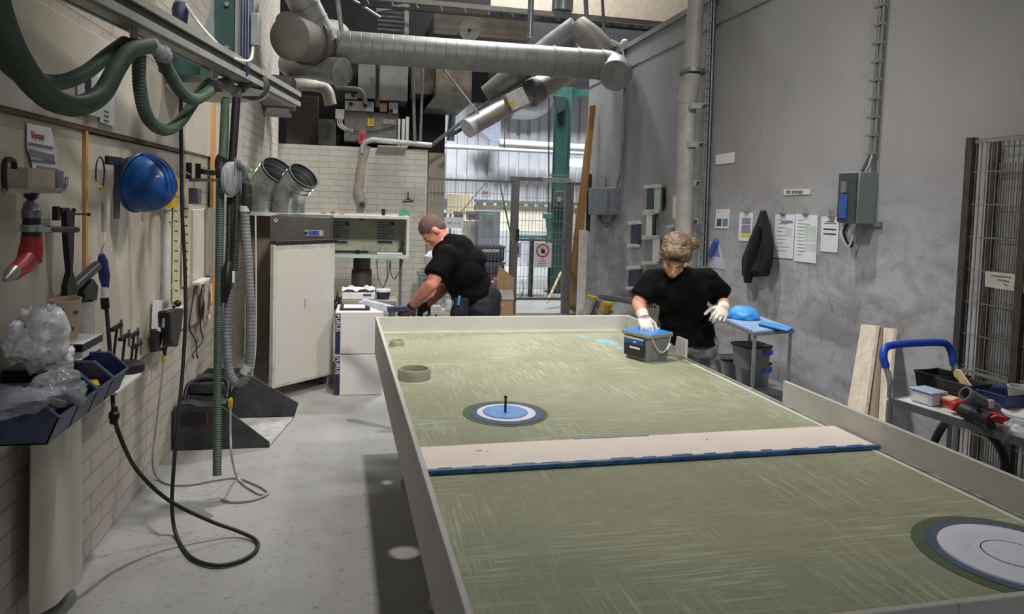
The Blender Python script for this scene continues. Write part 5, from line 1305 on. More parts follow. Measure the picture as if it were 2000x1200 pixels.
g = thing('mesh_gate', 'wide wire mesh gate hanging between two steel posts at the back', 'gate', (gx(1055), GY, 0))
xg0, xg1 = gx(1003), gx(1108)
build(MB().bx(xg0-.05, xg0+.05, GY-.05, GY+.05, 0, 1.90), 'post', PST, g)
build(MB().bx(xg1-.055, xg1+.055, GY-.05, GY+.05, 0, 1.88), 'post', PST, g)
fence_mesh(xg0+.06, xg1-.06, .2, 1.84, GY, 'wire_mesh', WIRE, g, .05, .16)
build(MB().bx(xg0-.08, xg1+.02, GY-.03, GY+.03, 1.875, 1.93), 'head_rail', PST, g)
build(MB().bx(xg0+.03, xg1-.03, GY-.02, GY+.02, .19, .225).bx(xg0+.03, xg1-.03, GY-.02, GY+.02, 1.03, 1.06), 'cross_rail', PST, g)
build(MB().box((gx(1080), GY-.06, 1.90), (.42, .08, .07)), 'closer_body', mat('closer_grey', (164, 164, 162), .4, .4), g, bevel=.005)
build(MB().bar((gx(1064), GY-.08, 1.97), (gx(1104), GY-.08, 1.97), .03, .02), 'closer_arm', STEEL, g)
build(MB().bx(xg0+.02, xg0+.06, GY-.09, GY-.03, 1.04, 1.20), 'lock_box', BLACK, g, bevel=.004)
build(MB().bar(at(1002, 480, Y=GY-.07), at(976, 358, Y=GY-.07), .02, .02), 'brace', GALVD, g)
f = thing('mesh_fence', 'narrow wire mesh panel right of the gate beside the leaning timber', 'fence', (gx(1130), GY, 0))
fence_mesh(xg1+.06, XR-.05, .08, 1.84, GY, 'wire_mesh', WIRE, f)
build(MB().bx(xg1, XR-.02, GY-.02, GY+.02, 1.84, 1.88), 'top_rail', PST, f)
# signs on the gate
k = thing('warning_sign', 'white sign with a red ring and slash over a dark hand on the gate', 'sign', at(1061, 523, Y=GY-.03))
a, b = at(1044, 474, Y=GY-.02), at(1076, 523, Y=GY-.02)
build(MB().bx(a.x, b.x, GY-.03, GY-.025, b.z, a.z), 'sign_plate', PAPER, k)
c = at(1060, 490, Y=GY-.035); RR = .095
build(MB().ring(c, RR, RR*.80, .004, (0, -1, 0), 36), 'red_ring', mat('sign_red', (200, 44, 66), .5), k)
build(MB().bar(c+Vector((-RR*.64, -.001, RR*.64)), c+Vector((RR*.64, -.001, -RR*.64)), .016, .003), 'red_slash', mat('sign_red', (200, 44, 66)), k)
hb = MB(); hb.cyl(c+Vector((.005, 0, -.01)), c+Vector((.005, -.001, -.01)), .032, n=16)
for i in range(4): hb.bar(c+Vector((-.018+.014*i, 0, .01)), c+Vector((-.028+.018*i, 0, .05-.006*abs(i-1.5))), .010, .002)
build(hb, 'hand_symbol', INKD, k)
for j, w in enumerate((.05, .10, .12, .12)): build(MB().bx(c.x-w/2, c.x+w/2, GY-.033, GY-.030, c.z-.125-.03*j, c.z-.117-.03*j), 'print_line', INK, k)
k = thing('blue_notice', 'small white notice with blue print hanging on the gate near its left post', 'notice', at(1010, 500, Y=GY-.02))
a, b = at(1005, 474, Y=GY-.02), at(1017, 503, Y=GY-.02)
build(MB().bx(a.x, b.x, GY-.03, GY-.025, b.z, a.z), 'sheet', mat('pale_violet_paper', (186, 190, 226), .6), k)
build(MB().bx(a.x+.02, b.x-.03, GY-.034, GY-.03, b.z+.05, a.z-.05), 'print_block', mat('violet_print', (70, 76, 170)), k)
k = thing('white_notice', 'white notice with one line of print on the fence above the bending man', 'notice', at(887, 447, Y=GY-.02))
a, b = at(868, 424, Y=GY-.02), at(905, 447, Y=GY-.02)
build(MB().bx(a.x, b.x, GY-.03, GY-.025, b.z, a.z), 'sheet', PAPER, k)
scribble((a.x+.04, GY-.0315, (a.z+b.z)/2-.02), (1, 0, 0), (0, 0, 1), b.x-a.x-.08, .032, INK, k, (4, 1, 3))
k = thing('exit_marker', 'small red and white square marker high on the fence left of the gate', 'sign', at(948, 386, Y=GY-.02))
a, b = at(940, 367, Y=GY-.02), at(956, 386, Y=GY-.02)
build(MB().bx(a.x, b.x, GY-.03, GY-.025, b.z, a.z), 'plate', WHITE, k)
for j in range(2): build(MB().ring(Vector((a.x+.035+.04*j, GY-.031, (a.z+b.z)/2)), .018, .008, .002, (0, -1, 0), 16), 'red_mark', mat('sign_red', (200, 44, 66)), k)
# things behind the fence
def pbox(x0, y0, x1, y1, Y, d, m, name, label, cat, bevel=.004):
    a = at(x0, y0, Y=Y); b = at(x1, y1, Y=Y)
    return tag(build(MB().bx(a.x, b.x, Y, Y+d, b.z, a.z), name, m, bevel=bevel), label, cat)
for px_ in (880, 919):
    q = at(px_, 420, Y=12.05); tag(build(MB().bx(q.x-.02, q.x+.02, 12.051, 12.09, 0, q.z+.3), 'board_post', STEEL), 'thin steel post behind the %s side of the cream board' % ('left' if px_ < 900 else 'right'), 'post')
pbox(874, 378, 925, 420, 12.0, .05, mat('cream_board', (226, 214, 182), .5, 0, .04), 'pin_board', 'pale cream board behind the fence above the white notice', 'board')
for i, (x0, x1) in enumerate(((888, 905), (912, 931))):
    k = thing('framed_label', 'small framed grey label at the foot of the cream board, %s one' % ('left', 'right')[i], 'label', at((x0+x1)/2, 430, Y=11.9))
    a, b = at(x0, 413, Y=11.9), at(x1, 430, Y=11.9)
    build(MB().bx(a.x, b.x, 11.9, 11.999, b.z, a.z), 'frame', mat('taupe_frame', (134, 120, 124), .5), k)
    for q in range(2): build(MB().ring(((a.x+b.x)/2-.03+.06*q, 11.895, (a.z+b.z)/2), .024, .012, .003, (0, -1, 0), 14), 'mark', INKD, k)
pbox(904, 431, 924, 594, 11.8, .08, mat('slat_cream', (218, 210, 192), .5), 'white_radiator', 'narrow cream radiator behind the fence right of the white notice', 'radiator')
pbox(846, 415, 868, 594, 11.8, .3, mat('teal_cabinet', (92, 132, 130), .5, 0, .1), 'teal_cabinet', 'teal cabinet behind the fence over the head of the bending man', 'cabinet')
pbox(936, 412, 972, 597, 11.4, .4, mat('hazy_plastic', (176, 182, 196), .3, 0, .12, 3), 'wrapped_stack', 'grey plastic wrapped stack behind the fence with a green label', 'stack')
pbox(946, 418, 966, 432, 11.38, .02, mat('green_label', (148, 176, 168), .5), 'green_label', 'pale green label on the plastic wrapped stack', 'label')
# folding crates
for i, (y0, y1) in enumerate(((480, 505), (512, 535), (538, 562), (565, 590))):
    a, b = at(936, y0, Y=10.35), at(985, y1, Y=10.35)
    k = thing('stacking_crate', 'dark slatted crate behind the fence, %s of the stack' % ('topmost', 'second', 'third', 'bottom')[i], 'crate', ((a.x+b.x)/2, 10.5, b.z), 0, 'dark crates behind the fence')
    build(MB().bx(a.x, b.x, 10.35, 10.75, b.z-.04, a.z), 'crate_body', mat('crate_dark', (58, 62, 76), .5), k, bevel=.006)
    mb = MB(); x = a.x+.02
    while x < b.x-.02: mb.bx(x, x+.012, 10.342, 10.35, b.z+.01, a.z-.04); x += .034
    mb.bx(a.x-.01, b.x+.01, 10.335, 10.35, a.z-.03, a.z)
    build(mb, 'slats', mat('crate_slat', (96, 102, 120), .5), k)
    if i == 0: build(MB().bx(a.x+.05, b.x-.08, 10.335, 10.342, a.z-.09, a.z-.05), 'crate_label', WHITE, k)
tag(build(MB().bx(gx(934), gx(988), 10.32, 10.8, .0, at(960, 592, Y=10.35).z-.045), 'crate_base', mat('crate_dark', (58, 62, 76))), 'dark base under the stack of slatted crates', 'base')
# cardboard box
q = at(985, 600, Y=9.6)
k = thing('cardboard_box', 'open brown cardboard box at the foot of the gate behind the man', 'box', (q.x, 9.5, 0))
x0, x1 = at(970, 600, Y=9.5).x, at(1002, 600, Y=9.5).x
build(MB().bx(x0, x1, 9.5, 9.85, 0.001, .52), 'box_body', CARD, k)
build(MB().prism([Vector((x0-.02, 9.5, .52)), Vector((x1, 9.5, .52)), Vector((x1+.0, 9.5, .56)), Vector((x0+.02, 9.5, .72))], (0, .01, 0)), 'flap', CARD, k)
build(MB().prism([Vector((x0, 9.45, .27)), Vector((x1, 9.45, .27)), Vector((x1-.02, 9.45, .40)), Vector((x0, 9.45, .40))], (0, .01, 0)), 'white_sheet', mat('pink_white', (222, 204, 196), .6), k)
# white tubs and machine left behind the man
q = at(850, 560, Y=9.2)
k = thing('mixing_machine', 'round white mixing drum on a blue grey wire stand behind the man', 'machine', (q.x, 9.2, 0))
build(MB().lathe([(.05, 0), (.12, .03), (.155, .12), (.15, .20), (.09, .26), (.02, .28)], (q.x, 9.2, .66), n=26), 'drum', WHITE, k)
build(MB().lathe([(.13, 0), (.15, .05), (.15, .28), (.16, .30)], (q.x-.02, 9.2, .25), n=26), 'tub', OFFW, k)
build(MB().bx(q.x-.22, q.x+.2, 9.0, 9.4, .62, .65), 'plate', mat('blue_grey_paint', (112, 122, 146), .5), k)
for dx in (-.21, .19, 0): build(MB().bx(q.x+dx-.012, q.x+dx+.012, 9.0, 9.02, 0, .62), 'leg', mat('blue_grey_paint', (112, 122, 146)), k)
a, b = at(869, 556, Y=9.0), at(884, 596, Y=9.0)
k = thing('wire_basket', 'blue grey wire basket beside the mixing drum', 'basket', ((a.x+b.x)/2, 9, b.z))
mb = MB()
for i in range(6): x = a.x+(b.x-a.x)*i/5; mb.bx(x-.004, x+.004, 8.99, 9.0, b.z, a.z)
for i in range(6): z = b.z+(a.z-b.z)*i/5; mb.bx(a.x, b.x, 8.985, 8.99, z-.004, z+.004)
build(mb, 'wire_grid', mat('blue_grey_paint', (112, 122, 146)), k)
pbox(828, 600, 862, 612, 8.6, .2, OFFW, 'low_tray', 'low white tray behind the far rim of the table', 'tray')
pbox(872, 588, 882, 607, 8.6, .08, WHITE, 'white_bottle', 'small white bottle behind the far rim beside the wire basket', 'bottle')
pbox(883, 601, 893, 612, 8.6, .08, mat('lime_plastic', (190, 214, 40), .5), 'lime_sponge', 'lime green block just behind the far rim of the table', 'block')
k = thing('white_bench', 'low white bench top far behind the table by the brick wall', 'bench', (at(850, 600, Y=8.8).x, 9, 0))
build(MB().bx(at(822, 600, Y=8.8).x, at(905, 600, Y=8.8).x, 8.55, 8.85, .22, .25), 'bench_top', OFFW, k)
for dx in (.05, .55): build(MB().bx(at(822, 600, Y=8.8).x+dx, at(822, 600, Y=8.8).x+dx+.03, 8.6, 8.8, 0, .22), 'leg', STEEL, k)
# green column, crane hook and lamp
cx = at(1090, 500, Y=12.3)
k = thing('green_column', 'dark green steel column rising behind the gate', 'column', (cx.x, 12.3, 0))
build(MB().bx(cx.x-.13, cx.x+.13, 12.22, 12.24, .0, 4.4).bx(cx.x-.13, cx.x+.13, 12.40, 12.42, 0, 4.4).bx(cx.x-.015, cx.x+.015, 12.24, 12.40, 0, 4.4), 'column_profile', GPAINT, k)
build(MB().bx(cx.x-.2, cx.x+.2, 12.15, 12.5, 0, .02), 'foot_plate', DARKM, k)
build(MB().bx(cx.x-.14, cx.x+.14, 12.10, 12.22, 1.50, 1.78), 'gauge_box', mat('gauge_dark', (52, 62, 60), .5), k, bevel=.006)
for dx in (-.07, .06): build(MB().cyl((cx.x+dx, 12.10, 1.64), (cx.x+dx, 12.09, 1.64), .045, n=16), 'gauge', STEEL, k)
q = at(1073, 450, Y=11.6)
k = thing('green_machine', 'light green C shaped machine head in front of the green column', 'machine', q-Vector((0, 0, .3)))
build(MB().tube([at(1070, 418, Y=11.6), at(1072, 440, Y=11.6), at(1073, 455, Y=11.6), at(1071, 475, Y=11.6)], [.05, .045, .04, .05], 14), 'spine', GPAINT2, k)
build(MB().box(at(1069, 422, Y=11.6), (.14, .14, .09)), 'head', GPAINT2, k, bevel=.01)
build(MB().bx(at(1004, 462, Y=11.7).x, at(1075, 462, Y=11.7).x, 11.65, 11.9, at(1040, 466, Y=11.7).z, at(1040, 460, Y=11.7).z), 'table_bar', GPAINT2, k)
build(MB().bx(at(1006, 470, Y=11.7).x, at(1070, 470, Y=11.7).x, 11.7, 11.75, .0, .92) if False else MB().bx(at(1040, 470, Y=11.7).x-.03, at(1040, 470, Y=11.7).x+.03, 11.7, 11.8, .0, at(1040, 466, Y=11.7).z), 'stand', DARKM, k)
k = thing('green_beam', 'dark green roof bracket and beam at the head of the column', 'beam', at(1120, 190, Y=12.4))
a, b = at(1105, 172, Y=12.4), at(1153, 188, Y=12.4)
build(MB().bx(a.x, b.x+.6, 12.4, 12.6, b.z, a.z), 'beam_body', GPAINT, k)
build(MB().prism([at(1083, 185, Y=12.1), at(1108, 190, Y=12.1), at(1104, 215, Y=12.1), at(1090, 222, Y=12.1)], (0, .12, 0)), 'bracket', mat('very_dark_green', (24, 44, 40), .5), k, bevel=.006)
for x in (1084, 1108): build(MB().bar(at(x, 195, Y=12.05), at(x+4, 222, Y=12.05), .03, .03), 'hook_arm', DARKM, k)
rod(at(1072, 190, Y=12.0), at(1071, 590, Y=12.0), .012, DARKM, 'drop_cable', 'dark cable hanging left of the green column', 'cable')
rod(at(1112, 225, Y=12.0), at(1108, 330, Y=12.0), .012, DARKM, 'drop_cable', 'dark cable hanging right of the green column', 'cable')
k = thing('tube_lamp', 'glowing white fluorescent lamp in front of the far corrugated wall', 'lamp', at(1119, 322, Y=13.6))
a, b = at(1096, 313, Y=13.6), at(1142, 325, Y=13.6)
build(MB().bx(a.x, b.x, 13.6, 13.66, b.z, a.z), 'lamp_tube', mat('lamp_glow', (255, 252, 245), .5, emit=5.), k, bevel=.02)
build(MB().bx(a.x-.02, b.x+.02, 13.66, 13.72, b.z-.02, a.z+.04), 'lamp_housing', WHITE, k)
build(MB().bx((a.x+b.x)/2-.03, (a.x+b.x)/2+.03, 13.72, 14.44, b.z, b.z+.05), 'lamp_bracket', STEEL, k)
# pipes on the far wall
for i, (y0, y1, r) in enumerate(((276, 288, .075), (291, 298, .045))):
    rod(at(975 if i == 0 else 850, y0+(3 if i == 0 else -6), Y=13.9), at(1152, y1+2, Y=13.9), r, OFFW, 'wall_pipe', ('thick white pipe along the far corrugated wall', 'thin white pipe below the thick one along the far wall')[i])
k = thing('white_vent_duct', 'broad white duct curving up the far corrugated wall behind the capped duct', 'duct', at(1020, 210, Y=13.8))
build(MB().tube(spline([at(1000, 212, Y=14.2), at(1030, 214, Y=14.2), at(1055, 205, Y=14.2), at(1068, 180, Y=14.2)], 8), .20, 22), 'duct_body', mat('duct_white', (214, 222, 224), .4, 0, .05), k)
k = thing('steel_hatch', 'blue grey sheet hatch with curved edge low behind the capped duct', 'hatch', at(965, 285, Y=13.9))
build(MB().prism([at(930, 250, Y=13.9), at(978, 235, Y=13.9), at(978, 278, Y=13.9), at(958, 276, Y=13.9), at(945, 262, Y=13.9)], (0, .06, 0)), 'hatch_plate', mat('blue_grey_sheet', (140, 148, 166), .4, .2), k)
rod(at(886, 180, Y=11.1), at(880, 275, Y=11.1), .06, mat('pale_blue_steel', (150, 166, 178), .4, .3), 'short_pipe', 'short pale blue pipe beside the end of the mezzanine')
# leaning timber and board by the right wall end
k = tag(build(MB().prism([at(1108, 600, Z=0), at(1127, 603, Z=0), at(1131, 540, Y=9.7), at(1164, 206, X=XR-.05), at(1154, 206, X=XR-.12), at(1116, 520, Y=9.9)], (0, .06, 0)), 'leaning_timber', wood_mat('ochre_wood', (184, 140, 84), (160, 116, 66))), 'long ochre timber leaning against the far end of the right wall', 'timber')
a = at(1127, 606, Y=9.35); b = at(1142, 606, Y=9.35); c = at(1143, 452, Y=9.35)
tag(build(MB().prism([(a.x, 9.35, .0), (b.x, 9.35, .0), (b.x+.06, 9.55, c.z), (a.x+.06, 9.55, c.z)], (0, .04, 0)), 'leaning_board', mat('white_tube', (206, 200, 192), .5)), 'white board standing upright in front of the ochre timber', 'board')
rod(at(1148, 452, Y=9.7), at(1152, 340, Y=9.7), .03, DARKM, 'thin_post', 'thin dark post above the white board by the right wall', 'post')
# hose on the floor past the gate
cable([at(1020, 548, Z=.02), at(1023, 560, Z=.02), at(1018, 575, Z=.02), at(1008, 585, Z=.02)], .015, GRYH, 'floor_hose', 'grey hose curled on the bright floor past the gate', 'hose')
rod(at(1096, 532, Y=10.6), at(1068, 592, Y=10.4), .02, WOODL, 'broom_stick', 'pale broom stick leaning behind the gate', 'stick')
# ------------------------------------------------------------------ right wall
def wr(x, y, off=.005): return at(x, y, X=XR-off)
def rpoly(cs, off, th): return MB().prism([wr(x, y, off) for x, y in cs], (-th, 0, 0))
# far switch box
k = thing('switch_box', 'grey switch box with a drooping cable fan at the far end of the right wall', 'box', wr(1188, 455))
build(rpoly([(1165, 368), (1211, 367), (1208, 420), (1165, 420)], .0, .12), 'box_body', mat('steel_blue_box', (128, 134, 142), .4, .3), k, bevel=.006)
build(rpoly([(1172, 372), (1190, 371), (1189, 418), (1172, 418)], .12, .03), 'door', mat('slate_door', (104, 112, 124), .4, .3), k)
build(rpoly([(1167, 345), (1181, 345), (1181, 368), (1167, 368)], .02, .08), 'top_box', mat('pale_box', (150, 152, 152), .5), k)
for i in range(4):
    build(MB().tube(spline([wr(1169+i*2, 421, .06), wr(1173+i*1.5, 432+i*2, .06), wr(1184, 437+i*3, .06), wr(1196-i*1.5, 432+i*2, .06), wr(1200-i*2, 421, .06)], 5), .010, 6), 'cable_loop', (DARKM, STEEL, DARKM, STEEL)[i], k)
# vertical pipe
k = thing('wall_pipe', 'thick pale pipe running up the right wall with steel clamps', 'pipe', wr(1330, 560, .16))
PP = mat('dusty_white_pipe', (168, 166, 158), .5, 0, .15, 5)
build(MB().cyl(wr(1331, 640, .17), wr(1343, 200, .17), .082, n=24), 'lower_pipe', PP, k)
build(MB().cyl(wr(1343, 200, .17), wr(1351, 142, .17), .088, n=24), 'sleeve', PP, k)
build(MB().cyl(wr(1351, 142, .17), wr(1361, -30, .17), .075, n=24), 'upper_pipe', PP, k)
build(MB().cyl(wr(1352, 145, .17), wr(1352, 138, .17), .118, n=24), 'flange', GALVD, k)
for y, xs in ((207, 1364), (282, 1358), (357, 1352), (432, 1347)):
    c = build(MB().bar(wr(xs-14, y, .20), wr(xs+16, y, .03), .05, .05, (0, 0, 1)), 'pipe_clamp', mat('clamp_white', (176, 176, 170), .5), k)
    build(MB().cyl(wr(xs+12, y, .13), wr(xs+12, y, .05), .016, n=8), 'clamp_bolt', DARKM, c)
# cable tray (ladder) next to the pipe
k = thing('cable_ladder', 'narrow wire cable ladder running up the right wall beside the pale pipe', 'cable tray', wr(1375, 520, .03))
a0, a1 = wr(1372, 520, .05), wr(1391, -20, .05)
for o in (-.05, .0, .05): build(MB().cyl(a0+Vector((0, o, 0)), a1+Vector((0, o, 0)), .006, n=6), 'rail', STEEL, k)
mb = MB()
n = 34
for i in range(n):
    p = a0.lerp(a1, i/n); mb.bar(p+Vector((0, -.055, 0)), p+Vector((0, .055, 0)), .008, .008)
build(mb, 'rungs', STEEL, k)
build(MB().cyl(a0+Vector((.02, -.02, 0)), a1+Vector((.02, -.02, 0)), .012, n=8), 'dark_cable', DARKM, k)
build(MB().cyl(a0+Vector((.02, .02, .0)), a1+Vector((.02, .02, 0)), .010, n=8), 'grey_cable', mat('tray_cable', (90, 96, 108)), k)
build(MB().cyl(wr(1386, 300, .03), wr(1398, -20, .03), .013, n=8), 'blue_cable', NAVY, k)
# second conduit above the control box
k = thing('cable_ladder', 'clipped grey cable conduit running up the right wall above the control box', 'cable tray', wr(1700, 310, .03))
a0, a1 = wr(1701, 300, .03), wr(1722, -25, .03)
build(MB().cyl(a0, a1, .014, n=8).cyl(a0+Vector((0, -.03, 0)), a1+Vector((0, -.03, 0)), .010, n=8), 'conduits', GALVD, k)
for i in range(9):
    p = a0.lerp(a1, i/9); build(MB().box(p, (.03, .08, .015)), 'conduit_clip', STEEL, k)
build(MB().tube([a0, wr(1692, 322, .06), wr(1684, 336, .08)], .013, 8), 'bent_end', DARKM, k)
build(MB().tube([a0+Vector((0, -.02, 0)), wr(1698, 322, .06), wr(1690, 338, .08)], .011, 8), 'bent_end', GALVD, k)
# control box with its front turned to the left
k = thing('control_box', 'grey wall control box with a blue sided cover on the right wall', 'box', wr(1680, 440))
b0, b1 = wr(1715, 336, 0), wr(1715, 440, 0)
Y0, Y1 = wr(1716, 400).y, wr(1650, 400).y
zt_, zb_ = wr(1680, 336, .1).z, wr(1680, 438, .1).z
d = .135
p0 = at(1645, 380, X=XR-d)
build(MB().bx(XR-d, XR, Y0+.02, Y0+.21, zb_, zt_), 'box_body', mat('box_teal_grey', (116, 126, 126), .4, .2, .08), k, bevel=.006)
build(MB().bx(XR-d-.012, XR-d, Y0+.03, Y0+.20, zb_+.01, zt_-.01), 'side_door', mat('box_dark', (62, 68, 72), .45), k)
build(MB().bx(XR-d-.022, XR-d-.012, Y0+.10, Y0+.17, zb_+.03, zt_-.14), 'blue_cover', mat('cover_blue', (44, 84, 158), .4), k, bevel=.003)
build(MB().bx(XR-d-.024, XR-d-.012, Y0+.11, Y0+.16, zt_-.13, zt_-.06), 'pale_switch', STEEL, k)
for i in range(3):
    build(MB().tube(spline([Vector((XR-d+.03+.02*i, Y0+.18, zb_)), Vector((XR-d+.02+.02*i, Y0+.19, zb_-.07)), Vector((XR-d+.06+.02*i, Y0+.17, zb_-.15)), Vector((XR-.06, Y0+.14, zb_-.06)), Vector((XR-.04, Y0+.13, zb_))], 6), .008, 6), 'cable_loop', (OFFW, DARKM, OFFW)[i], k)
build(MB().bx(XR-.02, XR-.0, Y0-.04, Y0+.02, zb_-.01, zb_+.02), 'mount_tab', STEEL, k)
# holders with blue grey folders on the wall
HC = mat('holder_white', (206, 206, 202), .5)
def holder(cs, label, inner):
    k = thing('wall_holder', label, 'holder', wr((cs[0][0]+cs[2][0])/2, cs[2][1]))
    build(rpoly(cs, .0, .02), 'back_plate', mat('holder_grey', (140, 142, 144), .5), k)
    (x0, y0), (x1, _), (x2, y2), (x3, _) = cs
    build(rpoly([(x0-2, y0-4), (x1+3, y0-6), (x1+3, y0+1), (x0-2, y0+3)], .0, .045), 'top_strip', HC, k, bevel=.003)
    build(rpoly([(x3-2, y2-3), (x2+1, y2-3), (x2+1, y2+3), (x3-2, y2+4)], .0, .045), 'bottom_strip', HC, k, bevel=.003)
    for (xa, xb, m, n) in inner: build(rpoly([(xa, y0+2), (xb, y0+1), (xb-1, y2-3), (xa-1, y2-2)], .020, .018), n, m, k)
holder([(1266, 366), (1296, 364), (1292, 413), (1265, 414)], 'upper wall holder with a blue folder and pale green sheets', [(1267, 1280, NAVY, 'folder'), (1281, 1294, mat('mint_paper', (178, 204, 186), .6), 'sheet'), (1294, 1298, BLACK, 'edge')])
holder([(1264, 418), (1283, 417), (1290, 463), (1262, 464)], 'middle wall holder with a white sheet beside a dark folder', [(1265, 1276, PAPER, 'sheet'), (1277, 1282, BLACK, 'folder')])
holder([(1262, 466), (1290, 465), (1288, 514), (1262, 515)], 'lower wall holder with pale sheets beside the woman', [(1278, 1290, PAPER, 'sheet')])
holder([(1235, 437), (1250, 437), (1250, 480), (1233, 481)], 'narrow wall holder with a dark blue folder, upper of the pair', [(1236, 1250, NAVY, 'folder')])
holder([(1231, 525), (1252, 525), (1252, 563), (1230, 563)], 'narrow wall holder with a dark blue folder, lower of the pair', [(1231, 1252, NAVY, 'folder')])
k = thing('pinned_sheet', 'white sheet with yellow tape hanging behind the pale pipe over the head of the woman', 'paper', wr(1322, 430))
build(rpoly([(1315, 382), (1347, 386), (1343, 428), (1314, 427)], .005, .004), 'sheet', PAPER, k)
build(rpoly([(1316, 378), (1330, 379), (1330, 385), (1316, 384)], .009, .002), 'yellow_tape', YEL, k)
build(rpoly([(1318, 428), (1330, 428), (1330, 435), (1317, 434)], .009, .002), 'yellow_tape', YEL, k)
build(rpoly([(1310, 441), (1327, 439), (1326, 444), (1310, 446)], .005, .05), 'clip_strip', HC, k)
# sheets on the wall
def sheet(cs, label, lines=0, blocks=(), clip=None, name='wall_sheet', m=None, th=.0025):
    k = thing(name, label, 'paper', wr((cs[2][0]+cs[3][0])/2, cs[2][1]))
    build(rpoly(cs, .003, th), 'sheet', m or PAPER, k)
    A, B, C, D = [Vector((x, y, 0)) for x, y in cs]
    def pt(u, v): p = (A.lerp(B, u)).lerp(D.lerp(C, u), v); return (p.x, p.y)
    for j in range(lines):
        v = .12+.80*j/lines; w = .35+.45*((j*37 % 10)/10)
        build(rpoly([pt(.12, v), pt(w, v), pt(w, v+.012), pt(.12, v+.012)], .003+th, .0006), 'print_line', INK, k)
    for (u0, v0, u1, v1, mm) in blocks:
        build(rpoly([pt(u0, v0), pt(u1, v0), pt(u1, v1), pt(u0, v1)], .003+th, .001), 'print_block', mm, k)
    if clip:
        q = wr(*clip, .012); c = build(MB().box(q, (.014, .06, .02)), 'clip', clip and STEEL, k, bevel=.002)
        build(MB().tube([q+Vector((0, .01, .01)), q+Vector((-.01, .02, .05)), q+Vector((0, -.01, .04))], .003, 6), 'clip_wire', STEEL, k)
    return k
vio = mat('violet_grey_print', (136, 136, 164), .6); lim = mat('lime_print', (206, 210, 60), .6); bl2 = mat('photo_blue', (92, 134, 178), .6); gn2 = mat('photo_dark', (74, 84, 86), .6); pgr = mat('pale_green_print', (200, 212, 204), .6)
sheet([(1399, 409), (1426, 408), (1423, 447), (1396, 446)], 'small sheet with two photos and a heading high on the right wall', 2, ((.12, .5, .45, .88, gn2), (.55, .5, .9, .88, bl2)))
sheet([(1445, 415), (1471, 416), (1468, 472), (1442, 470)], 'framed sheet with grey blocks and a lime bar left of the black jacket', 0, ((.2, .18, .86, .40, vio), (.2, .43, .86, .72, vio), (.2, .74, .86, .86, lim)), (1458, 414))
sheet([(1386, 473), (1405, 475), (1416, 527), (1387, 522)], 'tilted sheet with blue edge beside the shoulder of the woman', 3, ((.1, .05, .8, .55, vio),), None, m=mat('bluish_paper', (196, 200, 220), .6))
sheet([(1515, 419), (1553, 419), (1549, 506), (1511, 503)], 'tall printed list sheet right of the black jacket', 9, ((.3, .14, .9, .2, vio), (.55, .3, .85, .5, pgr)), (1529, 418))
sheet([(1554, 418), (1598, 421), (1594, 515), (1551, 510)], 'tallest printed table sheet, in the middle of the three lists', 11, ((.42, .22, .95, .55, pgr), (.42, .6, .95, .75, pgr)), (1573, 418))
sheet([(1605, 423), (1640, 424), (1636, 494), (1603, 491)], 'short notice with three bold lines left of the control box', 0, ((.3, .12, .7, .15, INK), (.15, .18, .85, .2, INK), (.12, .34, .85, .38, INKD), (.12, .47, .85, .51, INKD)), (1624, 424))
k = sheet([(1531, 370), (1584, 369), (1583, 380), (1531, 382)], 'narrow label strip above the printed lists', 0, (), None, 'wall_label', OFFW)
scribble(wr(1535, 379, .0065), (0, -1, 0), (0, 0, 1), .215, .024, INKD, k, (4, 10))
sheet([(1398, 303), (1435, 297), (1434, 318), (1398, 322)], 'blank white card high on the right wall near the cable ladder', 0, (), None, 'wall_card')
tag(build(MB().cyl(wr(1388, 500, .01), wr(1400, 470, .02), .03, n=12), 'blue_pocket', mat('blue_pocket', (60, 84, 168), .4)), 'small blue pocket behind the tilted sheet', 'pocket')
# jacket
k = thing('black_jacket', 'black jacket hanging from a hook on the right wall', 'jacket', wr(1478, 550, .1))
def jk(u, v):
    # u around (0..1 across), v down
    ctr = [(1491, 412), (1490, 435), (1484, 470), (1478, 505), (1476, 535)]
    wid = [6, 13, 22, 29, 25]
    t = v*4; i = min(3, int(t)); f_ = t-i
    cx_ = ctr[i][0]*(1-f_)+ctr[i+1][0]*f_; cy_ = ctr[i][1]*(1-f_)+ctr[i+1][1]*f_; w = wid[i]*(1-f_)+wid[i+1]*f_
    a = 2*pi*u
    fold = 1+.12*sin(a*5+v*5)+.08*sin(a*9-v*7)
    x = cx_+w*cos(a)*(.9+.1*fold)+(8*(v-.6) if (v > .6 and cos(a) < 0) else 0)*-.6
    off = .075+.06*sin(a)*fold*(.5+.5*v)
    return at(x, cy_+(6*sin(a*3) if v > .9 else 0), X=XR-max(.008, off))
mb = MB(); nu, nv = 48, 22; vs = []; fs = []
for j in range(nv+1):
    for i in range(nu): vs.append(jk(i/nu, j/nv))
for j in range(nv): fs += [(j*nu+i, j*nu+(i+1) % nu, (j+1)*nu+(i+1) % nu, (j+1)*nu+i) for i in range(nu)]
fs += [tuple(range(nu)), tuple(range(nv*nu, (nv+1)*nu))[::-1]]
build(mb.add(vs, fs), 'jacket_body', mat('black_fleece', (13, 13, 15), .95, 0, .3, 10, bump=.4, bscale=22), k)
build(MB().tube(spline([at(1484, 440, X=XR-.13), at(1474, 475, X=XR-.14), at(1466, 510, X=XR-.13), at(1462, 535, X=XR-.12), at(1460, 552, X=XR-.12)], 6), [.03+.012*sin(pi*i/24) for i in range(25)], 14), 'sleeve', mat('black_fleece', (22, 22, 24)), k)
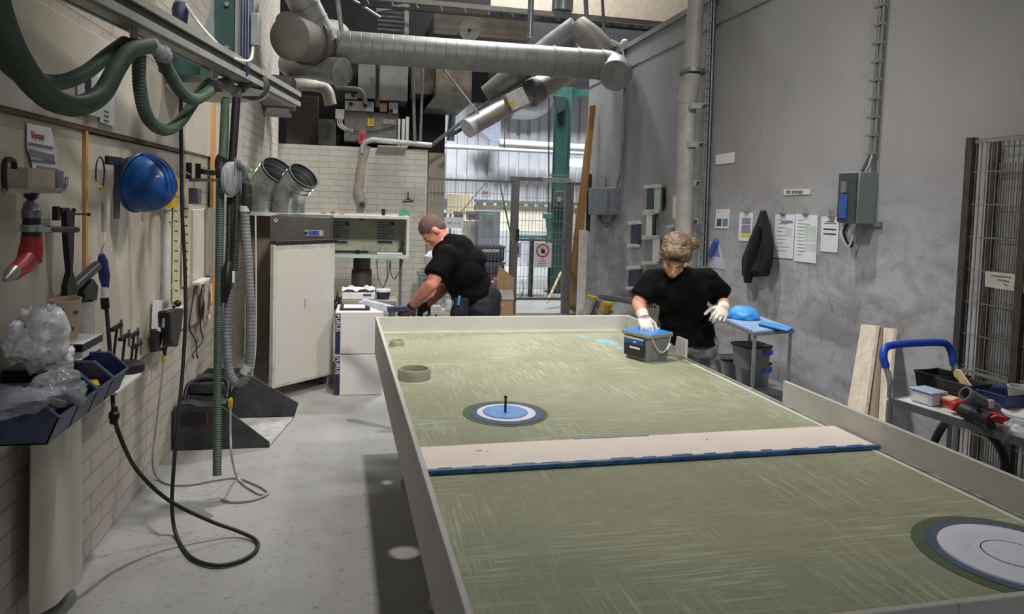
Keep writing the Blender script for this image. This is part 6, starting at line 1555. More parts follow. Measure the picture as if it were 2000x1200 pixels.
build(MB().tube(spline([at(1496, 440, X=XR-.10), at(1501, 475, X=XR-.11), at(1500, 510, X=XR-.11), at(1494, 535, X=XR-.10)], 6), .035, 14), 'sleeve', mat('black_fleece', (22, 22, 24)), k)
build(MB().tube([at(1488, 412, X=XR-.06), at(1493, 410, X=XR-.02), at(1496, 414, X=XR)], .006, 6), 'hook', STEEL, k)
# ladder rungs / racks near the floor at the far right wall
k = thing('folded_stepladder', 'yellow and grey stepladder leaning at the foot of the far right wall', 'ladder', at(1165, 612, Z=0))
for n, cs, m, off in (('white_leg', [(1152, 578), (1167, 582), (1152, 618), (1141, 612)], OFFW, .30), ('grey_panel', [(1167, 585), (1178, 588), (1170, 618), (1154, 618)], mat('grey_violet', (120, 118, 126), .5), .24), ('yellow_step', [(1180, 588), (1198, 592), (1190, 618), (1170, 618)], YEL, .26)):
    build(MB().prism([at(x, y, X=XR-off) for x, y in cs], (-.04, 0, 0)), n, m, k, bevel=.004)
build(MB().prism([at(x, y, X=XR-.35) for x, y in [(1152, 576), (1168, 581), (1166, 586), (1150, 581)]], (-.05, 0, 0)), 'yellow_cap', YEL, k)
build(MB().prism([at(x, y, X=XR-.31) for x, y in [(1183, 594), (1190, 596), (1186, 614), (1178, 612)]], (-.01, 0, 0)), 'yellow_hinge', mat('ochre', (170, 130, 30)), k)
k = thing('slatted_rack', 'grey ribbed rack of thin slats leaning low on the right wall behind the woman', 'rack', at(1240, 640, X=XR-.25))
P = [at(1175, 582, X=XR-.12), at(1288, 598, X=XR-.12), at(1276, 700, X=XR-.45), at(1160, 640, X=XR-.45)]
for i_, j_ in ((3, 0), (2, 1)): P[i_] = P[j_]+(P[i_]-P[j_])*((P[j_].z-.015)/(P[j_].z-P[i_].z))
build(MB().prism(P, (.02, 0, -.01)), 'back_sheet', mat('olive_sheet', (58, 55, 48), .6), k)
for i in range(26):
    u = i/25; a = P[0].lerp(P[1], u); b = P[3].lerp(P[2], u); b = a.lerp(b, .97)
    build(MB().bar(a+Vector((-.02, 0, 0)), b+Vector((-.02, 0, 0)), .035, .012), 'slat', mat('slat_grey', (88, 86, 78), .5), k)
build(MB().bar(P[0]+Vector((-.02, 0, .02)), P[1]+Vector((-.02, 0, .02)), .05, .05), 'top_rail', GALVD, k)
# planks leaning on the wall
def lean(cs_bot, cs_top, w, th, label, Yb, Yt):
    pass
for i, (bt, tp, bw, tw_, lb) in enumerate((
    ((1652, 812), (1682, 634), 34, 30, 'front pale plank of the bundle leaning on the right wall'),
    ((1684, 825), (1710, 636), 22, 8, 'thin dark edged plank in the middle of the leaning bundle'),
    ((1706, 838), (1718, 640), 22, 28, 'rear pale plank of the bundle leaning on the right wall'))):
    ox = .03*i
    b0 = at(bt[0], bt[1], X=2.72+ox); b1 = at(bt[0]+bw, bt[1]+14, X=2.72+ox)
    t0 = at(tp[0], tp[1], X=2.99+.028*i); t1 = at(tp[0]+tw_, tp[1]+3, X=2.99+.028*i)
    # continue to the floor
    s = b0.z/(t0.z-b0.z); g0 = b0-(t0-b0)*s; s = b1.z/(t1.z-b1.z); g1 = b1-(t1-b1)*s
    k = tag(build(MB().prism([g0, g1, t1, t0], (.022, 0, .0)), 'leaning_plank', (WOODP, mat('plank_edge', (150, 136, 118), .6), WOODP)[i]), lb, 'plank', 'planks leaning on the right wall')
# shelf table with blue covers and buckets
TX0, TX1 = 2.42, 2.95
c00 = at(1388, 612, X=TX0+.0); zt_ = .83
p1, p2, p3, p4 = at(1475, 647, Z=zt_), at(1550, 641, Z=zt_), at(1466, 611, Z=zt_), at(1390, 611, Z=zt_)
k = thing('wire_table', 'light steel leg table with a blue spattered top standing by the right wall', 'table', ((p1.x+p3.x)/2, (p1.y+p3.y)/2, 0))
TOPM = mat('spattered_blue_top', (122, 160, 206), .4, 0, c2=(164, 176, 196), scale=22)
build(MB().prism([p1, p2, p3, p4], (0, 0, -.018)), 'table_top', TOPM, k, bevel=.003)
build(MB().bar(p1-Vector((0, 0, .02)), p4-Vector((0, 0, .02)), .02, .02).bar(p1-Vector((0, 0, .02)), p2-Vector((0, 0, .02)), .02, .02), 'edge_rail', STEEL, k)
for p, q in ((p1, p3), (p2, p4), (p3, p1), (p4, p2)):
    b = p.lerp(q, .03); build(MB().cyl((b.x, b.y, 0), (b.x, b.y, zt_-.02), .012, n=10), 'leg', mat('leg_steel', (176, 182, 186), .3, .6), k)
for i, (a, b, c, d, l, nm, hh) in enumerate((((1490, 627), (1548, 640), (1538, 646), (1482, 632), 'thin blue lid with dark edge lying on the right of the spattered table', 'blue_lid', .012),)):
    kk = thing(nm, l, 'lid', at(1510, 635, Z=zt_+.01))
    P = [at(*q, Z=zt_+.018) for q in (a, b, c, d)]
    build(MB().prism([q-Vector((0, 0, .016)) for q in P], (0, 0, .010)), 'dark_edge', mat('lid_edge', (24, 40, 66), .4), kk)
    build(MB().prism([q-Vector((0, 0, .006)) for q in P], (0, 0, .006)), 'lid_top', BLUEL, kk)
def blob(c, r, label, name, m, cat, seed):
    mb = MB().ell((0, 0, 0), (1, 1, 1), None, 40, 20); rs = Vector((seed, seed*2, seed*3))
    for i, v in enumerate(mb.v):
        k_ = 1+.18*noise.noise(v*1.6+rs)+.06*noise.noise(v*4+rs); mb.v[i] = Vector((c[0]+v.x*r[0]*k_, c[1]+v.y*r[1]*k_, max(c[2]-r[2]*.35, c[2]+v.z*r[2]*k_)))
    return tag(build(mb, name, m), label, cat)
q = at(1452, 622, Z=zt_); blob((q.x, q.y, zt_+.025), (.10, .12, .06), 'crumpled light blue cover heaped at the back of the spattered table', 'blue_cover', mat('bright_blue_cloth', (64, 156, 232), .45, 0, .12, 8), 'cover', 3.)
q = at(1412, 619, Z=zt_); blob((q.x, q.y, zt_+.02), (.06, .08, .045), 'second light blue cover partly behind the gloved hand', 'blue_cover', mat('bright_blue_cloth', (64, 156, 232)), 'cover', 5.)
# buckets under the table
def rbucket(px, py, z0, w, d, h, label, rz=0.1, lab=True):
    p = at(px, py, Z=z0)
    b = bucket((p.x, p.y, z0), rz, label, w, d, h, lid=False, name='grey_bucket', group='grey buckets under the spattered table')
    if lab: build(MB().prism([(w*.12, -d/2*.97, h*.62), (w*.46, -d/2*.97, h*.62), (w*.47, -d/2*1.0, h*.86), (w*.12, -d/2*1.0, h*.86)], (0, -.006, 0)), 'blue_label', mat('bucket_label', (44, 92, 176), .4), b, local=True)
    return b
B0 = at(1466, 752, Z=.30)
rbucket(1468, 750, .29, .21, .19, .17, 'lower right grey bucket with a blue label under the spattered table', .1)
rbucket(1466, 716, .463, .22, .20, .16, 'upper grey bucket stacked on another under the spattered table', .15)
rbucket(1428, 738, .29, .21, .19, .16, 'left grey bucket with no label seen under the spattered table', -.1, False)
q = at(1455, 752, Z=.28)
sh_ = thing('low_platform', 'low grey platform carrying the grey buckets under the spattered table', 'platform', (q.x, q.y, 0))
build(MB().bx(q.x-.35, q.x+.30, q.y-.22, q.y+.25, .262, .288), 'platform_top', mat('platform_grey', (130, 130, 132), .5), sh_)
for dx in (-.32, .27):
    for dy in (-.19, .22): build(MB().bx(q.x+dx-.015, q.x+dx+.015, q.y+dy-.015, q.y+dy+.015, 0, .262), 'leg', STEEL, sh_)
# trolley with the blue handle
zs_ = .80
e0 = at(1738, 778, Z=zs_); e1 = at(2060, 878, Z=zs_)
sd = (e1-e0).normalized(); sn = Vector((-sd.y, sd.x, 0));
if sn.x < 0: sn = -sn
L = (e1-e0).length+.25; Wd = .42
k = thing('trolley', 'steel trolley with blue push handle and white shelf by the wire cage', 'trolley', e0+sd*L/2+sn*Wd/2-Vector((0, 0, zs_)))
build(MB().prism([e0, e0+sd*L, e0+sd*L+sn*Wd, e0+sn*Wd], (0, 0, -.012)), 'shelf', mat('trolley_white', (206, 208, 206), .4, 0, .08), k)
build(MB().bar(e0-Vector((0, 0, .012)), e0+sd*L-Vector((0, 0, .012)), .012, .03).bar(e0+sn*Wd-Vector((0, 0, .012)), e0+sn*Wd+sd*L-Vector((0, 0, .012)), .012, .03), 'shelf_edge', mat('edge_grey', (120, 124, 126), .4, .4), k)
build(MB().prism([e0+Vector((0, 0, -.55)), e0+sd*L+Vector((0, 0, -.55)), e0+sd*L+sn*Wd+Vector((0, 0, -.55)), e0+sn*Wd+Vector((0, 0, -.55))], (0, 0, -.012)), 'lower_shelf', mat('trolley_white', (206, 208, 206)), k)
for a in (e0-sd*.0, e0+sn*Wd, e0+sd*.62, e0+sd*.62+sn*Wd): build(MB().cyl((a.x, a.y, .06), (a.x, a.y, zs_-.01), .013, n=12), 'leg', mat('leg_steel', (176, 182, 186)), k)
for a in (e0, e0+sn*Wd, e0+sd*.62, e0+sd*.62+sn*Wd): build(MB().cyl((a.x-.012, a.y, .04), (a.x+.012, a.y, .04), .04, n=16), 'wheel', BLACK, k)
hA = e0; hB = e0+sn*Wd; up = Vector((0, 0, 1)); bk_ = -sd
hp = spline([hA, hA+up*.06, hA+up*.12+bk_*.04], 4)
build(MB().tube(spline([hA, hA+up*.07+bk_*.005, hA+up*.13+bk_*.03], 5), .012, 12), 'handle_stem', mat('leg_steel', (176, 182, 186)), k)
build(MB().tube(spline([hB, hB+up*.07+bk_*.005, hB+up*.13+bk_*.03], 5), .012, 12), 'handle_stem', mat('leg_steel', (176, 182, 186)), k)
build(MB().tube(spline([hA+up*.125+bk_*.028, hA+up*.17+bk_*.045, hA+up*.205+bk_*.055+sn*.02, hA+up*.215+bk_*.06+sn*.07, hA.lerp(hB, .5)+up*.218+bk_*.06, hB+up*.215+bk_*.06-sn*.07, hB+up*.205+bk_*.055-sn*.02, hB+up*.17+bk_*.045, hB+up*.11+bk_*.028], 5), .0165, 14), 'handle_grip', BLUET, k)
# things on the trolley: x,y in pixels of their base on the shelf
def onT(px, py): return at(px, py, Z=zs_)
RT = Matrix(((sd.x, sn.x, 0), (sd.y, sn.y, 0), (0, 0, 1)))
def tbin(px, py, z, w, d, h, label, name='blue_tray', m=None, rz=0.):
    q = at(px, py, Z=z); k = thing(name, label, 'tray', q)
    R = RT @ Matrix.Rotation(rz, 3, 'Z')
    def c(x, y, z_): return q+R @ Vector((x, y, z_))
    m = m or mat('trolley_bin', (44, 56, 108), .45, 0, .15, 14); t = .005
    o0 = [c(-w/2*.88, -d/2*.88, 0), c(w/2*.88, -d/2*.88, 0), c(w/2*.88, d/2*.88, 0), c(-w/2*.88, d/2*.88, 0)]
    o1 = [c(-w/2, -d/2, h), c(w/2, -d/2, h), c(w/2, d/2, h), c(-w/2, d/2, h)]
    i1 = [c(-w/2+t, -d/2+t, h), c(w/2-t, -d/2+t, h), c(w/2-t, d/2-t, h), c(-w/2+t, d/2-t, h)]
    i0 = [c(-w/2*.88+t, -d/2*.88+t, t), c(w/2*.88-t, -d/2*.88+t, t), c(w/2*.88-t, d/2*.88-t, t), c(-w/2*.88+t, d/2*.88-t, t)]
    vs = o0+o1+i1+i0; fs = [(3, 2, 1, 0), (12, 13, 14, 15)]
    for a in range(3): fs += [(a*4+j, a*4+(j+1) % 4, a*4+4+(j+1) % 4, a*4+4+j) for j in range(4)]
    build(MB().add(vs, fs), 'tray_body', m, k)
    build(MB().tube(o1, .005, 6, closed=True), 'tray_rim', m, k)
    return k
tbin(1838, 762, zs_+.002, .16, .15, .075, 'black tray at the back left of the trolley shelf', 'black_tray', BLACK)
tbin(1880, 768, zs_+.05, .15, .13, .05, 'grey packet tray on top between black and blue trays', 'flat_tray', BLKD)
tbin(1896, 790, zs_+.002, .17, .15, .085, 'dark blue tray in the middle of the trolley shelf', 'blue_tray')
tbin(1945, 802, zs_+.002, .18, .16, .085, 'dark blue tray at the right end of the trolley shelf', 'blue_tray')
q = onT(1812, 788); k = thing('clear_box', 'clear plastic box with a white label at the front left of the trolley', 'box', q)
build(MB().box(q+Vector((0, 0, .026)), (.10, .085, .05), RT), 'box_body', mat('milky_box', (206, 214, 226), .25, 0, .05), k, bevel=.006)
build(MB().box(q+Vector((0, 0, .056)), (.112, .095, .008), RT), 'box_lid', mat('lid_pale_blue', (176, 192, 214), .3), k, bevel=.003)
build(MB().box(q+RT @ Vector((0, -.0435, .026)), (.07, .001, .034), RT), 'box_label', WHITE, k)
q = onT(1858, 797); k = thing('red_brush', 'red and wood block brush lying beside the clear box', 'brush', q)
build(MB().box(q+Vector((0, 0, .022)), (.10, .06, .022), RT), 'red_body', RED, k, bevel=.004)
build(MB().box(q+Vector((0, 0, .038)), (.10, .06, .012), RT), 'wood_top', WOODL, k, bevel=.003)
build(MB().box(q+Vector((0, 0, .007)), (.095, .055, .012), RT), 'bristles', mat('bristle', (170, 140, 110), .8), k)
# grey tube
a = at(1884, 769, Z=zs_+.12); b = at(1945, 800, Z=zs_+.06)
k = thing('grey_tube', 'grey plastic tube lying across the blue trays with its open end to the left', 'tube', (a+b)/2)
dvec = (b-a).normalized(); mb = MB()
A1, B1, _ = basis(dvec); n = 26
vs = circ(a, .026, n, A1, B1)+circ(b, .024, n, A1, B1)+circ(b, .020, n, A1, B1)+circ(a, .0215, n, A1, B1); fs = []
for q_ in range(4): w_ = (q_+1) % 4; fs += [(q_*n+j, q_*n+(j+1) % n, w_*n+(j+1) % n, w_*n+j) for j in range(n)]
build(MB().add(vs, fs), 'tube_shell', mat('tube_grey', (104, 110, 114), .4, .1), k)
build(MB().ring(a, .0285, .0215, .012, dvec, 26), 'tube_collar', mat('tube_collar', (132, 136, 136), .4), k)
build(MB().box(a.lerp(b, .75)+Vector((-.01, -.02, .012)), (.02, .012, .03)), 'pale_label', OFFW, k)
# wooden spatula
k = thing('wooden_spatula', 'flat wooden spatula standing out of the blue tray', 'spatula', at(1885, 760, Z=zs_+.1))
t_ = at(1862, 724, X=2.46); b_ = at(1896, 758, X=2.40)
P = []
q0 = [(1861, 728), (1866, 722), (1876, 724), (1884, 738), (1894, 752), (1900, 757), (1880, 758), (1872, 744), (1864, 736)]
build(MB().prism([at(x, y, X=2.44) for x, y in q0], (.006, 0, .002)), 'spatula_blade', WOODL, k, bevel=.001)
# red and black power tool
k = thing('angle_tool', 'red and black power tool lying along the front edge of the trolley', 'power tool', onT(1900, 822))
def tp(px, py, h): return at(px, py, Z=zs_+h)
build(MB().prism([tp(1858, 802, .02), tp(1866, 788, .05), tp(1884, 782, .06), tp(1896, 786, .055), tp(1893, 798, .03), tp(1874, 808, .01)], (.02, .045, 0)), 'red_end', RED, k, bevel=.006)
build(MB().tube([tp(1882, 802, .034), tp(1905, 812, .034), tp(1938, 824, .034)], [.030, .027, .030], 16), 'motor_body', mat('olive_black', (40, 40, 38), .5, 0, .3, 20), k)
build(MB().prism([tp(1934, 818, .05), tp(1946, 810, .065), tp(1972, 818, .06), tp(1976, 836, .02), tp(1968, 845, .005), tp(1940, 832, .01)], (.02, .05, 0)), 'red_head', RED, k, bevel=.006)
build(MB().prism([tp(1943, 826, .045), tp(1966, 832, .04), tp(1965, 838, .028), tp(1945, 832, .032)], (-.003, -.004, 0)), 'head_label', mat('pink_grey', (206, 164, 164), .5), k)
crm = MB().ell((0, 0, 0), (1, 1, 1), None, 30, 16)
for i, v in enumerate(crm.v):
    kk_ = 1+.3*noise.noise(v*3); crm.v[i] = tp(1990, 836, .03)+Vector((v.x*.045*kk_, v.y*.06*kk_, v.z*.028*kk_))
tag(build(crm, 'film_scrap', CLEAR), 'crumpled clear film at the right end of the trolley front', 'film')
q = onT(1996, 806); k = thing('white_pail', 'small white pail at the right edge on the trolley', 'bucket', q)
build(MB().lathe([(.045, 0), (.055, .10), (.057, .105), (.052, .105), (.043, .005)], q, n=26), 'pail_wall', OFFW, k)
q = onT(1998, 822); tag(build(MB().lathe([(.03, 0), (.07, .004), (.082, .016), (.084, .02), (.078, .02), (.03, .008), (.001, .007)], q+Vector((-.02, -.03, .018)), n=32), 'white_plate', WHITE), 'white plate tilted at the right edge of the trolley', 'plate')
# wire cage at the right edge
k = thing('wire_cage', 'tall grey wire cage standing at the right edge by the wall', 'cage', (2.9, 2.7, 0))
CX0 = 2.93; cy0, cy1 = 2.2, 3.10; zt2 = 1.98
CG = mat('cage_wire', (140, 136, 130), .45, .4, .2); CP = mat('cage_post', (78, 74, 70), .5, .4, .2)
build(MB().bx(CX0-.02, CX0+.02, cy1-.02, cy1+.02, 0, zt2), 'post', CP, k)
build(MB().bx(CX0-.02, CX0+.02, 2.75, 2.79, 0, zt2-.12), 'post', CP, k)
build(MB().bx(XR-.05, XR-.02, cy1-.02, cy1+.02, 0, zt2), 'post', CP, k)
mb = MB(); y = cy0
while y < cy1: mb.bx(CX0-.002, CX0+.002, y-.002, y+.002, .05, zt2-.02); y += .03
z = .05
while z < zt2: mb.bx(CX0-.004, CX0, cy0, cy1, z-.0025, z+.0025); z += .16
build(mb, 'front_mesh', CG, k, smooth=False)
mb = MB(); y = cy0
while y < cy1: mb.bx(XR-.034, XR-.03, y-.002, y+.002, .05, zt2-.12); y += .03
z = .05
while z < zt2: mb.bx(XR-.034, XR-.03, cy0, cy1, z-.0025, z+.0025); z += .16
build(mb, 'back_mesh', CG, k, smooth=False)
for z in (zt2-.03, .82): build(MB().bx(CX0-.006, CX0+.006, cy0, cy1, z, z+.015), 'mesh_rail', STEEL, k)
kk = thing('note_strip', 'long pale strip with handwriting fixed across the wire cage', 'note', at(1960, 565, X=CX0-.01))
P = [at(1925, 530, X=CX0-.008), at(2040, 542, X=CX0-.008), at(2040, 578, X=CX0-.008), at(1925, 560, X=CX0-.008)]
build(MB().prism(P, (-.004, 0, 0)), 'strip', mat('strip_paper', (188, 180, 168), .6), kk)
for i in range(3): build(MB().prism([at(1936+12*i, 537+8*i, X=CX0-.013), at(1975-4*i, 541+8*i, X=CX0-.013), at(1975-4*i, 543+8*i, X=CX0-.013), at(1936+12*i, 539+8*i, X=CX0-.013)], (-.001, 0, 0)), 'handwriting', INK, kk)
# round dark thing behind the cage, on the floor
k = thing('hose_coil', 'black hose coil standing behind the trolley at the foot of the cage', 'hose', (2.78, 2.72, 0))
build(MB().tube([Vector((2.70+.02*sin(t*3), 2.78+.20*cos(t), .47+.20*sin(t))) for t in [2*pi*i/40 for i in range(40)]], .018, 10, closed=True), 'coil', BLACK, k)
build(MB().bx(2.68, 2.74, 2.62, 2.90, 0, .26), 'coil_stand', DARKM, k)
# ------------------------------------------------------------------ people
def frame(fwd, up):
    z = Vector(up).normalized(); f = Vector(fwd); f = (f-z*f.dot(z)).normalized(); x = z.cross(f)*-1
    return x, f, z                                  # x = person's right, f = forward, z = up
def head_mb(mb, c, fwd, up, s=1.):
    x, f, z = frame(fwd, up); R = Matrix((x, f, z)).transposed()
    P = lambda a, b, d: Vector(c)+(x*a+f*b+z*d)*s
    mb.ell(P(0, -.012, .03), (.074*s, .094*s, .088*s), R, 24, 16)     # skull
    mb.ell(P(0, .022, -.035), (.056*s, .068*s, .070*s), R, 22, 14)    # face
    mb.ell(P(0, .050, -.085), (.030*s, .030*s, .024*s), R, 16, 10)    # chin
    mb.ell(P(0, .070, .018), (.046*s, .020*s, .014*s), R, 16, 10)     # brow
    for q in (-1, 1):
        mb.ell(P(q*.034, .058, -.030), (.022*s, .022*s, .020*s), R, 14, 10)   # cheeks
        mb.ell(P(q*.076, -.008, -.012), (.010*s, .020*s, .032*s), R, 12, 8)   # ears
    mb.cap(P(0, .088, .004), P(0, .104, -.030), .009*s, .013*s, 12)   # nose
    mb.ell(P(0, .087, -.060), (.024*s, .011*s, .006*s), R, 14, 8)     # lips
    mb.ell(P(0, .085, -.069), (.021*s, .011*s, .007*s), R, 14, 8)
    return P, R
def hand_mb(mb, wrist, d, palm_n, side, curl=.5, s=1., spread=.10):
    # d = direction of the metacarpals, palm_n = way the palm faces, side=+1/-1 picks the thumb side
    d = Vector(d).normalized(); n = Vector(palm_n); n = (n-d*n.dot(d)).normalized(); t = d.cross(n)*side
    w = Vector(wrist)
    R = Matrix((t, d, n)).transposed()
    mb.ell(w+d*.045*s, (.040*s, .052*s, .015*s), R, 18, 12)
    mb.ell(w+d*.022*s+t*.018*s+n*.006*s, (.018*s, .030*s, .014*s), R, 14, 10)
    L = (.078, .086, .080, .062)
    for i in range(4):
        off = (.030-.020*i)*s; base = w+d*(.082-.004*abs(i-1))*s+t*off
        dirv = (d+t*spread*(1-i*.7)).normalized(); p = base; r = (.0092, .0095, .0090, .0080)[i]*s
        ang = 0
        for k, fr in enumerate((.45, .31, .24)):
            ang += curl*(.55, .95, .6)[k]*(1+.12*i); dv_ = dirv*cos(ang)+n*sin(ang); q = p+dv_*L[i]*fr*s
            mb.cap(p, q, r*(1-.08*k), r*(.93-.08*k), 10); p = q
    p = w+d*.022*s+t*.034*s+n*.006*s
    v1 = (d*.62+t*.66+n*.38).normalized(); v2 = (d*.86+t*.22+n*.45).normalized()
    q = p+v1*.036*s; mb.cap(p-v1*.02*s, q, .0125*s, .0108*s, 10)
    r_ = q+v2*.030*s; mb.cap(q, r_, .0106*s, .0100*s, 10); mb.cap(r_, r_+(v2+n*.3*curl).normalized()*.022*s, .0098*s, .0085*s, 10)
def limb(mb, pts, n=16):
    for (a, ra), (b, rb) in zip(pts, pts[1:]): mb.cap(a, b, ra, rb, n)
def lerp(a, b, t): return Vector(a).lerp(Vector(b), t)

# --- the woman at the right side of the table
def person(label, loc): return thing('person', label, 'person', loc)
WY = 3.92
pel = at(1345, 668, Y=WY); pel.x += .0
chest = at(1328, 565, Y=WY-.04); neck0 = at(1322, 527, Y=WY-.05); headc = at(1319, 502, Y=WY-.17)
shR = at(1274, 548, Y=WY-.06); shL = at(1382, 545, Y=WY-.02)        # her right shoulder is at the left of the picture
elR = at(1247, 592, Y=WY-.08); wrR = at(1256, 618, Y=WY-.16)
elL = at(1413, 588, Y=WY+.0); wrL = at(1412, 604, Y=WY-.20)
Wm = person('woman with dark blond hair, black t-shirt and white gloves bending over a bucket', (pel.x, WY, 0))
b = MB()
hf = Vector((-.36, -.62, -.72)); hu = Vector((-.16, -.62, .76))
HP, HR = head_mb(b, headc, hf, hu, .98)
b.cap(neck0-Vector((0, -.03, .05)), headc+Vector((0, .04, -.04)), .056, .050, 18)
limb(b, [(neck0-Vector((0, 0, .03)), .075), (chest, .115), (lerp(chest, pel, .5), .105), (pel, .12)], 22)
b.cap(shR, shL, .055, .055, 16); 
limb(b, [(shR, .052), (lerp(shR, elR, .5), .045), (elR, .038), (lerp(elR, wrR, .3), .039), (wrR, .027)])
limb(b, [(shL, .052), (lerp(shL, elL, .5), .045), (elL, .038), (lerp(elL, wrL, .3), .039), (wrL, .027)])
hipR, hipL = pel+Vector((-.085, -.0, -.03)), pel+Vector((.085, .02, -.03))
knR = Vector((hipR.x-.02, WY-.08, .50)); knL = Vector((hipL.x+.04, WY-.02, .50))
anR = Vector((knR.x, WY+.02, .10)); anL = Vector((knL.x+.03, WY+.06, .10))
for h_, k_, a_ in ((hipR, knR, anR), (hipL, knL, anL)):
    limb(b, [(h_, .095), (lerp(h_, k_, .5), .080), (k_, .058), (lerp(k_, a_, .3), .058), (a_, .038)])
fuse(b, 'body', SKIN, Wm, .0065, 4)
# hair: fringe band, mass and a bun
h = MB()
def hell(a, bb, d, r): h.ell(HP(a, bb, d), r, HR, 20, 14)
hell(0, -.022, .048, (.086, .104, .088)); hell(-.0, -.075, .01, (.070, .055, .062)); hell(.0, .045, .088, (.066, .050, .030))
hell(.045, .035, .070, (.036, .052, .034)); hell(-.045, .035, .070, (.036, .052, .034))
hell(-.070, -.02, .02, (.020, .040, .046)); hell(.070, -.02, .02, (.020, .040, .046))
hell(-.075, -.085, .040, (.042, .038, .036)); hell(-.100, -.090, .035, (.028, .026, .026))
ho = fuse(h, 'hair', HAIRB, Wm, .006, 3)
for v in ho.data.vertices:
    q = v.co; v.co = q+(q-(headc-Vector((pel.x, WY, 0)))).normalized()*.006*(noise.noise(Vector((q.x*40, q.y*120, q.z*90)))+.6*noise.noise(Vector((q.x*90, q.y*30, q.z*160))))
build(MB().tube([HP(.078*cos(t), -.012+.094*sin(t), .052) for t in [pi*i/20-.0 for i in range(-1, 22)]], .010, 8), 'hair_band', mat('hair_band', (58, 46, 36), .7), Wm)
# eyes and glasses line
for q in (-1, 1):
    e = build(MB().ell(HP(q*.030, .0735, -.006), .0098, None, 14, 10), 'eye', mat('eye_white', (176, 158, 148), .3), Wm)
    build(MB().ell(HP(q*.030, .0805, -.010), .0048, None, 10, 8), 'iris', mat('iris_dark', (56, 44, 38), .3), e)
    build(MB().tube([HP(q*.030+.017*cos(t), .084-.004*abs(cos(t)), .014+.004*sin(t)) for t in [pi*i/8 for i in range(9)]], .0028, 6), 'eyebrow', mat('brow_brown', (96, 72, 52), .7), Wm)
build(MB().tube([HP(.017*cos(t), .0985-.008*abs(cos(t))**2, -.0645+.002*sin(2*t)) for t in [pi*i/10 for i in range(11)]], .0022, 6), 'mouth_line', mat('lip_rose', (164, 92, 88), .5), Wm)
# t-shirt
s = MB()
hem = pel+Vector((0, -.01, -.055))
limb(s, [(neck0-Vector((0, -.005, .065)), .088), (chest+Vector((0, 0, .01)), .135), (lerp(chest, pel, .45), .128), (lerp(chest, pel, .80), .132)], 26)
x0_ = (shL-shR).normalized()
s.cap(shR+Vector((.0, 0, -.004)), shL+Vector((0, 0, -.004)), .068, .068, 18)
s.cap(lerp(shR, chest, .35)-Vector((0, 0, .03)), lerp(shL, chest, .35)-Vector((0, 0, .03)), .095, .095, 18)
s.cap(chest+Vector((-.055, -.04, -.03)), chest+Vector((.055, -.03, -.03)), .098, .098, 18)
s.cap(lerp(chest, pel, .55)+Vector((-.035, 0, 0)), lerp(chest, pel, .55)+Vector((.035, 0, 0)), .120, .120, 20)
s.cap(lerp(chest, pel, .78)+Vector((-.035, 0, 0)), lerp(chest, pel, .78)+Vector((.035, 0, 0)), .125, .125, 20)
for a, bq in ((shR, elR), (shL, elL)):
    s.cyl(a-(bq-a)*.05, lerp(a, bq, .78), .066, .074, 20); s.ell(a, .068, None, 18, 12)
s.cyl(pel+Vector((0, 0, .12)), pel+Vector((.0, 0, .0)), .135, .158, 26)
so = fuse(s, 'tshirt', SHIRT, Wm, .007, 5)
def wrinkle(o, amp, sc, seed=0.):
    ns = [v.normal.copy() for v in o.data.vertices]
    for v, n_ in zip(o.data.vertices, ns):
        q = v.co*sc+Vector((seed, seed, seed))
        f_ = noise.noise(Vector((q.x, q.y, q.z*1.9)))+.5*noise.noise(q*2.3)
        v.co = v.co+n_*amp*f_
wrinkle(so, .012, 9)
# trousers
t = MB()
for h_, k_, a_ in ((hipR, knR, anR), (hipL, knL, anL)):
    limb(t, [(h_, .105), (lerp(h_, k_, .5), .094), (k_, .078), (lerp(k_, a_, .5), .082), (a_+Vector((0, 0, .0)), .070)], 18)
t.cap(pel+Vector((-.045, 0, -.02)), pel+Vector((.045, 0, -.02)), .128, .128, 20)
to = fuse(t, 'trousers', CAMO, Wm, .009, 5); wrinkle(to, .014, 8, 3.)
for a_ in (anR, anL):
    sb = MB().ell(a_+Vector((-.02, -.07, -.052)), (.048, .13, .045), None, 18, 12).cyl(a_+Vector((0, .02, -.06)), a_+Vector((0, .02, .03)), .05, .048, 18)
    sh_o = fuse(sb, 'shoe', BLACK, Wm, .008, 3)
# gloves with fingers
g = MB(); dR = Vector((.02, -.62, -.55))
hand_mb(g, wrR, dR, (.1, .25, -.9), 1, 1.0, .98); g.cyl(wrR-dR*.035, wrR+dR*.02, .036, .031, 16)
fuse(g, 'glove', GLOVEW, Wm, .0035, 2)
g = MB(); dL = Vector((-.55, -.80, -.22))
hand_mb(g, wrL, dL, (-.45, .2, -.85), -1, 1.0, 1.0); g.cyl(wrL-dL.normalized()*.035, wrL+dL.normalized()*.02, .037, .032, 16)
fuse(g, 'glove', GLOVEW, Wm, .0035, 2)

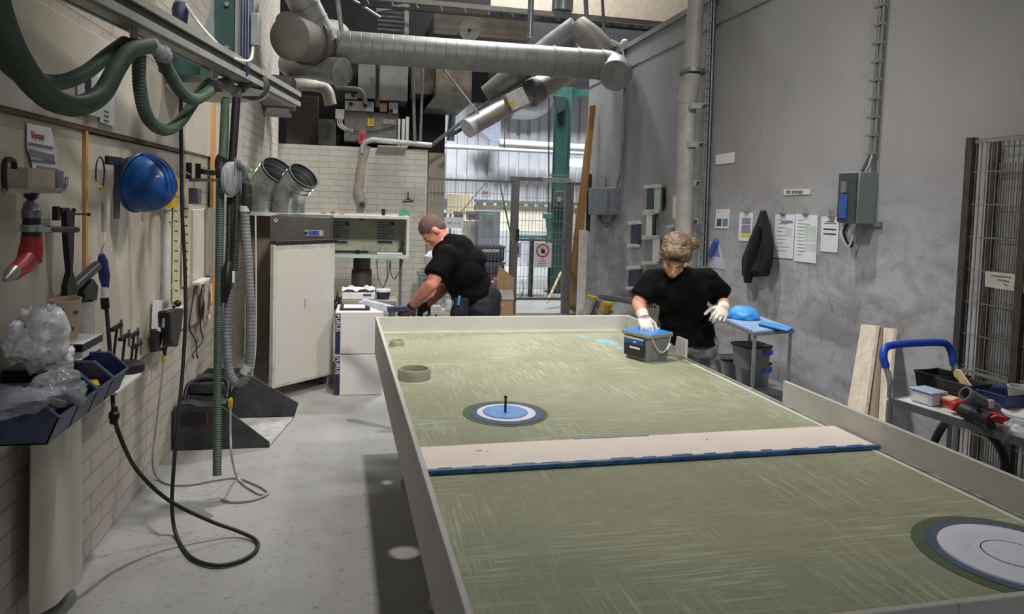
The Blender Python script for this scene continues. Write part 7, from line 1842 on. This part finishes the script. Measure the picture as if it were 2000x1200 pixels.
# --- the man behind the far end of the table
MY = 4.98
mp = at(938, 598, Y=MY); mc = at(888, 500, Y=MY); mn = at(862, 466, Y=MY); mh = at(846, 452, Y=MY-.0)
msn = at(872, 500, Y=MY-.17); msf = at(878, 492, Y=MY+.17)
meN = at(843, 556, Y=MY-.26); mwN = at(806, 598, Y=MY-.10)
meF = at(870, 560, Y=MY+.2); mwF = at(838, 592, Y=MY+.12)
Mn = person('man in black t-shirt and dark trousers stooping to the left behind the table', (mp.x, MY, 0))
b = MB()
hf = Vector((-.52, -.10, -.84)); hu = Vector((-.80, .08, .56))
HP, HR = head_mb(b, mh, hf, hu, .92)
b.cap(mn+(mc-mn)*.2, mh+Vector((.03, 0, .0)), .064, .058, 18)
limb(b, [(mn+(mc-mn)*.3, .08), (mc, .13), (lerp(mc, mp, .5), .13), (mp, .13)], 22)
b.cap(msn, msf, .062, .062, 16)
limb(b, [(msn, .058), (lerp(msn, meN, .5), .052), (meN, .043), (lerp(meN, mwN, .3), .044), (mwN, .029)])
limb(b, [(msf, .058), (lerp(msf, meF, .5), .052), (meF, .043), (lerp(meF, mwF, .3), .044), (mwF, .029)])
hN, hF = mp+Vector((0, -.09, -.02)), mp+Vector((0, .09, -.02))
kN = Vector((mp.x-.06, MY-.12, .50)); kF = Vector((mp.x+.03, MY+.13, .50)); aN = Vector((mp.x+.02, MY-.13, .10)); aF = Vector((mp.x+.12, MY+.14, .10))
for h_, k_, a_ in ((hN, kN, aN), (hF, kF, aF)):
    limb(b, [(h_, .10), (lerp(h_, k_, .5), .085), (k_, .062), (lerp(k_, a_, .3), .062), (a_, .04)])
fuse(b, 'body', SKINR, Mn, .0065, 4)
h = MB(); h.ell(HP(0, -.016, .036), (.0715, .088, .083), HR, 24, 16); h.ell(HP(0, -.05, -.01), (.062, .054, .054), HR, 20, 12)
fuse(h, 'hair', HAIRS, Mn, .006, 2)
for q in (-1, 1):
    e = build(MB().ell(HP(q*.031, .0745, -.006), .0090, None, 14, 10), 'eye', MATS['eye_white'], Mn)
    build(MB().ell(HP(q*.031, .081, -.009), .0045, None, 10, 8), 'iris', MATS['iris_dark'], e)
    build(MB().tube([HP(q*.031+.018*cos(t_), .088-.004*abs(cos(t_)), .016+.004*sin(t_)) for t_ in [pi*i/8 for i in range(9)]], .003, 6), 'eyebrow', MATS['brow_brown'], Mn)
s = MB(); ax = (mp-mc).normalized()
limb(s, [(mn+(mc-mn)*.42, .092), (mc, .155), (lerp(mc, mp, .4), .158), (lerp(mc, mp, .80), .152)], 26)
s.cap(msn, msf, .080, .080, 18)
s.cap(lerp(msn, mc, .5)+ax*.05, lerp(msf, mc, .5)+ax*.05, .115, .115, 20)
s.cap(lerp(mc, mp, .35)+Vector((-.0, -.07, 0)), lerp(mc, mp, .35)+Vector((0, .07, 0)), .135, .135, 20)
s.cap(lerp(mc, mp, .70)+Vector((0, -.05, 0)), lerp(mc, mp, .70)+Vector((0, .05, 0)), .140, .140, 20)
s.ell(lerp(mc, mp, .20)+Vector((.045, 0, .045)), (.14, .16, .10), None, 20, 12)
for a, bq in ((msn, meN), (msf, meF)):
    s.cyl(a-(bq-a)*.05, lerp(a, bq, .74), .078, .084, 20); s.ell(a, .08, None, 18, 12)
so = fuse(s, 'tshirt', SHIRT, Mn, .008, 5); wrinkle(so, .009, 7, 9.)
q = at(962, 551, Y=MY-.165)
t = MB()
for h_, k_, a_ in ((hN, kN, aN), (hF, kF, aF)):
    limb(t, [(h_, .115), (lerp(h_, k_, .5), .105), (k_, .085), (lerp(k_, a_, .5), .085), (a_, .074)], 18)
t.cap(mp+Vector((0, -.06, .0)), mp+Vector((0, .06, .0)), .142, .142, 20)
t.cap(mp+Vector((.01, -.05, .055)), mp+Vector((.01, .05, .055)), .130, .130, 20)
to = fuse(t, 'trousers', NAVYC, Mn, .009, 5); wrinkle(to, .012, 8, 5.)
build(MB().box(at(962, 551, Y=MY-.175), (.022, .02, .016)), 'belt_badge', mat('badge_coral', (206, 120, 104), .5), Mn, bevel=.004)
build(MB().tube([at(898, 578, Y=MY-.20), at(896, 586, Y=MY-.205), at(895, 596, Y=MY-.20)], .009, 8), 'pocket_pen', mat('cyan_clip', (70, 150, 196), .4), Mn)
pk = fuse(MB().box(at(900, 605, Y=MY-.16), (.10, .05, .16)).ell(at(893, 612, Y=MY-.17), (.05, .035, .07)), 'tool_pocket', NAVYC, Mn, .008, 3)
for a_ in (aN, aF):
    fuse(MB().ell(a_+Vector((-.09, 0, -.052)), (.14, .052, .046), None, 18, 12).cyl(a_+Vector((.02, 0, -.06)), a_+Vector((.02, 0, .03)), .055, .05, 18), 'shoe', BLACK, Mn, .008, 3)
g = MB(); dN = Vector((-.60, -.15, -.55)); hand_mb(g, mwN, dN, (-.1, .55, -.6), 1, .85, 1.08); g.cyl(mwN-dN.normalized()*.03, mwN+dN.normalized()*.02, .036, .034, 14)
fuse(g, 'glove', mat('dark_glove', (58, 46, 46), .7), Mn, .004, 2)
g = MB(); hand_mb(g, mwF, dN, (-.1, -.55, -.6), -1, .85, 1.08)
fuse(g, 'glove', mat('dark_glove', (58, 46, 46), .7), Mn, .004, 2)
